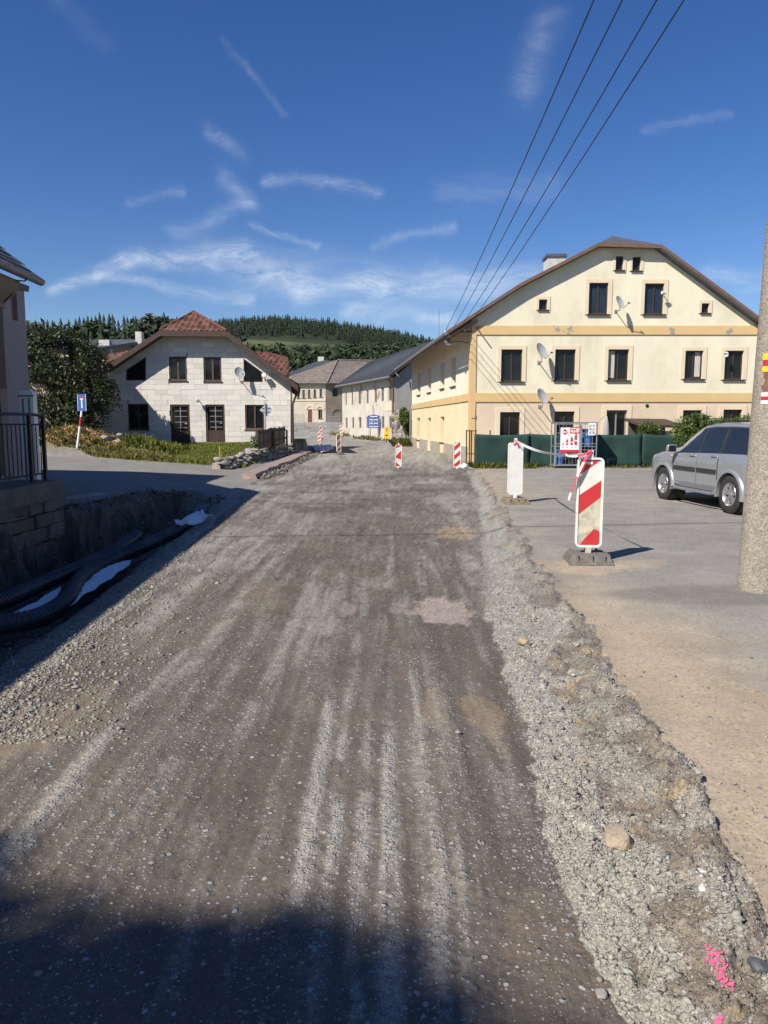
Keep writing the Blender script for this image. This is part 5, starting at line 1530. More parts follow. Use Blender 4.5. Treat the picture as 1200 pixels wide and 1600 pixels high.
# slates, ragged at the verge
nrm = Vector((SL, 0, 1)).normalized(); upv = Vector((-1, 0, SL)).normalized()
sl0 = None
for j in range(12):
    for i in range(9):
        yk = 14.95 - i * .34 - (.17 if j % 2 else 0) + rnd.uniform(-.05, .05) * (i == 0)
        base = Vector((ex_ - .0, yk, zE + .03)) + upv * (j * .24 - .06) + nrm * .022
        if sl0 is None:
            m_ = MB(); m_.box(-.165, -.02, -.006, .165, .36, .006); sl0 = m_.build('slate', MAT['slate'], hl, local=True); q = sl0
        else:
            q = sl0.copy(); link(q)
        q.location = base - wloc(hl)
        mt = Matrix((Vector((0, 1, 0)), upv, nrm)).transposed()
        q.rotation_euler = (mt @ Matrix.Rotation(rnd.uniform(-.04, .04), 3, 'Z') @ Matrix.Rotation(-.07 + rnd.uniform(-.03, .02), 3, 'X')).to_euler()
hl.rotation_euler = (0, 0, math.radians(2.4))
# second house behind it
h2 = thing('lilac_house', 'pale lilac house with a tall shutter behind the tan house', 'house', (-12, 21, .7))
e2 = at_y(38.5, 470, 20)
F2 = Frame((e2.x, 12), (e2.x, 20), out=(1, 0))
sr = F2.rect(17.5, 456, 27, 500)
m_ = MB(); wall(m_, F2, [(0, 0), (F2.len, 0), (F2.len, 5.2), (0, 5.2)], [sr], .2); m_.build('wall', MAT['plaster_lilac'], h2, fix=False)
m_ = MB(); m_.fbox(F2, sr[0], sr[1], sr[2], sr[3], -.12, -.06); m_.build('shutter', MAT['paint_brown'], h2)
m_ = MB(); m_.box(e2.x - 7, 19.8, 0, e2.x - .003, 20, 5.2); m_.build('gable_wall', MAT['plaster_lilac'], h2)
m_ = MB(); m_.slab([(e2.x + .1, 12.5, 5.2), (e2.x + .1, 20.1, 5.2), (e2.x - 3.6, 20.1, 5.9), (e2.x - 3.6, 12.5, 5.9)], .15); m_.slab([(e2.x - 7.2, 12.5, 5.2), (e2.x - 7.2, 20.1, 5.2), (e2.x - 3.6, 20.1, 5.9), (e2.x - 3.6, 12.5, 5.9)], .15); m_.build('roof', MAT['slate_roof'], h2)


# ================================================================== growing things
def leaf_arrays(blobs, n, size, r, shell=.55, droop=0.0, tone=(.55, 1.5), gap=0.0):
    """Leaf-sized faces filling ellipsoids (x, y, z, rx, ry, rz); light and dark ones mixed in clumps."""
    B = np.array(blobs, float)
    w = B[:, 3] * B[:, 4] + B[:, 4] * B[:, 5]; w /= w.sum()
    k = r.choice(len(B), n, p=w)
    d = r.normal(size=(n, 3)); d /= np.linalg.norm(d, axis=1, keepdims=True)
    rad = (shell ** 3 + (1 - shell ** 3) * r.random(n)) ** (1 / 3)
    rad = rad * (0.80 + .46 * vnoise(d[:, 0] * 3 + k * 3.1, d[:, 1] * 3 + d[:, 2] * 3 + k, 77))
    P = B[k, :3] + d * B[k, 3:6] * rad[:, None]
    if gap:
        q = B[:, 3].mean() * .55; g = vnoise(P[:, 0] / q + P[:, 1] / q * .7 + 40, P[:, 2] / q + 9, 61) > gap
        P, d, k = P[g], d[g], k[g]; n = len(P)
    nrm = d * .7 + r.normal(size=(n, 3)) * .8 + np.array((0, 0, .35)); nrm /= np.linalg.norm(nrm, axis=1, keepdims=True)
    t = np.cross(nrm, r.normal(size=(n, 3))); t /= np.linalg.norm(t, axis=1, keepdims=True); b = np.cross(nrm, t)
    s = size * (.6 + .8 * r.random((n, 1)))
    V = np.stack([P - t * s, P - b * s * .42, P + t * s, P + b * s * .42], 1).reshape(-1, 3)
    F = np.arange(4 * n).reshape(n, 4)
    tn = tone[0] + (tone[1] - tone[0]) * np.clip(.5 * r.random(n) + .5 * vnoise(P[:, 0] * 2.2 / max(.3, size * 8) + 50, P[:, 2] * 2.2 / max(.3, size * 8) + P[:, 1], 5), 0, 1)
    C = np.repeat(np.stack([tn * 1.05, tn, tn * .9], -1), 4, 0)
    return V, F, C


def leafy(name, blobs, n, size, mat, parent=None, seed=1, **kw):
    V, F, C = leaf_arrays(blobs, n, size, np.random.default_rng(seed), **kw)
    return mesh_np(name, V, F, mat, parent, colors={'tone': C})


def limbs(parent, base, blobs, r0, mat='bark', seed=3, name='trunk', fork=.35):
    m = MB(); r = random.Random(seed); base = Vector(base)
    top = Vector((sum(b[0] for b in blobs) / len(blobs), sum(b[1] for b in blobs) / len(blobs), max(b[2] for b in blobs)))
    mid = base.lerp(top, fork)
    m.tube([base, base.lerp(mid, .5) + Vector((r.uniform(-.1, .1), r.uniform(-.1, .1), 0)) * r0 * 4, mid], [r0, r0 * .8, r0 * .65], 8)
    for b in blobs[:14]:
        c = Vector(b[:3]); m.tube([mid, mid.lerp(c, .5) + Vector((r.uniform(-1, 1), r.uniform(-1, 1), r.uniform(0, 1))) * b[3] * .25, c], [r0 * .5, r0 * .3, r0 * .1], 6)
    return m.build(name, MAT[mat], parent)


# the big dark bush beside the block house
yb_ = 35.9
bush = thing('dark_bush', 'big dark rounded bush between the tan house and the block house', 'bush', (at_y(105, 600, yb_).x, yb_, .7))
bl = []
for (u, v, w, h, dy) in ((60, 545, 44, 38, 0), (100, 545, 46, 34, .3), (128, 565, 36, 34, -.2), (70, 590, 55, 50, -.5), (115, 600, 52, 48, -.6), (150, 605, 34, 42, -.1), (165, 622, 24, 26, -.3),
                         (60, 640, 50, 48, -.3), (110, 645, 42, 36, -.5), (30, 600, 40, 60, .4), (85, 530, 34, 22, .3), (145, 570, 22, 28, .2), (30, 540, 30, 26, .4), (118, 545, 30, 24, .5), (138, 556, 20, 18, .7), (75, 665, 50, 26, -.2), (115, 668, 40, 22, -.3), (40, 660, 30, 30, 0), (150, 650, 22, 26, 0), (168, 600, 16, 26, .1), (60, 580, 60, 60, .9), (110, 590, 60, 60, .9), (135, 590, 36, 50, .7), (90, 560, 60, 40, .8)):
    p = at_y(u, v, yb_ + dy); bl.append((p.x, p.y, p.z, w / FPX * yb_, w / FPX * yb_ * .5, h / FPX * yb_))
leafy('foliage', bl, 34000, .078, MAT['leaf_dark'], bush, 4, shell=.5, tone=(.35, 2.0), gap=.24)
limbs(bush, (at_y(105, 690, yb_).x, yb_, .4), bl, .12, seed=9)

# bushes beyond the net fence and in front of the tall house
def bush_px(label, spec, y, n, size, mat, seed, name='bush', group=None):
    b = []
    for (u, v, w, h, dy) in spec:
        p = at_y(u, v, y + dy); b.append((p.x, p.y, p.z, w / FPX * y, w / FPX * y * .9, h / FPX * y))
    t = thing(name, label, 'bush', (b[0][0], b[0][1], 0), group=group)
    leafy('foliage', b, n, size, MAT[mat], t, seed, shell=.4, tone=(.5, 1.6))
    limbs(t, (b[0][0], b[0][1], 0), b, .05, seed=seed, fork=.2)
    # long shoots standing out of the outline
    V = MB(); r = random.Random(seed)
    for k in range(14):
        q = r.choice(b); p0 = Vector(q[:3]); d = Vector((r.uniform(-.7, .7), r.uniform(-.5, .2), 1)).normalized()
        V.tube([p0, p0 + d * q[5] * r.uniform(1.05, 1.5)], [.010, .004], 4)
    V.build('shoots', MAT['leaf_mid'], t)
    return t


bush_px('bright green bush behind the bonnet of the silver car', ((1085, 668, 28, 22, 0), (1072, 680, 22, 22, -.2), (1105, 676, 30, 24, .1), (1120, 668, 20, 14, .2), (1130, 680, 30, 26, .3), (1098, 658, 14, 10, 0)), 27.6, 6500, .055, 'leaf_mid', 14)
bush_px('thin green bush at the shed edge, behind the car roof', ((1150, 664, 22, 12, 0), (1168, 660, 20, 12, .2), (1145, 680, 24, 16, 0)), 29.8, 2200, .05, 'leaf_mid', 15)
bush_px('straggly shrub by the end of the shed roof behind the net', ((1012, 668, 13, 8, 0), (1024, 672, 12, 8, .1), (1005, 676, 12, 8, 0)), 29.9, 900, .05, 'leaf_mid', 16)
bush_px('shrub in the gap between the old house and the cream house', ((634, 655, 9, 14, 0), (638, 668, 8, 12, .5), (630, 645, 6, 8, .2)), 59.5, 1500, .12, 'leaf_mid', 17)
bush_px('small leafy plant at the corner of the wooden fence', ((397, 690, 6, 9, 0), (401, 700, 6, 6, 0)), 32.6, 420, .045, 'leaf_mid', 18)


def blades(name, x, y, h, w, mat, seed, lean=.5, kind='stuff', tone=(.6, 1.5), z=None):
    n = len(x); r = np.random.default_rng(seed)
    zz = surface(x, y)[0] if z is None else z
    a = r.random(n) * 2 * np.pi; ln = lean * r.random(n)
    dx, dy = np.cos(a), np.sin(a)
    b = np.stack([x, y, zz - .02], -1)
    sd = np.stack([-dy, dx, 0 * dx], -1) * w[:, None] * .5
    mid = b + np.stack([dx * ln * h * .35, dy * ln * h * .35, h * .6], -1); tip = b + np.stack([dx * ln * h, dy * ln * h, h * (1 - .3 * ln)], -1)
    V = np.stack([b - sd, b + sd, mid + sd * .7, tip, mid - sd * .7], 1).reshape(-1, 3)
    F = np.concatenate([np.arange(5 * n).reshape(n, 5)])
    tn = tone[0] + (tone[1] - tone[0]) * r.random(n)
    T = np.repeat(np.stack([tn * (1 + .35 * r.random(n)), tn, tn * .8], -1), 5, 0)
    o = mesh_np(name, V, F, MAT[mat], colors={'tone': T}); o['kind'] = kind
    return o


def pick(n, x0, x1, y0, y1, zones, seed, dens=None):
    r = np.random.default_rng(seed); x = x0 + (x1 - x0) * r.random(n); y = y0 + (y1 - y0) * r.random(n)
    zn = surface(x, y)[1]; k = np.isin(zn, zones)
    if dens is not None: k &= r.random(n) < dens(x, y)
    return x[k], y[k]


x, y = pick(52000, -17, -5.2, 27.5, 40.5, [5], 31)
blades('lawn_grass', x, y, .05 + .07 * rng.random(len(x)), np.full(len(x), .03), 'grass', 32)
x, y = pick(9000, -17, -5.2, 27.5, 37, [5], 33, lambda x, y: (y - lawn_front(x) < .9).astype(float))
blades('lawn_edge_grass', x, y, .10 + .16 * rng.random(len(x)), np.full(len(x), .04), 'grass', 34, lean=.9)
x, y = pick(60000, -18, -8, 30, 40, [6], 35, lambda x, y: .6 + .4 * (fbm(x * 1.1, y * 1.1, 3, 36) > .47))
k = (y < lawn_front(x) + 1.5) | (rng.random(len(x)) < .22); x, y = x[k], y[k]
blades('weeds', x, y, .08 + .24 * rng.random(len(x)) ** 2, .03 + .03 * rng.random(len(x)), 'weed', 37, lean=.9)
x, y = pick(1500, -11.5, -8.6, 32.8, 36.0, [6], 38)
blades('tall_weeds', x, y, .15 + .35 * rng.random(len(x)) ** 1.5, .05 + .03 * rng.random(len(x)), 'grass', 39, lean=.7)
# reddish heap of clay rubble on the mound
n = 5200; r = np.random.default_rng(40)
x = np.clip(r.normal(-13.4, 1.5, n), -17.5, -10.4); y = np.clip(r.normal(34.0, .7, n), 32.4, 35.4)
sc_ = scatter_chips('clay_rubble', x, y, .03 + .06 * r.random(n), np.array((.44, .27, .15)) * (.6 + .7 * r.random((n, 1))) * np.array((1, 1, 1)), 'oct')
# stones of the old rubble kerb in the weeds
for i, (u, v, w, h) in enumerate(((168, 684, 26, .35), (184, 690, 18, .6), (160, 692, 16, .6), (196, 694, 13, .7), (176, 697, 15, .6), (186, 680, 14, .5))):
    p = at_y(u, v, 33.6 - i * .1); ww = w / FPX * 33.6 / 2
    stone('stone', ('flat grey slab topping the stone pile in the weeds', 'squarish stone at the right of the weedy pile', 'small stone left under the flat slab', 'rightmost stone of the weedy pile by the lawn',
                    'stone at the foot of the weedy pile', 'stone lying behind the flat slab on the weedy pile')[i], p, (ww, ww * .8, ww * h), MAT['stone'], 60 + i, group='stone pile in the weeds', sub=2)
x, y = pick(2600, -5.4, -3.6, 11.5, 18.0, [3, 7], 141, lambda x, y: (fbm(x * 2, y * 2, 3, 142) > .5) * 1.0)
blades('dry_grass', x, y, .04 + .10 * rng.random(len(x)) ** 2, np.full(len(x), .012), 'weed', 143, lean=1.0)
x, y = pick(6000, 3.6, 18, 28.2, 29.2, [2], 41, lambda x, y: .35 + .65 * (fbm(x * 1.2, y, 3, 42) > .5))
blades('fence_grass', x, y, .05 + .13 * rng.random(len(x)) ** 2, np.full(len(x), .028), 'weed', 43, lean=.9)
x, y = pick(1600, 3.3, 5.6, 27.6, 29.4, [1, 2], 44)
blades('fence_weeds', x, y, .08 + .22 * rng.random(len(x)) ** 2, np.full(len(x), .03), 'grass', 45, lean=1.0)
r = np.random.default_rng(46)
x = r.uniform(.6, 2.2, 2600); y = r.uniform(53.5, 62, 2600)
blades('gap_weeds', x, y, .15 + .5 * r.random(2600) ** 2, np.full(2600, .06), 'grass', 47, lean=.8)
t_ = r.random(2200); q = np.array([FM.p(s * FM.len, 0, .3 + dd) for s, dd in zip(t_, r.random(2200) * 1.4)])
k = fbm(t_ * 9, t_ * 0, 3, 48) > .48
blades('wall_foot_weeds', q[k, 0], q[k, 1], .1 + .4 * r.random(k.sum()) ** 2, np.full(k.sum(), .07), 'weed', 49, lean=.8)


# ---- woods: a few kinds of tree, each with trunk and crown, copied over the hillside
def conifer_arrays(h, w, r, layers=11, seg=9):
    V = []; F = []; T = []
    for j in range(layers):
        f = j / layers; z0 = h * (.10 + .9 * f); rr = w / 2 * (1 - f) ** .85 * (.85 + .3 * r.random()) + .06
        drop = h * .9 / layers * 1.35; rot = r.random() * 6
        n0 = len(V); V.append((0, 0, z0 + drop * .75)); T.append(1.15)
        for k in range(seg * 2):
            th = rot + math.pi * k / seg; q = rr * ((1.0 + .35 * r.random()) if k % 2 else (.45 + .2 * r.random()))
            V.append((math.cos(th) * q, math.sin(th) * q, z0 - (drop * .35 if k % 2 else 0) * (.5 + r.random()))); T.append((1.3 if k % 2 else .6) * (.8 + .4 * r.random()))
        for k in range(seg * 2): F.append((n0, n0 + 1 + k, n0 + 1 + (k + 1) % (seg * 2)))
    return np.array(V), np.array(F), np.array(T)


def broad_arrays(h, w, r, n=240):
    bl = [(r.uniform(-.28, .28) * w, r.uniform(-.28, .28) * w, h * r.uniform(.38, .82), w * r.uniform(.2, .34), w * r.uniform(.2, .34), h * r.uniform(.13, .22)) for _ in range(7)] + [(0, 0, h * .55, w * .4, w * .4, h * .33)]
    V, F, C = leaf_arrays(bl, n, .085 * w, np.random.default_rng(r.randint(0, 9999)), shell=.75, tone=(.55, 1.55))
    return V, F, C[:, 1]


def tree_proto(kind, h, w, seed):
    r = random.Random(seed)
    if kind == 'spruce': V, F, T = conifer_arrays(h, w, r)
    else: V, F, T = broad_arrays(h, w, r, 420)
    return V, F, T


PROT = {('spruce', i): tree_proto('spruce', 20, 6.0 + .6 * i, 70 + i) for i in range(4)}
PROT.update({('broad', i): tree_proto('broad', 12, 8.5 + i * .6, 80 + i) for i in range(4)})
PROTO_OBJ = {}


def place_tree(kind, i, p, s, rz, label, group):
    key = (kind, i)
    if key not in PROTO_OBJ:
        V, F, T = PROT[key]
        t = thing('spruce_tree' if kind == 'spruce' else 'leafy_tree', label, 'tree', (0, 0, 0), group=group)
        c = mesh_np('crown', V, F, MAT['needle' if kind == 'spruce' else 'leaf_far'], t, colors={'tone': np.repeat(T[:, None], 3, 1)})
        m = MB(); h = 20 if kind == 'spruce' else 12
        m.tube([(0, 0, -1.5), (0, 0, h * .35), (.05, 0, h * .9)], [h * .016, h * .012, .03], 7); tr = m.build('trunk', MAT['bark'], t)
        PROTO_OBJ[key] = (t, c, tr)
        t.location = p; t.scale = (s, s, s); t.rotation_euler = (0, 0, rz)
        return t
    t, c, tr = PROTO_OBJ[key]
    n = t.copy(); link(n); n.location = p; n.scale = (s, s, s); n.rotation_euler = (0, 0, rz); n['label'] = label
    if group: n['group'] = group
    elif 'group' in n: del n['group']
    for ch in (c, tr):
        d = ch.copy(); link(d); d.parent = n
    return n


def landz(x, y): return float(land(np.array([x]), np.array([y]))[0])


treeset = []
r = random.Random(99)
# dark spruces of the near wood, up to the block house roof; their tops follow the photographed outline
OUT_U = [20, 45, 70, 100, 120, 150, 180, 200, 215, 235, 250, 275, 300, 325]
OUT_V = [505, 499, 498, 496, 494, 488, 484, 488, 489, 493, 497, 494, 492, 496]
LG = 'spruces of the wood above the block house'
BG = 'leafy trees of the wood below the meadow'
nsp = 0
for row_, (yy, cnt, dv) in enumerate(((285, 50, 0), (262, 38, 10), (238, 26, 24))):
    for k in range(cnt):
        u = 14 + (330 - 14) * (k + .5 + r.uniform(-.35, .35)) / cnt
        if r.random() < .10: continue
        v = np.interp(u, OUT_U, OUT_V) + dv + abs(r.gauss(0, 5)) - 1
        y = yy + r.uniform(-9, 9); top = at_y(u, v, y); zb = landz(top.x, y) - .5
        s = max(.35, (top.z - zb) / 20)
        kind = 'broad' if (225 < u < 262 and row_ < 2) or r.random() < .10 else 'spruce'
        if kind == 'broad': s = (top.z - zb) / 12; s = min(s, 2.0)
        zoff = top.z - s * (20 if kind == 'spruce' else 12) * (1.0 if kind == 'spruce' else .98)
        lab = 'dark spruce standing in the wood left of the block house roof' if kind == 'spruce' else 'light green leafy tree among the dark spruces of the wood'
        place_tree(kind, r.randrange(4), (top.x, y, zoff), s, r.uniform(0, 6), lab, LG if kind == 'spruce' else 'leafy trees among the spruces')
        nsp += 1
# leafy trees between the village and the hill meadow
for k in range(120):
    y = r.uniform(165, 340); u = r.uniform(330, 660)
    vtop = np.interp(u, [320, 350, 380, 420, 470, 560, 620, 700], [512, 522, 534, 534, 534, 533, 530, 533]) + r.uniform(0, 26)
    p = at_y(u, vtop, y); z0 = landz(p.x, y); s = (p.z - z0) / 12
    if s < .35: continue
    s = min(s, 1.9)
    place_tree('broad', r.randrange(4), (p.x, y, p.z - s * 12 if s < 1.9 else z0), s if True else 1, r.uniform(0, 6), 'leafy green tree in the wood between the roofs and the hill meadow', BG)
# yellow-green tree over the right slope of the block house
p = at_y(372, 517, 150); z0 = landz(p.x, 150); place_tree('broad', 1, (p.x, 150, p.z - 12 * 1.15), 1.15, 1.0, 'yellowish green tree just above the right slope of the block house roof', None)
p = at_y(240, 487, 180); place_tree('broad', 2, (p.x, 180, p.z - 12 * 1.25), 1.25, 2.0, 'light green tree just left of the block house roof peak', None)


def mass(name, spots, label):
    """A far wood: every tree real, joined because nobody could count them."""
    rr = random.Random(5)
    small = {k: conifer_arrays(20, 8.0 + .5 * k, rr, 6, 5) for k in range(4)}
    small.update({10 + k: broad_arrays(13, 9.5, rr, 60) for k in range(4)})
    for (x, y, z, s, kind, rz) in spots:
        V, F, T = small[(0 if kind == 'spruce' else 10) + rr.randrange(4)]
        c, sn = math.cos(rz), math.sin(rz)
        W = np.stack([V[:, 0] * c - V[:, 1] * sn, V[:, 0] * sn + V[:, 1] * c, V[:, 2]], -1) * s + np.array((x, y, z))
        tone_ = rr.uniform(.7, 1.3)
        tc_ = np.stack([T * tone_ * (.75 if kind == 'spruce' else 1.15), T * tone_ * (.85 if kind == 'spruce' else 1.2), T * tone_], -1)
        (A3 if F.shape[1] == 3 else A4).append((W, F, tc_))
    for nm, A in (('', A3), ('', A4)):
        if not A: continue
        off = np.cumsum([0] + [len(a[0]) for a in A[:-1]])
        o = mesh_np(name, np.concatenate([a[0] for a in A]), np.concatenate([a[1] + q for a, q in zip(A, off)]), MAT['forest'], colors={'tone': np.concatenate([a[2] for a in A])})
        o['kind'] = 'stuff'; o['label'] = label
    A3.clear(); A4.clear()


A3 = []; A4 = []
spots = []
for yy in np.arange(486, 720, 6.5):
    width = np.arange((-60 - 600) / FPX * yy, (1300 - 600) / FPX * yy, 4.8)
    for xx in width:
        x = xx + r.uniform(-2.5, 2.5); y = yy + r.uniform(-4, 4); u = 600 + FPX * x / y
        if u > 760 and r.random() < .6: continue
        # meadow strips and clearings
        if u > 800 and r.random() < .6: continue
        if y < 505 and 420 < u < 530: continue
        z = landz(x, y); kind = 'spruce' if r.random() < (.4 if y > 600 else .2) else 'broad'
        spots.append((x, y, z - .5, r.uniform(.38, .58) * (1.0 if kind == 'spruce' else 1.25), kind, r.uniform(0, 6)))
mass('hill_forest', spots, 'dark mixed forest covering the rounded hill')
spots = []
for yy in np.arange(150, 486, 6.5):
    for xx in np.arange((-200 - 600) / FPX * yy, (900 - 600) / FPX * yy, 6.0):
        x = xx + r.uniform(-3, 3); y = yy + r.uniform(-3, 3); u = 600 + FPX * x / y
        if y < 200 and u > 380: continue
        if y > 440 and 395 < u < 525: continue
        z = landz(x, y); u_ok = u < 335
        if 330 < u < 345 and y < 250: continue
        kind = 'spruce' if u < 335 and r.random() < .8 else 'broad'
        s = r.uniform(.6, .95) * (.8 if kind == 'spruce' else 1.0)
        if not u_ok:
            vtop = np.interp(u, [320, 350, 380, 420, 470, 560, 620, 700], [514, 522, 534, 534, 534, 533, 531, 534])
            s = min(s, max(0, (at_y(u, vtop + r.uniform(0, 8), y).z - z) / 13))
            if s < .14: continue
        else:
            s = min(s, max(.3, (at_y(u, np.interp(u, OUT_U, OUT_V) + 16, y).z - z) / 20))
        spots.append((x, y, z - .5, s, kind, r.uniform(0, 6)))
mass('valley_woods', spots, 'mixed woods between the roofs and the hill')

# the tree behind the photographer whose shade falls on the near corner of the road
tr = thing('roadside_tree', 'tall roadside tree casting shade on the near corner of the road', 'tree', (-11.5, -9.0, 0))
c0 = Vector((-1.0, 1.45, 0)) + Vector((-SUN_H.x, -SUN_H.y, se / ce)) * 15.0
bl = [(c0.x + a, c0.y + b, c0.z + c, d, d, d * .7) for a, b, c, d in ((.2, .1, 0, .8), (-.6, .1, -.2, .95), (.75, -.4, .1, .7), (-.3, -.8, .4, 1.2), (-1.5, -.1, -.3, 1.0), (-1.2, -1.3, .3, 1.2), (.5, -1.2, .2, 1.0), (-.75, 1.12, .05, .26))]
leafy('crown', bl, 20000, .12, MAT['leaf_mid'], tr, 51, shell=.3)
limbs(tr, (c0.x - .8, c0.y - .8, 0), bl, .22, seed=52, fork=.7)


# ================================================================== traffic beacons
BH, BW = 1.03, .30


def beacon(label, loc, rz, front='slash', base='rubber', tilt=0.0, size=1.0, back=False, group='red and white traffic beacons', dirty=False):
    """Board in a rounded white frame, lug on top, foot pinned in a heavy recycled base. Faces -y."""
    t = thing('traffic_beacon', label, 'traffic beacon', (0, 0, 0), group=group)
    z0 = .17; z1 = z0 + BH; w = BW / 2
    # recycled base with hand slots
    m = MB()
    def bx(x0, y0, za, x1, y1, zb, s): return ((x0, y0, za), (x1, y0, za), (x1, y1, za), (x0, y1, za), (x0 + s, y0 + s, zb), (x1 - s, y0 + s, zb), (x1 - s, y1 - s, zb), (x0 + s, y1 - s, zb))
    m.hexa(bx(-.25, -.26, 0, .25, .26, .035, .01)); m.hexa(bx(-.235, -.24, .0352, .235, .24, .105, .035))
    for x in (-.16, 0, .14):
        m.hexa(bx(x - .018, -.252, .02, x + .018, -.14, .118, .008)); m.hexa(bx(x - .018, .14, .02, x + .018, .252, .118, .008))
    for x in (-.245, .205): m.hexa(bx(x, -.10, .03, x + .04, .10, .095, .008))
    b = m.build('base', MAT[base], t, local=True, bevel=.006)
    m = MB(); m.box(-.03, -.03, .09, .03, .03, z0 + .004); st = m.build('foot', MAT['tape_white'] if not dirty else MAT['white_dirty'], t, local=True)
    # frame: rounded ring
    def rr(x, za, zb, r, n=6):
        P = []
        for cx, cz, a0 in ((x - r, zb - r, 0), (-x + r, zb - r, 90), (-x + r, za + r, 180), (x - r, za + r, 270)):
            for k in range(n + 1):
                a = math.radians(a0 + 90 * k / n); P.append((cx + r * math.cos(a), cz + r * math.sin(a)))
        return P
    outer = rr(w, z0, z1, .055); inner = rr(w - .022, z0 + .022, z1 - .022, .036)
    m = MB(); n = len(outer)
    for i in range(n):
        j = (i + 1) % n
        c = [(outer[i], -.022), (outer[j], -.022), (inner[j], -.022), (inner[i], -.022)]
        m.hexa([(p[0], -.024, p[1]) for p, _ in c] + [(p[0], .024, p[1]) for p, _ in c])
    fr_ = m.build('frame', MAT['white_plastic'], t, local=True)
    bd = MB(); P = rr(w - .021, z0 + .021, z1 - .021, .036)
    yb__ = -.0215 if back else -.010
    bd.prism([(x, yb__, z) for x, z in P], [(x, .014, z) for x, z in P]); board = bd.build('board', MAT['white_plastic' if back else ('white_refl')], t, local=True)
    lug = MB(); lug.box(-.028, -.02, z1 - .004, .028, .02, z1 + .085); lug.build('lug', MAT['white_plastic'], t, local=True, bevel=.008)
    yf = -.0125 if not back else None
    clipP = rr(w - .026, z0 + .026, z1 - .026, .032)
    def stripe(poly, mat, name='red_stripe', dz=0.0):
        q = clip_convex(poly, clipP)
        if len(q) < 3: return
        m = MB(); m.prism([(x, -.0125 - dz, z) for x, z in q], [(x, -.0102, z) for x, z in q]); m.build(name, MAT[mat], board, local=True)
    ww = w - .022
    if front == 'slash':
        for (zl, zr, th) in ((1.02, 1.20, .30), (.56, .745, .185), (.20, .37, .20)):
            if zl > 1: stripe([(-ww, 1.0), (ww, 1.185), (ww, 1.4), (-ww, 1.4)], 'red_refl')
            elif zl > .5: stripe([(-ww, .545), (ww, .755), (ww, .945), (-ww, .765)], 'red_refl')
            else: stripe([(-ww * .85, .19), (ww, .19), (ww, .35), (ww * .45, .385)], 'red_refl')
        if dirty: stripe([(-ww, .21), (-ww * .85, .20), (ww * .45, .385), (ww, .355), (ww, .75), (-ww, .54)], 'white_dirty', 'dirty_patch')
    elif front == 'slash_low':
        for k in range(4):
            zz = .10 + k * .36; stripe([(-ww, zz), (ww, zz + .22), (ww, zz + .40), (-ww, zz + .18)], 'red_refl')
    elif front == 'arrow':
        stripe([(-ww, 1.03), (ww, 1.15), (ww, 1.3), (-ww, 1.3)], 'red_refl')
        stripe([(-ww, .66), (ww, .94), (ww, .52)], 'red_refl'); stripe([(-ww, .40), (-ww, .19), (ww, .19)], 'red_refl')
        stripe([(-ww, .66), (ww, .52), (ww, .50), (-ww, .60)], 'red_refl')
    if front == 'slash' and not back:
        m = MB(); m.box(-.115, -.0146, z1 - .075, -.05, -.0127, z1 - .045); m.build('sticker', MAT['zinc'], board, local=True)
        m = MB(); m.box(-.045, -.0146, z1 - .075, .02, -.0127, z1 - .045); m.build('sticker', MAT['tape_white'], board, local=True)
        m = MB(); m.lathe([(.001, .004), (.02, .004), (.024, 0)], (-.03, -.0127, .335), (0, -1, 0), 14); m.build('cap', MAT['white_dirty'], board, local=True)
    t.location = loc; t.rotation_euler = (tilt, tilt * .6, rz); t.scale = (size, size, size)
    return t


def gpos(u, v, z=.08):
    p = at_z(u, v, z); return (p.x, p.y, hgt(p.x, p.y))


P1 = gpos(918, 879, .09); P2 = gpos(804, 788, .08)
beacon('tall red and white striped beacon nearest the camera, on the forecourt edge', P1, math.radians(-4), 'slash', dirty=True)
beacon('plain white back of a traffic beacon on a brown muddy base', P2, math.radians(6), 'none', base='rubber_brown', back=True)
p3b = gpos(714, 734, .05); p4b = gpos(622, 735, .0)
beacon('red and white striped beacon at the corner of the cream house', p3b, math.radians(-2), 'slash_low', size=.86)
beacon('leaning beacon with red arrow pattern in the middle of the gravel road', p4b, math.radians(3), 'arrow', tilt=.03, size=.76)
q5 = at_z(530, 711, 0.0); q6 = at_z(499, 696, 0.0)
beacon('beacon turned half away in the shade of the block house', (q5.x, q5.y, hgt(q5.x, q5.y)), math.radians(38), 'slash_low', tilt=-.04, size=.88)
beacon('far beacon leaning at the edge of the shaded street', (q6.x, q6.y, hgt(q6.x, q6.y)), math.radians(-12), 'slash_low', tilt=.03, size=.8)
beacon('farthest small beacon in the street before the yellow house', (at_y(501, 676, 72).x, 72, hgt(at_y(501, 676, 72).x, 72)), 0.2, 'slash_low')
beacon('second far beacon in front of the left end of the old house', (at_y(533, 676, 78).x, 78, hgt(at_y(533, 676, 78).x, 78)), -.2, 'slash_low')

# barrier tape between two beacons
A = Vector(P2) + Vector((0, 0, 1.24)); B = Vector(P1) + Vector((-.02, 0, 1.235))


def ribbon(mbs, pts, w, twist, n_alt=9):
    for i in range(len(pts) - 1):
        a, b = pts[i], pts[i + 1]; d = (b - a).normalized()
        def side(t):
            s = d.cross(Vector((0, 0, 1))).normalized(); u_ = s.cross(d)
            an = twist(t); return (s * math.cos(an) + u_ * math.sin(an)) * w / 2
        s0, s1 = side(i / (len(pts) - 1)), side((i + 1) / (len(pts) - 1))
        n = d.cross(s0).normalized() * .0008
        m = mbs[(i // n_alt) % 2]
        m.hexa([a - s0 - n, a + s0 - n, b + s1 - n, b - s1 - n, a - s0 + n, a + s0 + n, b + s1 + n, b - s1 + n])


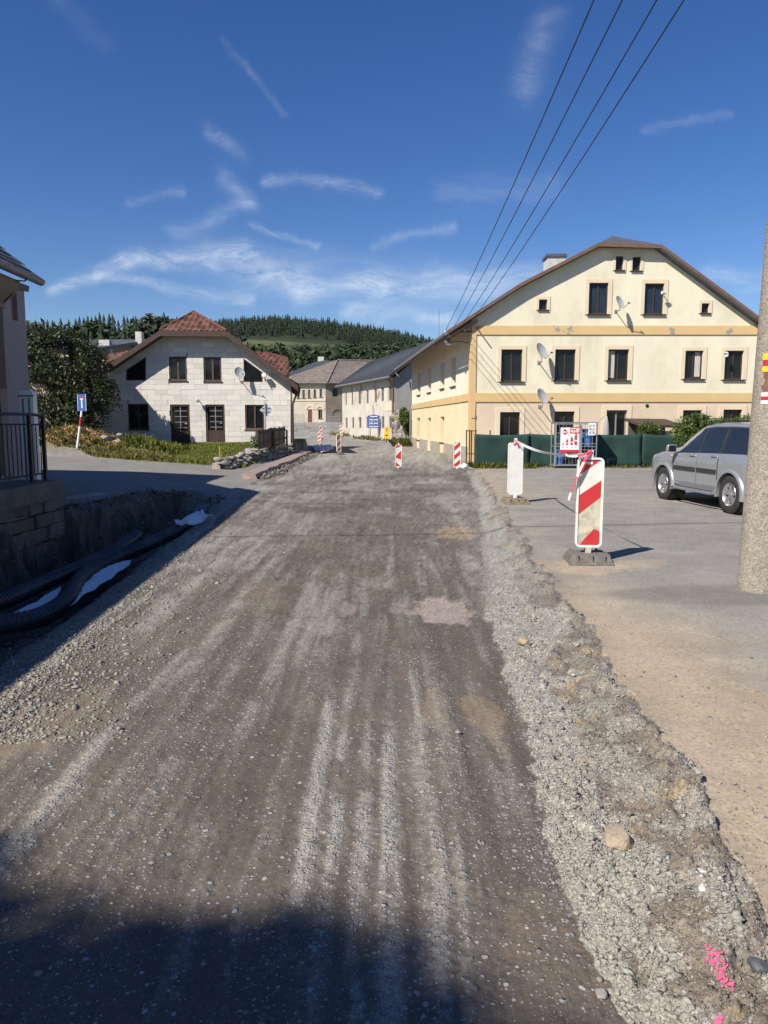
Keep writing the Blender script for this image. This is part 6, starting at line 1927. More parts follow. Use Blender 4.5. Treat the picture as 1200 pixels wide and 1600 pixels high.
tp = thing('barrier_tape', 'white and red barrier tape strung between the white beacon and the nearest beacon', 'barrier tape', A)
mw, mr2 = MB(), MB()
span = [A.lerp(B, k / 60) + Vector((0, 0, -.10 * 4 * (k / 60) * (1 - k / 60))) for k in range(61)]
ribbon([mw, mw], span, .045, lambda t: 1.2 + .5 * math.sin(t * 7))
tailp = [B + Vector((.0, -.03, .03)), B + Vector((-.06, -.06, -.05)), B + Vector((-.10, -.06, -.14)), B + Vector((-.16, -.05, -.28)), B + Vector((-.20, -.03, -.42)), B + Vector((-.225, -.02, -.52))]
fine_ = []
for i in range(len(tailp) - 1):
    for k in range(8): fine_.append(tailp[i].lerp(tailp[i + 1], k / 8))
fine_.append(tailp[-1])
ribbon([mr2, mw], fine_, .034, lambda t: .3 + .5 * t, 11)
loopp = [B + Vector((.02, -.035, .05)), B + Vector((-.08, -.05, .0)), B + Vector((-.17, -.04, -.02)), B + Vector((-.25, -.02, -.015)), B + Vector((-.30, 0, .035))]
fine_ = []
for i in range(len(loopp) - 1):
    for k in range(7): fine_.append(loopp[i].lerp(loopp[i + 1], k / 7))
ribbon([mr2, mw], fine_, .024, lambda t: 1.0 + 1.2 * t, 12)
for c in (A, B):
    ring = [c + Vector((.036 * math.cos(a), .03 * math.sin(a), -.01 + .012 * math.sin(2 * a))) for a in [k * math.pi / 8 for k in range(17)]]
    ribbon([mw, mr2], ring, .03, lambda t: 1.5, 3)
knot = [A + Vector((.0, -.03, -.02)), A + Vector((.03, -.04, -.07)), A + Vector((.05, -.035, -.13))]
ribbon([mr2, mr2], knot, .03, lambda t: .8); knot = [A + Vector((.0, -.03, -.02)), A + Vector((-.035, -.04, -.06)), A + Vector((-.03, -.035, -.09))]; ribbon([mr2, mr2], knot, .03, lambda t: .8)
mw.build('white_tape', MAT['tape_white'], tp, fix=False); mr2.build('red_tape', MAT['tape_red'], tp, fix=False)

# ================================================================== concrete pole with trail marks, and its cables
PB = at_z(1190, 940, .09)
PX, PYY = (1157 - 600) / FPX * 7.1 + .245, 7.1
pole = thing('utility_pole', 'weathered concrete utility pole with painted trail marks', 'utility pole', (PX, PYY, .08))
def prad(z): return .20 - .0085 * z
def pcx(z): return PX + .016 * z
prof = [(prad(z), z) for z in np.linspace(-.3, 8.6, 30)]
m = MB(); n0 = 0; seg = 40
for r_, z in prof:
    for k in range(seg): th = 2 * math.pi * k / seg; m.v.append((pcx(z) + r_ * math.cos(th), PYY + r_ * math.sin(th), z + .0))
for i in range(len(prof) - 1):
    for k in range(seg):
        k2 = (k + 1) % seg; m.f.append((i * seg + k, i * seg + k2, (i + 1) * seg + k2, (i + 1) * seg + k)); m.m.append(0)
m.f.append(tuple((len(prof) - 1) * seg + k for k in range(seg))); m.m.append(0)
m.build('shaft', MAT['concrete'], pole, smooth=50)
def mark(v0, v1, mat, th0, th1, name='trail_mark', lift=.003, jag=0.0):
    za, zb_ = at_y(1190, v1, PYY - .17).z, at_y(1190, v0, PYY - .17).z
    m = MB(); n = 14; nz = 6 if jag else 1
    rj = random.Random(int(v0))
    for j in range(nz):
        z0_, z1_ = za + (zb_ - za) * j / nz, za + (zb_ - za) * (j + 1) / nz
        off = rj.uniform(0, jag)
        for k in range(n):
            a0, a1 = th0 + off + (th1 - th0 - off) * k / n, th0 + off + (th1 - th0 - off) * (k + 1) / n
            c = []
            for rr_ in (lift, -.004):
                for a, z in ((a0, z0_), (a1, z0_), (a1, z1_), (a0, z1_)):
                    r_ = prad(z) + rr_; c.append((pcx(z) + r_ * math.cos(a), PYY + r_ * math.sin(a), z))
            m.prism(c[:4], c[4:])
    return m.build(name, MAT[mat], pole)
T0, T1 = math.radians(205), math.radians(268)
mark(551, 561, 'paint_yellow', T0 - .02, T1); mark(561.3, 571, 'paint_red', T0, T1); mark(571.3, 580, 'paint_yellow', T0 - .02, T1)
mark(580.5, 611, 'paint_brown', T0 - .05, T1, 'brown_paint_patch', .0025, .25)
mark(613, 619, 'paint_white', T0 + .06, T1); mark(619.3, 625, 'paint_red', T0 + .06, T1); mark(625.3, 631, 'paint_white', T0 + .06, T1)
m = MB(); m.box(PX - .75, PYY - .05, 7.85, PX + .85, PYY + .05, 7.95); m.build('crossarm', MAT['zinc'], pole)
ends = []
for i, dx in enumerate((-.62, -.2, .32, .72)):
    m = MB(); m.lathe([(.001, 0), (.015, 0), (.015, .06), (.04, .07), (.03, .11), (.04, .14), (.001, .17)], (PX + dx, PYY, 7.95), (0, 0, 1), 12); m.build('insulator', MAT['porcelain'], pole, smooth=40)
    ends.append(Vector((PX + dx, PYY, 8.05)))
tgt = []
m = MB(); b0_ = at_y(696, 519, YR + .35); b1_ = at_y(726, 518, YR + .1); m.tube([b0_, b1_ + Vector((.35, 0, 0))], .03, 6); rk = m.build('insulator_rack', MAT['black'], houseR)
for i in range(4):
    p = b0_.lerp(b1_, i / 3); m = MB(); m.lathe([(.001, -.05), (.05, -.04), (.035, 0), (.055, .05), (.001, .07)], p + Vector((0, -.02, .04)), (0, 0, 1), 10); m.build('insulator', MAT['porcelain'], rk, smooth=40)
    tgt.append(p + Vector((0, -.03, .06)))
for i, (a, b) in enumerate(zip(ends, tgt)):
    m = MB(); m.tube([a.lerp(b, k / 24) + Vector((0, 0, -.22 * 4 * (k / 24) * (1 - k / 24))) for k in range(25)], .011, 6)
    tag(m.build('power_line', MAT['wire']), ('leftmost of the four power lines running to the cream house eave', 'second power line from the left, crossing the sky to the eave', 'third power line from the left, crossing the sky to the eave', 'rightmost of the four power lines running to the cream house eave')[i], 'power line', 'power lines to the cream house')
a, b = Vector((PX, PYY, 7.2)), Vector((-11.4, 5.4, 7.3))
m = MB(); m.tube([a.lerp(b, k / 24) + Vector((0, 0, -.35 * 4 * (k / 24) * (1 - k / 24))) for k in range(25)], .022, 6); tag(m.build('service_cable', MAT['wire']), 'overhead service cable from the concrete pole to the tan house roof', 'cable')

# ================================================================== net fence, gas cage, shed, parasol
YF = 29.0
xf0, xf1 = at_y(741, 700, YF).x, 15.5
ztn = at_y(800, 678, YF).z
fence = thing('net_fence', 'long fence clad in dark green shade net before the cream house', 'fence', (xf0, YF, 0))
cuts = [xf0] + [at_y(u, 700, YF).x for u in (827, 913, 1003, 1080)] + [13.5, xf1]
for i in range(len(cuts) - 1):
    x0, x1 = cuts[i] + (.012 if i else 0), cuts[i + 1]
    n = max(6, int((x1 - x0) / .12)); nz = 9; m = MB(); V = []
    for j in range(nz + 1):
        for k in range(n + 1):
            x = x0 + (x1 - x0) * k / n; f = j / nz
            sag = -.045 * math.sin(math.pi * k / n) * f + .02 * (vnoise(x * 1.3, 3, i) - .5) * (f > .9)
            yy = YF + (vnoise(x * 1.7, f * 2 + i * 9, 12) - .5) * .10 + (vnoise(x * 6, f * 1.2, 13) - .5) * .035 + .03 * (i % 2)
            m.v.append((x, yy, .03 + (ztn - .03) * f + sag))
    for j in range(nz):
        for k in range(n):
            q = j * (n + 1) + k; m.f.append((q, q + 1, q + n + 2, q + n + 1)); m.m.append(0)
    pn = m.build('net_panel', MAT['net'], fence, smooth=60, fix=False)
    md = pn.modifiers.new('cloth', 'SOLIDIFY'); md.thickness = .006
    # tucked seam and hem
m = MB()
for x in [xf0 - .1, xf0 + .06] + [c + .03 for c in cuts[1:]] + [at_y(766, 700, YF).x]:
    m = MB(); m.tube([(x, YF + .09, 0), (x, YF + .09, ztn + (.14 if x < xf0 + 1 else .05))], .024, 8); m.build('post', MAT['black'], fence)
gate = MB()
for x in (-.28, -.16): gate.tube([(xf0 + x, YF + .2, 0), (xf0 + x, YF + .2, 1.42)], .025, 6)
gate.tube([(xf0 - .28, YF + .2, 1.38), (xf0 + .1, YF + .1, 1.38)], .02, 6); gate.tube([(xf0 - .28, YF + .2, .5), (xf0 + .1, YF + .1, .5)], .02, 6)
gate.build('gate_frame', MAT['black'], fence)

YC = 28.0
c0_, c1_ = at_y(866, 731, YC), at_y(931, 731, YC); zc_ = at_y(866, 661, YC).z
cx0, cx1, cz0 = c0_.x, c1_.x, .06
cage = thing('gas_cage', 'galvanised gas bottle cage with a red and white poster', 'gas bottle cage', ((cx0 + cx1) / 2, YC, .06))
m = MB(); r_ = .018; yb1_ = YC + .62
for x in (cx0, cx1):
    for y in (YC, yb1_): m.box(x - r_, y - r_, cz0, x + r_, y + r_, zc_)
for z in (cz0 + .05, zc_):
    for y in (YC, yb1_): m.box(cx0 + r_, y - r_ * .9, z - r_, cx1 - r_, y + r_ * .9, z + r_)
    for x in (cx0, cx1): m.box(x - r_ * .9, YC + r_, z - r_, x + r_ * .9, yb1_ - r_, z + r_)
m.build('frame', MAT['steel'], cage)
xm = cx0 + (cx1 - cx0) * .60
m = MB(); m.box(cx0 + .03, YC + .02, .80, cx1 - .03, yb1_ - .03, .825); m.build('shelf', MAT['steel'], cage)
m = MB(); m.box(cx0 + .03, YC + .02, cz0 + .07, cx1 - .03, yb1_ - .03, cz0 + .09); m.build('shelf', MAT['steel'], cage)
m = MB(); m.box(cx0 - .03, YC - .03, zc_ + .02, cx1 + .03, yb1_ + .03, zc_ + .035); m.build('cage_roof', MAT['steel'], cage)
for i, (x0, x1) in enumerate(((cx0 + .02, xm - .02), (xm + .02, cx1 - .02))):
    d = MB()
    for x in (x0, x1): d.box(x - .016, YC - .05, cz0 + .04, x + .016, YC - .025, zc_ - .02)
    for z in (cz0 + .06, cz0 + .40, cz0 + .63, cz0 + .86, cz0 + 1.25, zc_ - .04): d.box(x0, YC - .048, z - .011, x1, YC - .030, z + .011)
    dr = d.build('door', MAT['steel'], cage)
    w = MB(); nx = 7 if i == 0 else 4
    for k in range(1, nx): x = x0 + (x1 - x0) * k / nx; w.box(x - .004, YC - .041, cz0 + .06, x + .004, YC - .033, zc_ - .04)
    w.build('mesh_bars', MAT['steel'], dr)
m = MB(); m.box(xm - .06, YC - .055, .55, xm + .06, YC - .049, zc_ - .1); m.build('lock_plate', MAT['steel'], cage)


def gas_bottle(x, y, z, mat, label):
    t = thing('gas_bottle', label, 'gas bottle', (x, y, z), group='gas bottles in the cage')
    m = MB(); m.lathe([(.001, .03), (.14, .03), (.155, .08), (.155, .40), (.12, .48), (.04, .52), (.001, .52)], (x, y, z), (0, 0, 1), 18); m.build('body', MAT[mat], t, smooth=45)
    m = MB(); m.lathe([(.13, 0), (.15, 0), (.15, .05), (.13, .05)], (x, y, z), (0, 0, 1), 18); m.build('foot_ring', MAT[mat], t)
    m = MB(); m.lathe([(.085, .50), (.095, .50), (.095, .63), (.085, .63), (.085, .50)], (x, y, z), (0, 0, 1), 16); m.build('collar', MAT[mat], t)
    m = MB(); m.lathe([(.001, .51), (.02, .51), (.02, .6), (.001, .6)], (x, y, z), (0, 0, 1), 8); m.build('valve', MAT['steel'], t)


gas_bottle(cx0 + .22, YC + .22, cz0 + .09, 'gas_blue', 'blue gas bottle on the cage floor at the left, under the poster')
gas_bottle(xm + .33, YC + .22, .83, 'gas_blue', 'blue gas bottle on the cage shelf at the right, under the paper sheet')
gas_bottle(xm - .22, YC + .34, cz0 + .09, 'dark_trim', 'dark gas bottle on the cage floor beside the middle bar')
gas_bottle(xm + .18, YC + .40, .83, 'gas_blue', 'blue gas bottle at the back of the cage shelf')
# poster: four bottles of rising height, red tab reading ZDE, red foot strip and a diamond badge
ps = thing('poster', 'white and red gas poster with four rising bottles and ZDE', 'poster', (cx0 + .5, YC - .07, 1.0))
q0, q1 = at_y(874.5, 707, YC), at_y(905, 668, YC)
FP = Frame((q0.x, YC - .055), (q0.x + 1, YC - .055), out=(0, -1))
W_, H_ = q1.x - q0.x, q1.z - q0.z; Z0 = q0.z
def pbox(a, b, c, d, mat, name, lvl=1, par=None):
    m = MB(); m.fbox(FP, a * W_, Z0 + b * H_, c * W_, Z0 + d * H_, .0 + .002 * lvl, .0025 + .002 * lvl); return m.build(name, MAT[mat], par or ps)
m = MB(); m.fbox(FP, 0, Z0, W_, Z0 + H_, -.006, .002); sheet = m.build('sheet', MAT['poster_white'], ps)
pbox(0, 0, 1, .11, 'poster_red', 'red_strip')
tabm = MB(); tabm.fbox(FP, .50 * W_, Z0 + .76 * H_, 1.03 * W_, Z0 + 1.02 * H_, .002, .006); tab = tabm.build('red_tab', MAT['poster_red'], ps)
for i, (x, h) in enumerate(((.14, .10), (.36, .24), (.60, .32), (.82, .48))):
    zb_ = .30; m = MB(); w_ = .052 + .006 * i
    pts = [(-w_, 0), (w_, 0), (w_, h * .72), (w_ * .5, h * .86), (w_ * .5, h), (-w_ * .5, h), (-w_ * .5, h * .86), (-w_, h * .72)]
    if i == 0: pts = [(-w_, 0), (w_, 0), (w_, h * .5), (w_ * .5, h), (-w_ * .5, h), (-w_, h * .5)]
    m.prism([FP.p((x + a) * W_, Z0 + (zb_ + b) * H_, .005) for a, b in pts], [FP.p((x + a) * W_, Z0 + (zb_ + b) * H_, .0025) for a, b in pts])
    bt_ = m.build('printed_bottle', MAT['poster_grey' if i == 0 else 'poster_red'], ps)
    pbox(x - .06, .20, x + .06, .215, 'poster_grey', 'small_print'); pbox(x - .045, .235, x + .045, .25, 'poster_grey', 'small_print')
    if i: pbox(x - w_ * .8, zb_ + h * .30, x + w_ * .8, zb_ + h * .42, 'poster_white', 'bottle_label', 2, bt_)
dm = MB(); c = (.24, .82); dd = (.17, .125)
dm.prism([FP.p((c[0] + a * dd[0]) * W_, Z0 + (c[1] + b * dd[1]) * H_, .0045) for a, b in ((-1, 0), (0, -1), (1, 0), (0, 1))], [FP.p((c[0] + a * dd[0]) * W_, Z0 + (c[1] + b * dd[1]) * H_, .0022) for a, b in ((-1, 0), (0, -1), (1, 0), (0, 1))])
bdg = dm.build('diamond_badge', MAT['poster_red'], ps)
pbox(c[0] - .13, c[1] - .025, c[0] + .13, c[1] + .025, 'poster_white', 'badge_band', 2, bdg)
def text(s, size, p, mat, parent, name='lettering', rot=(math.pi / 2, 0, 0)):
    cu = bpy.data.curves.new(name, 'FONT'); cu.body = s; cu.size = size; cu.extrude = .001; cu.align_x = 'CENTER'; cu.align_y = 'CENTER'; cu.offset = size * .03
    cu.materials.append(MAT[mat]); q = bpy.data.objects.new(name, cu); col.objects.link(q); dg = bpy.context.evaluated_depsgraph_get(); me = bpy.data.meshes.new_from_object(q.evaluated_get(dg)); bpy.data.objects.remove(q, do_unlink=True); o = bpy.data.objects.new(name, me); o.parent = parent; o.location = Vector(p) - wloc(parent); o.rotation_euler = rot
    return link(o)
text('ZDE', .19 * H_, FP.p(.765 * W_, Z0 + .905 * H_, .0075), 'poster_white', tab)
for k in range(2): pbox(.58, .80 + .03 * k, .94, .815 + .03 * k, 'poster_white', 'small_print', 2.4, tab)
nt_ = thing('paper_notice', 'white paper notice with four pictures on the cage door', 'notice', (cx1 - .2, YC - .06, 1.3))
q0, q1 = at_y(918.5, 680, YC), at_y(930.5, 661, YC)
FN = Frame((q0.x, YC - .052), (q0.x + 1, YC - .052), out=(0, -1))
m = MB(); m.fbox(FN, 0, q0.z, q1.x - q0.x, q1.z, -.002, .001); nsh = m.build('sheet', MAT['poster_white'], nt_)
for i in range(2):
    for j in range(3):
        w_, h_ = q1.x - q0.x, q1.z - q0.z; m = MB(); m.fbox(FN, w_ * (.12 + .44 * i), q0.z + h_ * (.10 + .29 * j), w_ * (.42 + .44 * i), q0.z + h_ * (.30 + .29 * j), .0012, .002); m.build('picture', MAT['poster_grey'], nsh)
# a lean-to roof behind the net
shd = thing('shed', 'low dark shed roof just above the net fence', 'shed', (at_y(1030, 670, 31).x, 31, 0))
a_, b_ = at_y(1000, 663, 30.6), at_y(1068, 664, 30.6)
m = MB(); m.slab([(a_.x, 30.4, a_.z), (b_.x, 30.4, b_.z - .03), (b_.x, 32.6, b_.z + .25), (a_.x, 32.6, a_.z + .25)], .10); m.build('roof', MAT['fascia_dark'], shd)
for x in (a_.x + .25, b_.x - .2): m = MB(); m.box(x - .05, 30.55, 0, x + .05, 30.65, a_.z - .1); m.build('post', MAT['old_wood'], shd)
m = MB(); m.box(a_.x + .1, 32.3, 0, b_.x - .1, 32.4, a_.z + .1); m.build('back_wall', MAT['old_wood'], shd)
# folded parasol
YP = 30.2
p0 = at_y(947, 690, YP); p1 = at_y(944.5, 651, YP)
par = thing('parasol', 'folded grey garden parasol leaning behind the gas cage', 'parasol', (p0.x, YP, 0))
m = MB(); m.tube([(p0.x, YP, 0), (p0.x, YP, .6)], .02, 6); m.build('pole', MAT['zinc'], par)
m = MB(); n = 12
m.lathe([(.02, .0), (.125, .05), (.12, .35), (.085, .75), (.02, 1.02), (.001, 1.05)], (p0.x, YP, p1.z - 1.02), (0, 0, 1), 14); m.build('canopy', MAT['plaster_grey'], par, smooth=40)
m = MB(); a_ = at_y(929, 666, YP); m.tube([a_, a_.lerp(p1, .6) + Vector((0, 0, .05)), p1 + Vector((0, 0, .02))], .022, 6); m.build('arm', MAT['zinc'], par)
st_ = at_z(725, 735, .05); stone('stone', 'white lump lying at the foot of the net fence corner', (at_y(725, 733, 27.6).x, 27.6, .1), (.16, .13, .12), MAT['stone_pale'], 401)

# ================================================================== silver estate car
def build_car():
    fw = at_z(1043, 781.5, .09); rw_ = at_z(1141, 803, .09)
    t = thing('parked_car', 'silver off-road estate car parked on the forecourt, partly behind the pole', 'car', (0, 0, 0))
    WBASE = 2.64
    St = [  # X, sill z, belt z, half width, top z, top half width
        (-.90, .55, .92, .60, 1.15, .50), (-.86, .42, .96, .78, 1.42, .58), (-.72, .36, .99, .86, 1.565, .63), (-.35, .32, 1.01, .895, 1.62, .655), (.30, .30, 1.0, .90, 1.64, .665), (.95, .30, .985, .90, 1.635, .665),
        (1.35, .30, .975, .90, 1.60, .655), (1.62, .30, .97, .90, 1.53, .64), (1.95, .30, .965, .895, 1.36, .67), (2.28, .30, .96, .89, 1.115, .70), (2.42, .30, .95, .885, 1.075, .71), (2.80, .30, .93, .88, 1.05, .68),
        (3.15, .31, .90, .86, 1.01, .62), (3.38, .33, .84, .82, .935, .56), (3.50, .36, .76, .74, .83, .50), (3.56, .42, .66, .62, .72, .44)]
    def ring(s):
        X, zs, zb, w, zt, wt = s
        zs += .07; zb += .10; zt += .10 - .03 * (zt > 1.3)
        return [(0, zs - .03), (w * .80, zs - .03), (w - .05, zs), (w - .01, zs + .10), (w + .005, .66), (w + .005, .88 if zb > .99 else (zs + zb) / 2 + .06), (w - .015, zb - .05), (w - .035, zb),
                (wt + (w - .035 - wt) * .45, zb + (zt - .05 - zb) * .60), (wt + .0, zt - .055), (wt - .05, zt - .012), (wt - .16, zt), (0, zt + .018)]
    m = MB(); R = [ring(s) for s in St]; k = len(R[0])
    full = [r + [(-y, z) for y, z in r[-2:0:-1]] for r in R]; kk = len(full[0])
    for s, r in zip(St, full):
        for y, z in r: m.v.append((s[0], y, z))
    for i in range(len(St) - 1):
        for j in range(kk):
            j2 = (j + 1) % kk; m.f.append((i * kk + j, i * kk + j2, (i + 1) * kk + j2, (i + 1) * kk + j)); m.m.append(0)
    m.f.append(tuple(range(kk))); m.m.append(0); m.f.append(tuple((len(St) - 1) * kk + j for j in range(kk))[::-1]); m.m.append(0)
    body = m.build('body', MAT['car_paint'], None)
    cuts_ = []
    for X in (0, WBASE):
        for s in (-1, 1):
            c = MB(); c.lathe([(.001, 0), (.415, 0), (.415, .42), (.001, .42)], (X, s * .56, .37), (0, s, 0), 36); co = c.build('cutter', MAT['dark_trim'], None); cuts_.append(co)
            md = body.modifiers.new('well', 'BOOLEAN'); md.object = co; md.operation = 'DIFFERENCE'; md.solver = 'EXACT'
    dg = bpy.context.evaluated_depsgraph_get(); nm = bpy.data.meshes.new_from_object(body.evaluated_get(dg))
    body.modifiers.clear(); body.data = nm; nm.name = 'body'
    for c in cuts_: bpy.data.objects.remove(c, do_unlink=True)
    nm.polygons.foreach_set('use_smooth', [True] * len(nm.polygons)); nm.set_sharp_from_angle(angle=math.radians(32))
    body.parent = t
    def ipt(X, a, b, f, side, off):
        """A point of the skin at station X between ring points a and b."""
        xs = [s[0] for s in St]
        i = max(0, min(len(xs) - 2, next((q for q in range(len(xs) - 1) if xs[q] <= X <= xs[q + 1]), 0))); g = (X - xs[i]) / (xs[i + 1] - xs[i])
        def pt(q): return (R[i][q][0] * (1 - g) + R[i + 1][q][0] * g, R[i][q][1] * (1 - g) + R[i + 1][q][1] * g)
        n = b - a; ff = f * n; q = min(int(ff), n - 1); h = ff - q
        p0_, p1_ = pt(a + q), pt(a + q + 1); y = p0_[0] * (1 - h) + p1_[0] * h; z = p0_[1] * (1 - h) + p1_[1] * h
        return (X, side * (y + off), z)
    def skin(x0f, x1f, a, b, f0, f1, side, off, nx=8, nf=6, th=.006):
        """Sheet following the skin; x0f, x1f give the ends at each height."""
        m = MB(); g = []
        for layer in (off, off - th):
            for j in range(nf + 1):
                f = f0 + (f1 - f0) * j / nf
                for i in range(nx + 1):
                    X = x0f(j / nf) + (x1f(j / nf) - x0f(j / nf)) * i / nx; m.v.append(ipt(X, a, b, f, side, layer))
        o = (nf + 1) * (nx + 1)
        for L_ in (0, o):
            for j in range(nf):
                for i in range(nx): q = L_ + j * (nx + 1) + i; m.f.append((q, q + 1, q + nx + 2, q + nx + 1)); m.m.append(0)
        for j in range(nf):
            for i in (0, nx): q = j * (nx + 1) + i; m.f.append((q, q + nx + 1, q + nx + 1 + o, q + o)); m.m.append(0)
        for i in range(nx):
            for j in (0, nf): q = j * (nx + 1) + i; m.f.append((q, q + 1, q + 1 + o, q + o)); m.m.append(0)
        return m
    cst = lambda v: (lambda f: v)
    for s in (1, -1):
        fd = skin(cst(1.22), lambda f: 2.20 - .03 * f, 3, 7, 0, 1, s, .006, 10, 8).build('door', MAT['car_paint'], t, local=True, smooth=40)
        rd = skin(lambda f: .44 + (.02 if f > .5 else .0) - (.12 * max(0, f - .5)), cst(1.205), 3, 7, 0, 1, s, .006, 8, 8).build('door', MAT['car_paint'], t, local=True, smooth=40)
        for gx in (1.2125, 2.21, .435):
            skin(cst(gx - .013), cst(gx + .013), 3, 7, .02, .99, s, .0045, 1, 6, .004).build('door_gap', MAT['black'], t, local=True)
        for d, hx in ((fd, 1.40), (rd, .42 + .16)):
            p = ipt(hx, 3, 7, .84, s, .02); h = MB(); h.box(p[0] - .10, p[1] - .018, p[2] - .016, p[0] + .10, p[1] + .018, p[2] + .016); h.build('door_handle', MAT['car_paint'], d, local=True, bevel=.008)
        for d, x0_, x1_ in ((fd, 1.25, 2.16), (rd, .46, 1.18)):
            skin(cst(x0_), cst(x1_), 3, 7, .31, .41, s, .022, 6, 2, .018).build('side_moulding', MAT['dark_trim'], d, local=True, smooth=40)
        # side glass, black pillars round it
        skin(cst(-.60), lambda f: 2.16 - 1.0 * f ** 1.15 + .22 * f * f, 7, 9, .03, .96, s, .003, 26, 8, .006).build('window_band', MAT['dark_trim'], t, local=True, smooth=40)
        for (a, b) in ((lambda f: 1.27, lambda f: 2.07 - 1.0 * f ** 1.15 + .28 * f * f), (lambda f: .46 - .1 * f * 0, lambda f: 1.19), (lambda f: -.52 + .05 * f, lambda f: .38)):
            skin(a, b, 7, 9, .06, .90, s, .007, 12, 8, .006).build('side_window', MAT['car_glass'], t, local=True, smooth=40)
        # wheel-arch flares
        for X in (0, WBASE):
            fl = MB(); n = 22
            for i in range(n + 1):
                an = math.radians(-12 + 204 * i / n); c, sn = math.cos(an), math.sin(an)
                for (r_, y) in ((.405, .80), (.405, .925), (.43, .935), (.475, .915), (.49, .87)):
                    fl.v.append((X + r_ * c, s * y, .37 + r_ * sn))
            for i in range(n):
                for j in range(4): q = i * 5 + j; fl.f.append((q, q + 1, q + 6, q + 5)); fl.m.append(0)
            fl.build('wheel_arch', MAT['car_paint'], t, local=True, smooth=50)
        rb = MB(); rb.tube([(.42, s * .90, .36), (.5, s * .965, .34), (2.1, s * .965, .34), (2.2, s * .90, .36)], .035, 10); rb.build('side_step', MAT['alloy'], t, local=True, smooth=60)
        rl = MB(); rl.tube([(-.55, s * .60, 1.68), (-.45, s * .60, 1.735), (.4, s * .61, 1.755), (1.1, s * .60, 1.735), (1.34, s * .60, 1.67)], .016, 8); rl.build('roof_rail', MAT['dark_trim'], t, local=True, smooth=60)
        mi = MB(); mi.hexa([(2.00, s * .93, 1.08), (2.14, s * .94, 1.08), (2.12, s * 1.13, 1.09), (2.02, s * 1.13, 1.09), (2.0, s * .93, 1.25), (2.12, s * .94, 1.23), (2.10, s * 1.12, 1.23), (2.02, s * 1.12, 1.25)])
        mo = mi.build('mirror', MAT['car_paint'], t, local=True, bevel=.03, smooth=60)
        g_ = MB(); g_.box(1.990, s * .96 if s > 0 else s * 1.11, 1.10, 1.998, s * 1.11 if s > 0 else s * .96, 1.23); g_.build('mirror_glass', MAT['car_glass'], mo, local=True)
        hl_ = skin(cst(3.16), cst(3.47), 5, 8, .40, .98, s, .004, 6, 4).build('headlight', MAT['lamp_glass'], t, local=True, smooth=50)
        skin(cst(-.86), cst(-.70), 5, 8, .10, .98, s, .004, 4, 5).build('tail_light', MAT['lamp_red'], t, local=True, smooth=50)
        ind = MB(); p = ipt(2.34, 3, 7, .74, s, .004); ind.box(p[0] - .035, p[1] - .006, p[2] - .014, p[0] + .035, p[1] + .006, p[2] + .014); ind.build('side_indicator', MAT['sign_yellow'], t, local=True)
        sw = skin(cst(1.30), cst(2.12), 3, 7, .985, 1.0, s, .004, 4, 1).build('waist_seal', MAT['dark_trim'], t, local=True)
    # windscreen, rear window, grille, bumpers, lining of the wheel wells
    ws_ = MB(); xs_ = (1.66, 1.95, 2.22)
    for X in xs_:
        for f in np.linspace(-1, 1, 9):
            a = ipt(X, 10, 12, 1 - abs(f) if True else 0, 1, 0); ws_.v.append((X + .004, a[1] * (1 if f > 0 else -1), a[2] + .012))
    for i in range(len(xs_) - 1):
        for j in range(8): q = i * 9 + j; ws_.f.append((q, q + 1, q + 10, q + 9)); ws_.m.append(0)
    ws_.build('windscreen', MAT['car_glass'], t, local=True, smooth=60)
    bw_ = MB(); bw_.hexa([(-.93, -.55, 1.05), (-.93, .55, 1.05), (-.84, .55, 1.05), (-.84, -.55, 1.05), (-.83, -.48, 1.48), (-.83, .48, 1.48), (-.74, .48, 1.48), (-.74, -.48, 1.48)]); bw_.build('rear_window', MAT['car_glass'], t, local=True)
    gr = MB(); gr.box(3.50, -.36, .76, 3.575, .36, .90); gr.build('grille', MAT['dark_trim'], t, local=True, bevel=.02)
    bp = MB(); bp.hexa([(3.3, -.80, .42), (3.62, -.55, .45), (3.62, .55, .45), (3.3, .80, .42), (3.3, -.82, .68), (3.62, -.57, .66), (3.62, .57, .66), (3.3, .82, .68)]); bp.build('bumper', MAT['car_paint'], t, local=True, bevel=.05, smooth=60)
    bp = MB(); bp.hexa([(-.98, -.66, .42), (-.5, -.88, .36), (-.5, .88, .36), (-.98, .66, .42), (-.98, -.66, .66), (-.5, -.885, .68), (-.5, .885, .68), (-.98, .66, .66)]); bp.build('bumper', MAT['car_paint'], t, local=True, bevel=.05, smooth=60)
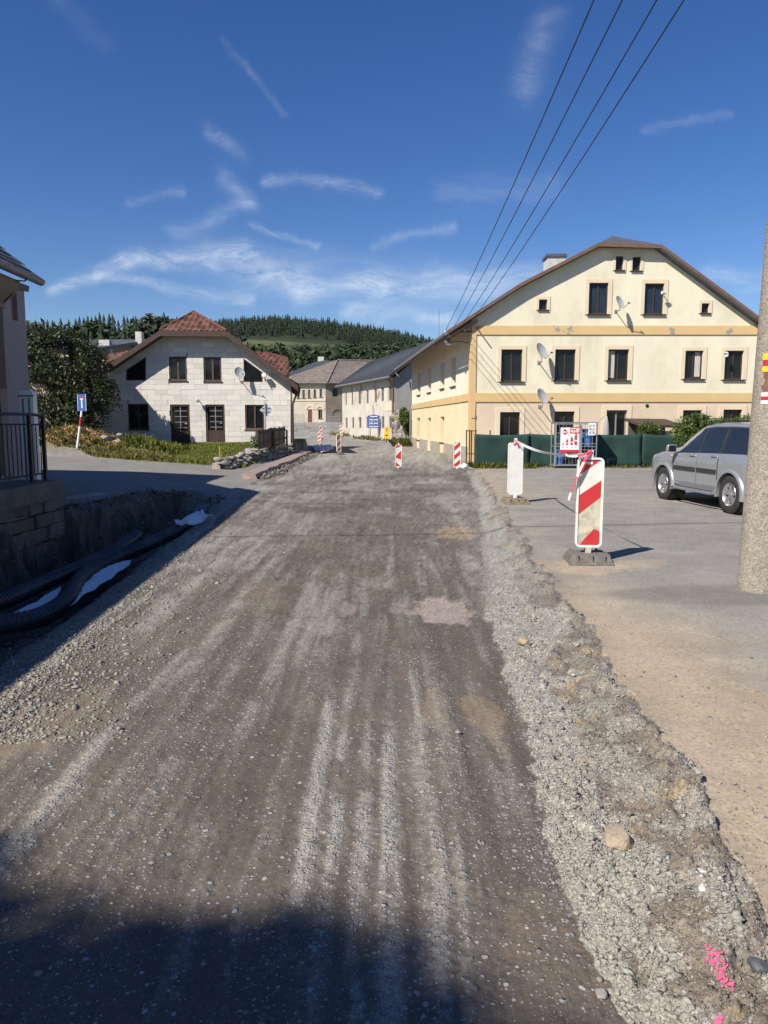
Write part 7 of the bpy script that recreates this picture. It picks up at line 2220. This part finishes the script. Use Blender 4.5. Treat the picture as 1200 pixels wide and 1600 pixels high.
    for X in (0, WBASE):
        for s in (-1, 1):
            w = MB(); y = s * .79; ax = (0, s, 0)
            R_ = .362
            w.lathe([(.215, -.105), (.29, -.112), (R_ - .03, -.105), (R_, -.08), (R_, .08), (R_ - .03, .105), (.29, .112), (.222, .095), (.215, .06), (.215, -.105)], (X, y, R_), ax, 44)
            wheel = w.build('wheel', MAT['tyre'], t, local=True, smooth=35)
            wheel['label'] = 'black tyre on a silver five-spoke rim'
            tr_ = MB()
            for i in range(40):
                an = 2 * math.pi * i / 40; e1 = Vector((math.cos(an), 0, math.sin(an))); e2 = Vector((-math.sin(an), 0, math.cos(an)))
                c = Vector((X, y, R_))
                for yo in (-.055, .055):
                    q = c + e1 * (R_ - .002) + Vector((0, yo, 0)); a_ = e2 * .016; b_ = Vector((0, .035, 0)); h_ = e1 * .009
                    tr_.hexa([q - a_ - b_, q + a_ - b_, q + a_ + b_, q - a_ + b_, q - a_ - b_ + h_, q + a_ - b_ + h_, q + a_ + b_ + h_, q - a_ + b_ + h_])
            tag(tr_.build('tread', MAT['tyre'], wheel, local=True), kind='stuff')
            rm_ = MB(); rm_.lathe([(.20, .01), (.222, .10), (.218, .105), (.19, .06), (.185, .02)], (X, y, R_), ax, 40)
            rm_.lathe([(.001, .075), (.04, .075), (.055, .05), (.055, .02)], (X, y, R_), ax, 20)
            for i in range(5):
                for dd_ in (-.16, .16):
                    an = 2 * math.pi * i / 5 + .3; e1 = Vector((math.cos(an), 0, math.sin(an))); e2 = Vector((-math.sin(an), 0, math.cos(an))); c = Vector((X, y, R_)); o_ = Vector((0, s, 0))
                    p0_ = c + e1 * .04 + e2 * dd_ * .07; p1_ = c + e1 * .205 + e2 * dd_ * .25
                    rm_.hexa([p0_ - e2 * .024 + o_ * .03, p0_ + e2 * .024 + o_ * .03, p1_ + e2 * .022 + o_ * .05, p1_ - e2 * .022 + o_ * .05,
                              p0_ - e2 * .020 + o_ * .072, p0_ + e2 * .020 + o_ * .072, p1_ + e2 * .017 + o_ * .088, p1_ - e2 * .017 + o_ * .088])
            rm_.build('rim', MAT['alloy'], wheel, local=True, smooth=35)
            bk_ = MB(); bk_.lathe([(.001, .012), (.2, .012), (.2, -.05), (.001, -.05)], (X, y, R_), ax, 24); bk_.build('brake_disc', MAT['zinc'] if False else MAT['dark_trim'], wheel, local=True)
            ln = MB(); ln.lathe([(.001, 0), (.413, 0), (.413, .30)], (X, s * .565, .37), ax, 30); ln.build('wheel_well', MAT['black'], t, local=True)
    ub = MB(); ub.box(-.7, -.6, .24, 3.3, .6, .34); ub.build('underbody', MAT['black'], t, local=True)
    d = Vector((fw.x - rw_.x, fw.y - rw_.y, 0)).normalized(); nrm = Vector((-d.y, d.x, 0))        # left of the car
    contact = (Vector((rw_.x, rw_.y, 0)) + Vector((fw.x, fw.y, 0))) / 2
    # tyres are seen from their outer left faces; the axle line is half a track to the right
    o = contact - d * WBASE * .955 / 2 - nrm * .77
    t.location = (o.x, o.y, hgt(o.x, o.y) + .0); t.rotation_euler = (0, 0, math.atan2(d.y, d.x)); t.scale = (.955, .955, .93)
    return t


build_car()

# ================================================================== left side: retaining wall, railing, pipes, cloth, signs
XW = -5.05
wl_ = thing('retaining_wall', 'dark old stone retaining wall under the iron railing', 'retaining wall', (XW, 11.8, 0))
zt_ = at_y(50, 752, 10.9).z; zt_ = .82
m = MB(); m.box(XW - .55, 2.5, -.6, XW - .10, 11.75, zt_ - .26); m.build('core', MAT['mortar'], wl_)
m = MB(); m.hexa([(XW - .7, 2.5, zt_ - .26), (XW + .04, 2.5, zt_ - .26), (XW + .04, 11.85, zt_ - .30), (XW - .7, 11.85, zt_ - .30), (XW - .7, 2.5, zt_), (XW + .02, 2.5, zt_), (XW + .02, 11.82, zt_ - .01), (XW - .7, 11.82, zt_ - .01)]); m.build('coping', MAT['stone_block'], wl_, bevel=.03)
zc = -.55; cr = 0
r = random.Random(17)
while zc < zt_ - .32:
    hh = r.choice((.24, .30, .27, .2)); hh = min(hh, zt_ - .265 - zc); y = 11.82 - (.0 if cr % 2 else .0)
    if hh < .1: break
    while y > 6.5:
        l_ = r.uniform(.38, .78); m = MB()
        def j(): return r.uniform(-.014, .014)
        x1 = XW + r.uniform(-.03, .03)
        y0, y1 = y - l_ + .012, y - .012
        m.hexa([(XW - .3, y0, zc + .01), (x1 + j(), y0 + j(), zc + .012 + j()), (x1 + j(), y1 + j(), zc + .012 + j()), (XW - .3, y1, zc + .01),
                (XW - .3, y0, zc + hh - .01), (x1 + j(), y0 + j(), zc + hh - .012 + j()), (x1 + j(), y1 + j(), zc + hh - .012 + j()), (XW - .3, y1, zc + hh - .01)])
        m.build('stone_block', MAT['stone_block'], wl_, bevel=.02)
        y -= l_
    zc += hh; cr += 1
m = MB(); m.box(-7.6, -2.5, -.7, XW - .7, 11.78, zt_ - .03); tag(m.build('yard_terrace', MAT['plinth']), kind='structure')
rl_ = thing('iron_railing', 'black iron railing with thin uprights on the stone wall', 'railing', (XW - .18, 11.7, zt_))
xr_ = XW - .2
zr1 = zt_ + 1.0
m = MB(); m.tube([(xr_, 4.0, zr1), (xr_, 11.32, zr1), (xr_, 11.70, zr1 - .02)], .022, 8); m.build('handrail', MAT['black'], rl_)
m = MB(); m.tube([(xr_, 4.0, zr1 - .13), (xr_, 11.70, zr1 - .15)], .014, 6); m.build('rail', MAT['black'], rl_)
m = MB(); m.tube([(xr_, 4.0, zt_ + .12), (xr_, 11.70, zt_ + .10)], .014, 6); m.build('rail', MAT['black'], rl_)
for y in (11.70, 11.24, 9.6, 8.0): m = MB(); m.box(xr_ - .025, y - .025, zt_ - .05, xr_ + .025, y + .025, zr1 + .005); m.build('post', MAT['black'], rl_)
y = 11.58
while y > 6.2:
    if min(abs(y - q) for q in (11.7, 11.24, 9.6, 8.0)) > .05:
        m = MB(); m.tube([(xr_, y, zt_ + .10), (xr_ + r.uniform(-.006, .006), y + r.uniform(-.006, .006), zt_ + .5), (xr_, y, zr1 - .14)], .009, 6); m.build('baluster', MAT['black'], rl_)
    y -= .125
# pale grooved cabinet post behind the railing
cp2 = at_y(45, 700, 12.6)
bx_ = thing('meter_pillar', 'tall pale grooved plastic meter pillar behind the railing', 'meter pillar', (cp2.x, 12.6, .2))
hw_ = 10.5 / FPX * 12.6; zt2 = at_y(45, 610, 12.6).z
m = MB(); P = [(-hw_, .1), (hw_, .1), (hw_, zt2 - .06)] + [(hw_ - .06 + .06 * math.cos(a), zt2 - .06 + .06 * math.sin(a)) for a in (.5, 1.1)] + [(hw_ - .06, zt2), (-hw_ + .06, zt2)] + [(-hw_ + .06 - .06 * math.cos(a), zt2 - .06 + .06 * math.sin(a)) for a in (1.1, .5)] + [(-hw_, zt2 - .06)]
m.prism([(cp2.x + a, 12.6, b) for a, b in P], [(cp2.x + a, 12.75, b) for a, b in P]); m.build('housing', MAT['white_plastic'], bx_)
for x in (-.055, .045):
    m = MB(); m.box(cp2.x + x - .018, 12.594, .3, cp2.x + x + .018, 12.602, zt2 - .13); m.build('groove', MAT['zinc'], bx_)
m = MB(); m.box(cp2.x - hw_ - .02, 12.58, zt2 - .10, cp2.x + hw_ + .02, 12.60, zt2 - .075); m.build('rim_band', MAT['zinc'], bx_)
# kerb slab left on the edge of the dig
a_ = at_z(131, 782, .10)
m = MB(); d = Vector((.6, 1.6, .02)).normalized(); n_ = Vector((d.y, -d.x, 0)); o = Vector((a_.x, a_.y, .0))
m.hexa([o - d * .55 - n_ * .12 + Vector((0, 0, -.1)), o + d * .55 - n_ * .12 + Vector((0, 0, -.1)), o + d * .55 + n_ * .12 + Vector((0, 0, -.1)), o - d * .55 + n_ * .12 + Vector((0, 0, -.1)),
        o - d * .55 - n_ * .12 + Vector((0, 0, .22)), o + d * .55 - n_ * .12 + Vector((0, 0, .22)), o + d * .55 + n_ * .12 + Vector((0, 0, .20)), o - d * .55 + n_ * .12 + Vector((0, 0, .20))])
tag(m.build('kerb_slab', MAT['plinth'], bevel=.02), 'grey concrete kerb slab left at the edge of the dig', 'kerb slab')


def corrugated(label, pix, r0, zc):
    P = []
    for u, v, z in pix: p = at_z(u, v, z); P.append(p)
    # smooth curve through the points
    pts = []
    for i in range(len(P) - 1):
        p0, p1, p2, p3 = P[max(i - 1, 0)], P[i], P[i + 1], P[min(i + 2, len(P) - 1)]
        for k in range(14):
            t = k / 14
            pts.append(.5 * ((2 * p1) + (p2 - p0) * t + (2 * p0 - 5 * p1 + 4 * p2 - p3) * t * t + (3 * p1 - p0 - 3 * p2 + p3) * t ** 3))
    pts.append(P[-1])
    L_ = [0]
    for a, b in zip(pts, pts[1:]): L_.append(L_[-1] + (b - a).length)
    step = .014; n = int(L_[-1] / step); q = []; rr = []; j = 0
    for k in range(n + 1):
        s = k * step
        while j < len(L_) - 2 and L_[j + 1] < s: j += 1
        f = (s - L_[j]) / max(1e-6, L_[j + 1] - L_[j]); q.append(pts[j].lerp(pts[j + 1], min(1, f)))
        rr.append(r0 * (1.0 if k % 4 < 2 else .90))
    m = MB(); m.tube(q, rr, 16)
    return tag(m.build('drain_pipe', MAT['black_plastic'], smooth=50), label, 'drain pipe', 'black corrugated pipes in the trench')


corrugated('black corrugated pipe snaking along the trench, nearer to the road', ((-70, 1000, -.28), (0, 976, -.28), (60, 965, -.28), (104, 938, -.27), (128, 902, -.26), (172, 876, -.24), (228, 852, -.20), (288, 824, -.16), (322, 806, -.12)), .105, 0)
corrugated('straighter black corrugated pipe behind, its cut end resting by the dig face', ((-70, 962, -.24), (0, 940, -.24), (60, 914, -.24), (112, 892, -.22), (150, 876, -.20), (188, 856, -.14), (214, 836, -.05)), .10, 0)


def cloth_sheet(label, pix, zlift, seed, n=26, k=9, amp=.05, name='fleece_sheet'):
    """A crumpled sheet between two edges given as pixel paths on the ground."""
    A_, B_ = [[at_z(u, v, z) for u, v, z in e] for e in pix]
    def along(E, t):
        s = t * (len(E) - 1); i = min(int(s), len(E) - 2); return E[i].lerp(E[i + 1], s - i)
    m = MB()
    for i in range(n + 1):
        for j in range(k + 1):
            p = along(A_, i / n).lerp(along(B_, i / n), j / k)
            h = (vnoise(p.x * 5, p.y * 3.2, seed) - .4) * amp + (vnoise(p.x * 14, p.y * 9, seed + 1) - .5) * amp * .45
            m.v.append((p.x, p.y, max(p.z, hgt(p.x, p.y)) + zlift + max(h, -.01)))
    for i in range(n):
        for j in range(k): q = i * (k + 1) + j; m.f.append((q, q + 1, q + k + 2, q + k + 1)); m.m.append(0)
    o = m.build(name, MAT['cloth'], smooth=70, fix=False); md = o.modifiers.new('cloth', 'SOLIDIFY'); md.thickness = .006
    return tag(o, label, 'fleece sheet')


cloth_sheet('long strip of white fleece beside the near corrugated pipe', (((112, 944, -.30), (130, 910, -.30), (160, 890, -.30), (205, 876, -.30)), ((110, 948, -.28), (140, 928, -.28), (172, 908, -.28), (202, 884, -.28))), .02, 71, amp=.05)
cloth_sheet('white fleece lying in the trench between the two corrugated pipes', (((22, 962, -.36), (50, 948, -.36), (75, 934, -.36), (95, 922, -.36)), ((28, 966, -.36), (62, 957, -.36), (85, 944, -.36), (96, 926, -.36))), .03, 72, amp=.04)
cloth_sheet('crumpled white fleece at the far end of the trench', (((272, 822, -.12), (290, 812, .0), (308, 800, .10), (330, 812, .02)), ((276, 826, -.14), (296, 824, -.1), (318, 820, -.06), (334, 818, -.04))), .04, 73, n=22, k=9, amp=.16)

# blue dead-end sign on its banded post
def sign_post(name, label, cat, base, top, r_, mats, group=None):
    t = thing(name, label, cat, base, group=group); return t
YS = 32.6
b_ = at_y(120, 697, YS); tp_ = at_y(128, 640, YS); b_.z -= .15
sg = thing('dead_end_sign', 'blue dead-end road sign with white T on a red and white post', 'road sign', b_)
d = tp_ - b_
cuts__ = ((0, .58, 'tape_white'), (.58, .82, 'red_refl'), (.82, 1.0, 'tape_white'))
for f0, f1, mt in cuts__:
    m = MB(); m.tube([b_ + d * f0, b_ + d * f1], .045, 10); m.build('post', MAT[mt], sg)['label'] = ('red' if mt == 'red_refl' else 'white') + ' band of the sign post'
m = MB(); m.tube([tp_, tp_ + d.normalized() * .62 + Vector((0, .02, 0))], .03, 8); m.build('post', MAT['zinc'], sg)
c = at_y(128, 629, YS - .05); FS = Frame((c.x - .21, c.y + .05), (c.x + .21, c.y - .06), out=(0, -1))
hs_ = 13 / FPX * YS
m = MB(); m.fbox(FS, 0, c.z - hs_, .42, c.z + hs_, -.01, .0); pl = m.build('panel', MAT['sign_blue'], sg)
def on(s0, z0, s1, z1, mat, name):
    m = MB(); m.fbox(FS, s0, c.z + z0, s1, c.z + z1, .001, .004); m.build(name, MAT[mat], pl)
on(.185, -.24, .235, .13, 'poster_white', 'white_bar'); on(.10, .20, .32, .26, 'red_refl', 'red_bar'); on(.13, .131, .29, .17, 'poster_white', 'white_bar')
for a, b in ((0, .015), (.405, .42)): on(a, -hs_, b, hs_, 'poster_white', 'border')
# diamond sign seen from behind
YD = 36.0
b_ = at_y(415.5, 700, YD); tp_ = at_y(415.5, 630, YD)
sg = thing('diamond_sign', 'back of a diamond road sign on a grey post by the wooden fence', 'road sign', (b_.x, YD, .3))
m = MB(); m.tube([(b_.x, YD, .2), (b_.x, YD, tp_.z)], .03, 8); m.build('post', MAT['steel'], sg)
c = at_y(415.5, 640.5, YD); h_ = 10 / FPX * YD
m = MB(); P = [(-h_, 0), (0, -h_), (h_, 0), (0, h_)]; m.prism([(c.x + a, YD + .05, c.z + b) for a, b in P], [(c.x + a, YD + .065, c.z + b) for a, b in P]); m.build('panel', MAT['sign_back'], sg)
for z in (-.09, .09): m = MB(); m.box(c.x - .2, YD + .02, c.z + z - .02, c.x + .2, YD + .048, c.z + z + .02); m.build('bracket', MAT['zinc'], sg)

# weathered board fence on the rubble wall
x0, y0 = at_y(399, 700, 33.3).x, 33.3; x1, y1 = at_y(445, 690, 39.2).x, 39.2
FB = Frame((x0, y0), (x1, y1), out=(1, -.5))
wf = thing('board_fence', 'short weathered dark board fence in front of the block house', 'fence', (x0, y0, .5))
zb0, zb1_ = at_y(399, 704, 33.3).z, at_y(445, 693, 39.2).z; zt0, zt1 = at_y(399, 672, 33.3).z, at_y(445, 666.5, 39.2).z
nb = 17
for k in range(nb):
    s0, s1 = FB.len * k / nb + .015, FB.len * (k + 1) / nb - .02; f = (k + .5) / nb
    za, zz = zb0 + (zb1_ - zb0) * f + rnd.uniform(-.02, .03), zt0 + (zt1 - zt0) * f + rnd.uniform(-.05, .04); lean_ = rnd.uniform(-.02, .02)
    m = MB(); m.hexa([FB.p(s0, za, .03), FB.p(s1, za, .03), FB.p(s1, za, .0), FB.p(s0, za, .0), FB.p(s0 + lean_, zz, .03), FB.p(s1 + lean_, zz + rnd.uniform(-.02, .02), .03), FB.p(s1 + lean_, zz, .0), FB.p(s0 + lean_, zz, .0)]); m.build('board', MAT['old_wood'], wf)
for h_ in (.28, .78):
    m = MB(); z0_, z1_ = zb0 + (zt0 - zb0) * h_, zb1_ + (zt1 - zb1_) * h_
    m.hexa([FB.p(0, z0_, .07), FB.p(FB.len, z1_, .07), FB.p(FB.len, z1_, .033), FB.p(0, z0_, .033), FB.p(0, z0_ + .09, .07), FB.p(FB.len, z1_ + .09, .07), FB.p(FB.len, z1_ + .09, .033), FB.p(0, z0_ + .09, .033)]); m.build('rail', MAT['old_wood'], wf)
for s in (.0, FB.len * .5, FB.len): m = MB(); q = FB.p(s, 0, .11); m.tube([(q.x, q.y, .0), (q.x, q.y, zt0 - .05)], .05, 8); m.build('post', MAT['old_wood'], wf)
# the dry stone wall under it
dw = thing('dry_stone_wall', 'low dry stone wall edging the lawn along the street', 'stone wall', (-5.6, 30, .1))
sm_ = []
for i in range(5): sm_.append(None)
cnt = 0
DW0 = Vector((at_z(352, 735, .0).x, at_z(352, 735, .0).y, 0)); DW1 = Vector((at_y(452, 700, 39.6).x, 39.6, 0))
dwd = (DW1 - DW0); dwn = Vector((dwd.y, -dwd.x, 0)).normalized()
r = random.Random(23)
protos = []
for i in range(150):
    f = (i % 50 + r.uniform(-.4, .4)) / 50; lay = i // 50
    f = min(max(f, 0), 1)
    p = DW0 + dwd * f + dwn * r.uniform(-.10, .12) - dwn * lay * .08
    rise = .30 * sstep(.1, .8, f)
    z = .08 + lay * (.13 + .04 * float(rise) * 3) + r.uniform(-.03, .03)
    s = (r.uniform(.14, .26), r.uniform(.12, .2), r.uniform(.06, .10))
    if len(protos) < 6:
        o = stone('wall_stone', None, (p.x, p.y, z + hgt(p.x + .3, p.y)), s, MAT['stone'], 500 + i, parent=dw, sub=2, rz=r.uniform(0, 3)); protos.append(o)
    else:
        o = r.choice(protos).copy(); link(o); o.location = Vector((p.x, p.y, z + hgt(p.x + .3, p.y))) - wloc(dw); o.rotation_euler = (r.uniform(-.2, .2), r.uniform(-.2, .2), r.uniform(0, 6)); k_ = r.uniform(.8, 1.25); o.scale = (k_, k_, k_)
m = MB(); bk0, bk1 = DW0 - dwn * .18, DW1 - dwn * .18
m.hexa([bk0 - dwn * .3 + Vector((0, 0, -.2)), bk0 + Vector((0, 0, -.2)), bk1 + Vector((0, 0, -.2)), bk1 - dwn * .3 + Vector((0, 0, -.2)), bk0 - dwn * .3 + Vector((0, 0, .25)), bk0 + Vector((0, 0, .22)), bk1 + Vector((0, 0, .62)), bk1 - dwn * .3 + Vector((0, 0, .66))]); m.build('core', MAT['plinth'], dw)
# what is left of the brick-red footway, undercut by the dig
fp = MB(); L0, L1 = at_z(379, 741, .14), at_z(470, 706.5, .12)
R0, R1 = at_z(400, 742, .14), at_z(487, 705.5, .12)
n = 16; top_ = []; bot_ = []
for k in range(n + 1):
    f = k / n; a = L0.lerp(L1, f); b = R0.lerp(R1, f) + Vector((rnd.uniform(-.12, .10), 0, 0)); a.z = .17; b.z = .15
    fp.v += [tuple(a), tuple(b), (a.x, a.y, -.1), (b.x + .1, b.y, -.1)]
for k in range(n):
    q = 4 * k; fp.f += [(q, q + 1, q + 5, q + 4), (q + 1, q + 3, q + 7, q + 5), (q, q + 4, q + 6, q + 2)]; fp.m += [0, 0, 0]
fp.f += [(0, 2, 3, 1)]; fp.m += [0]
fw_ = fp.build('footway', M('footway_red', (.29, .215, .18), var=.15, vs=3, bump=.2, bs=20)); tag(fw_, kind='structure')
n = 900; rr_ = np.random.default_rng(61); f = rr_.random(n)
xs_ = R0.x + (R1.x - R0.x) * f + rr_.normal(.18, .16, n); ys_ = R0.y + (R1.y - R0.y) * f
scatter_chips('footway_rubble', xs_, ys_, .03 + .07 * rr_.random(n) ** 2, np.array((.17, .15, .13)) * (.5 + 1.0 * rr_.random((n, 1))) * np.ones((1, 3)), 'ico', sink=-.2)
# small garden stake and strap on the lawn
q = at_y(343, 712, 31.5); m = MB(); m.tube([(q.x, 31.5, hgt(q.x, 31.5) - .05), (q.x + .02, 31.5, at_y(344, 697, 31.5).z)], .016, 6); tag(m.build('garden_stake', MAT['sign_yellow']), 'thin yellow stake standing in the lawn', 'stake')
for u, lab in ((360, 'short dark peg in the lawn edge left of the fence'), (382, 'short dark peg nearest to the board fence')):
    q = at_y(u, 712, 31.2); m = MB(); m.tube([(q.x, 31.2, hgt(q.x, 31.2) - .05), (q.x, 31.2, hgt(q.x, 31.2) + .32)], .02, 6); tag(m.build('lawn_peg', MAT['black']), lab, 'peg')

# ================================================================== signs and odds down the street
YB = 70.0
c0_ = at_y(574.5, 669, YB); c1_ = at_y(593.5, 648, YB)
sb = thing('direction_sign', 'blue direction board with four white-lettered arrows before the old house', 'direction sign', ((c0_.x + c1_.x) / 2, YB, 0))
FD = Frame((c0_.x, YB), (c1_.x, YB), out=(0, -1)); hh_ = (c1_.z - c0_.z) / 4
for k in range(4):
    z0_ = c0_.z + k * hh_ + .02; m = MB()
    if k == 3: P = [(0, z0_), (FD.len, z0_), (FD.len, z0_ + hh_ * .6), (FD.len * .5, z0_ + hh_ * 1.05), (0, z0_ + hh_ * .6)]
    else: P = [(.06, z0_), (FD.len, z0_), (FD.len, z0_ + hh_ - .03), (.06, z0_ + hh_ - .03), (0, z0_ + hh_ / 2)]
    m.prism([FD.p(a, b, .02) for a, b in P], [FD.p(a, b, -.02) for a, b in P]); pn = m.build('panel', MAT['sign_blue'], sb)
    for (a, b) in ((.12, .45), (.5, .86)) if k != 3 else ((.2, .8),):
        m = MB(); m.fbox(FD, FD.len * a, z0_ + hh_ * .3, FD.len * b, z0_ + hh_ * .55, .021, .024); m.build('lettering', MAT['poster_white'], pn)
for s in (.2, .85): m = MB(); q = FD.p(FD.len * s, 0, -.06); m.tube([(q.x, q.y, -.2), (q.x, q.y, c1_.z - .1)], .04, 8); m.build('post', MAT['zinc'], sb)
YL = 63.0
c0_ = at_y(600.5, 685, YL); c1_ = at_y(608.5, 667, YL)
sb = thing('diversion_sign', 'yellow diversion sign with black marks on a short post', 'road sign', ((c0_.x + c1_.x) / 2, YL, 0))
FD = Frame((c0_.x, YL), (c1_.x, YL - .05), out=(0, -1)); H2 = c1_.z - c0_.z
m = MB(); m.fbox(FD, 0.02, c0_.z + H2 * .52, FD.len + .04, c1_.z, -.02, .02); p_ = m.build('panel', MAT['sign_yellow'], sb)
m = MB(); m.fbox(FD, -.03, c0_.z, FD.len - .02, c0_.z + H2 * .5, -.02, .02); p2 = m.build('panel', MAT['sign_yellow'], sb)
m = MB(); m.fbox(FD, FD.len * .42, c0_.z + H2 * .62, FD.len * .58, c0_.z + H2 * .88, .021, .025); m.build('symbol', MAT['black'], p_)
m = MB(); m.fbox(FD, FD.len * .2, c0_.z + H2 * .2, FD.len * .7, c0_.z + H2 * .3, .021, .025); m.build('symbol', MAT['black'], p2)
m = MB(); q = FD.p(FD.len * .45, 0, -.06); m.tube([(q.x, q.y, -.3), (q.x - .05, q.y, c1_.z)], .05, 8); m.build('post', MAT['black'], sb)
# mesh panels barring the far street
for i, (u0, u1, yy, lab) in enumerate(((457, 475, 98, 'grey mesh site fence panel in the shade beside the yellow house'), (511, 531, 100, 'grey mesh site fence panel before the brown side wall'))):
    a_, b_ = at_y(u0, 650, yy), at_y(u1, 650, yy); z_ = hgt((a_.x + b_.x) / 2, yy)
    t = thing('site_fence', lab, 'site fence', (a_.x, yy, z_), group='site fence panels across the far street')
    m = MB(); m.tube([(a_.x, yy, z_), (a_.x, yy, z_ + 1.9), (b_.x, yy, z_ + 1.9), (b_.x, yy, z_)], .04, 6); m.build('frame', MAT['steel'], t)
    m = MB(); n = 14
    for k in range(1, n): x = a_.x + (b_.x - a_.x) * k / n; m.box(x - .012, yy - .01, z_ + .1, x + .012, yy + .01, z_ + 1.88)
    for k in range(4): m.box(a_.x, yy - .016, z_ + .3 + .4 * k, b_.x, yy - .011, z_ + .33 + .4 * k)
    m.build('mesh', MAT['steel'], t)
# white fleece over the hump in the shade
cloth_sheet('white fleece sheet lying over the dug hump in the far street', (((487, 699, 0), (500, 697, 0.05), (512, 696, .05), (521, 699, 0)), ((492, 706, 0), (502, 708, .05), (512, 707, .05), (520, 703, 0))), .06, 75, n=18, k=8, amp=.2)
# rubble wall in the gap between the two houses
gw = thing('rubble_wall', 'collapsed rubble wall between the old house and the cream house', 'stone wall', (1.2, 61, 0))
r = random.Random(31); pr2 = []
for i in range(60):
    u = r.uniform(617, 642); v = r.uniform(645, 694); p = at_y(u, v, 61.5 + (v - 690) * -.03)
    if i < 5: pr2.append(stone('wall_stone', None, p, (.42, .3, .26), MAT['stone'], 700 + i, parent=gw, sub=2))
    else:
        o = r.choice(pr2).copy(); link(o); o.location = p - wloc(gw); o.rotation_euler = (r.random(), r.random(), r.random() * 6)
m = MB(); a_, b_ = at_y(616, 690, 62.3), at_y(645, 690, 62.3); m.box(a_.x, 62.2, -.3, b_.x, 63, at_y(620, 650, 62.3).z); m.build('core', MAT['stone_tan'], gw)
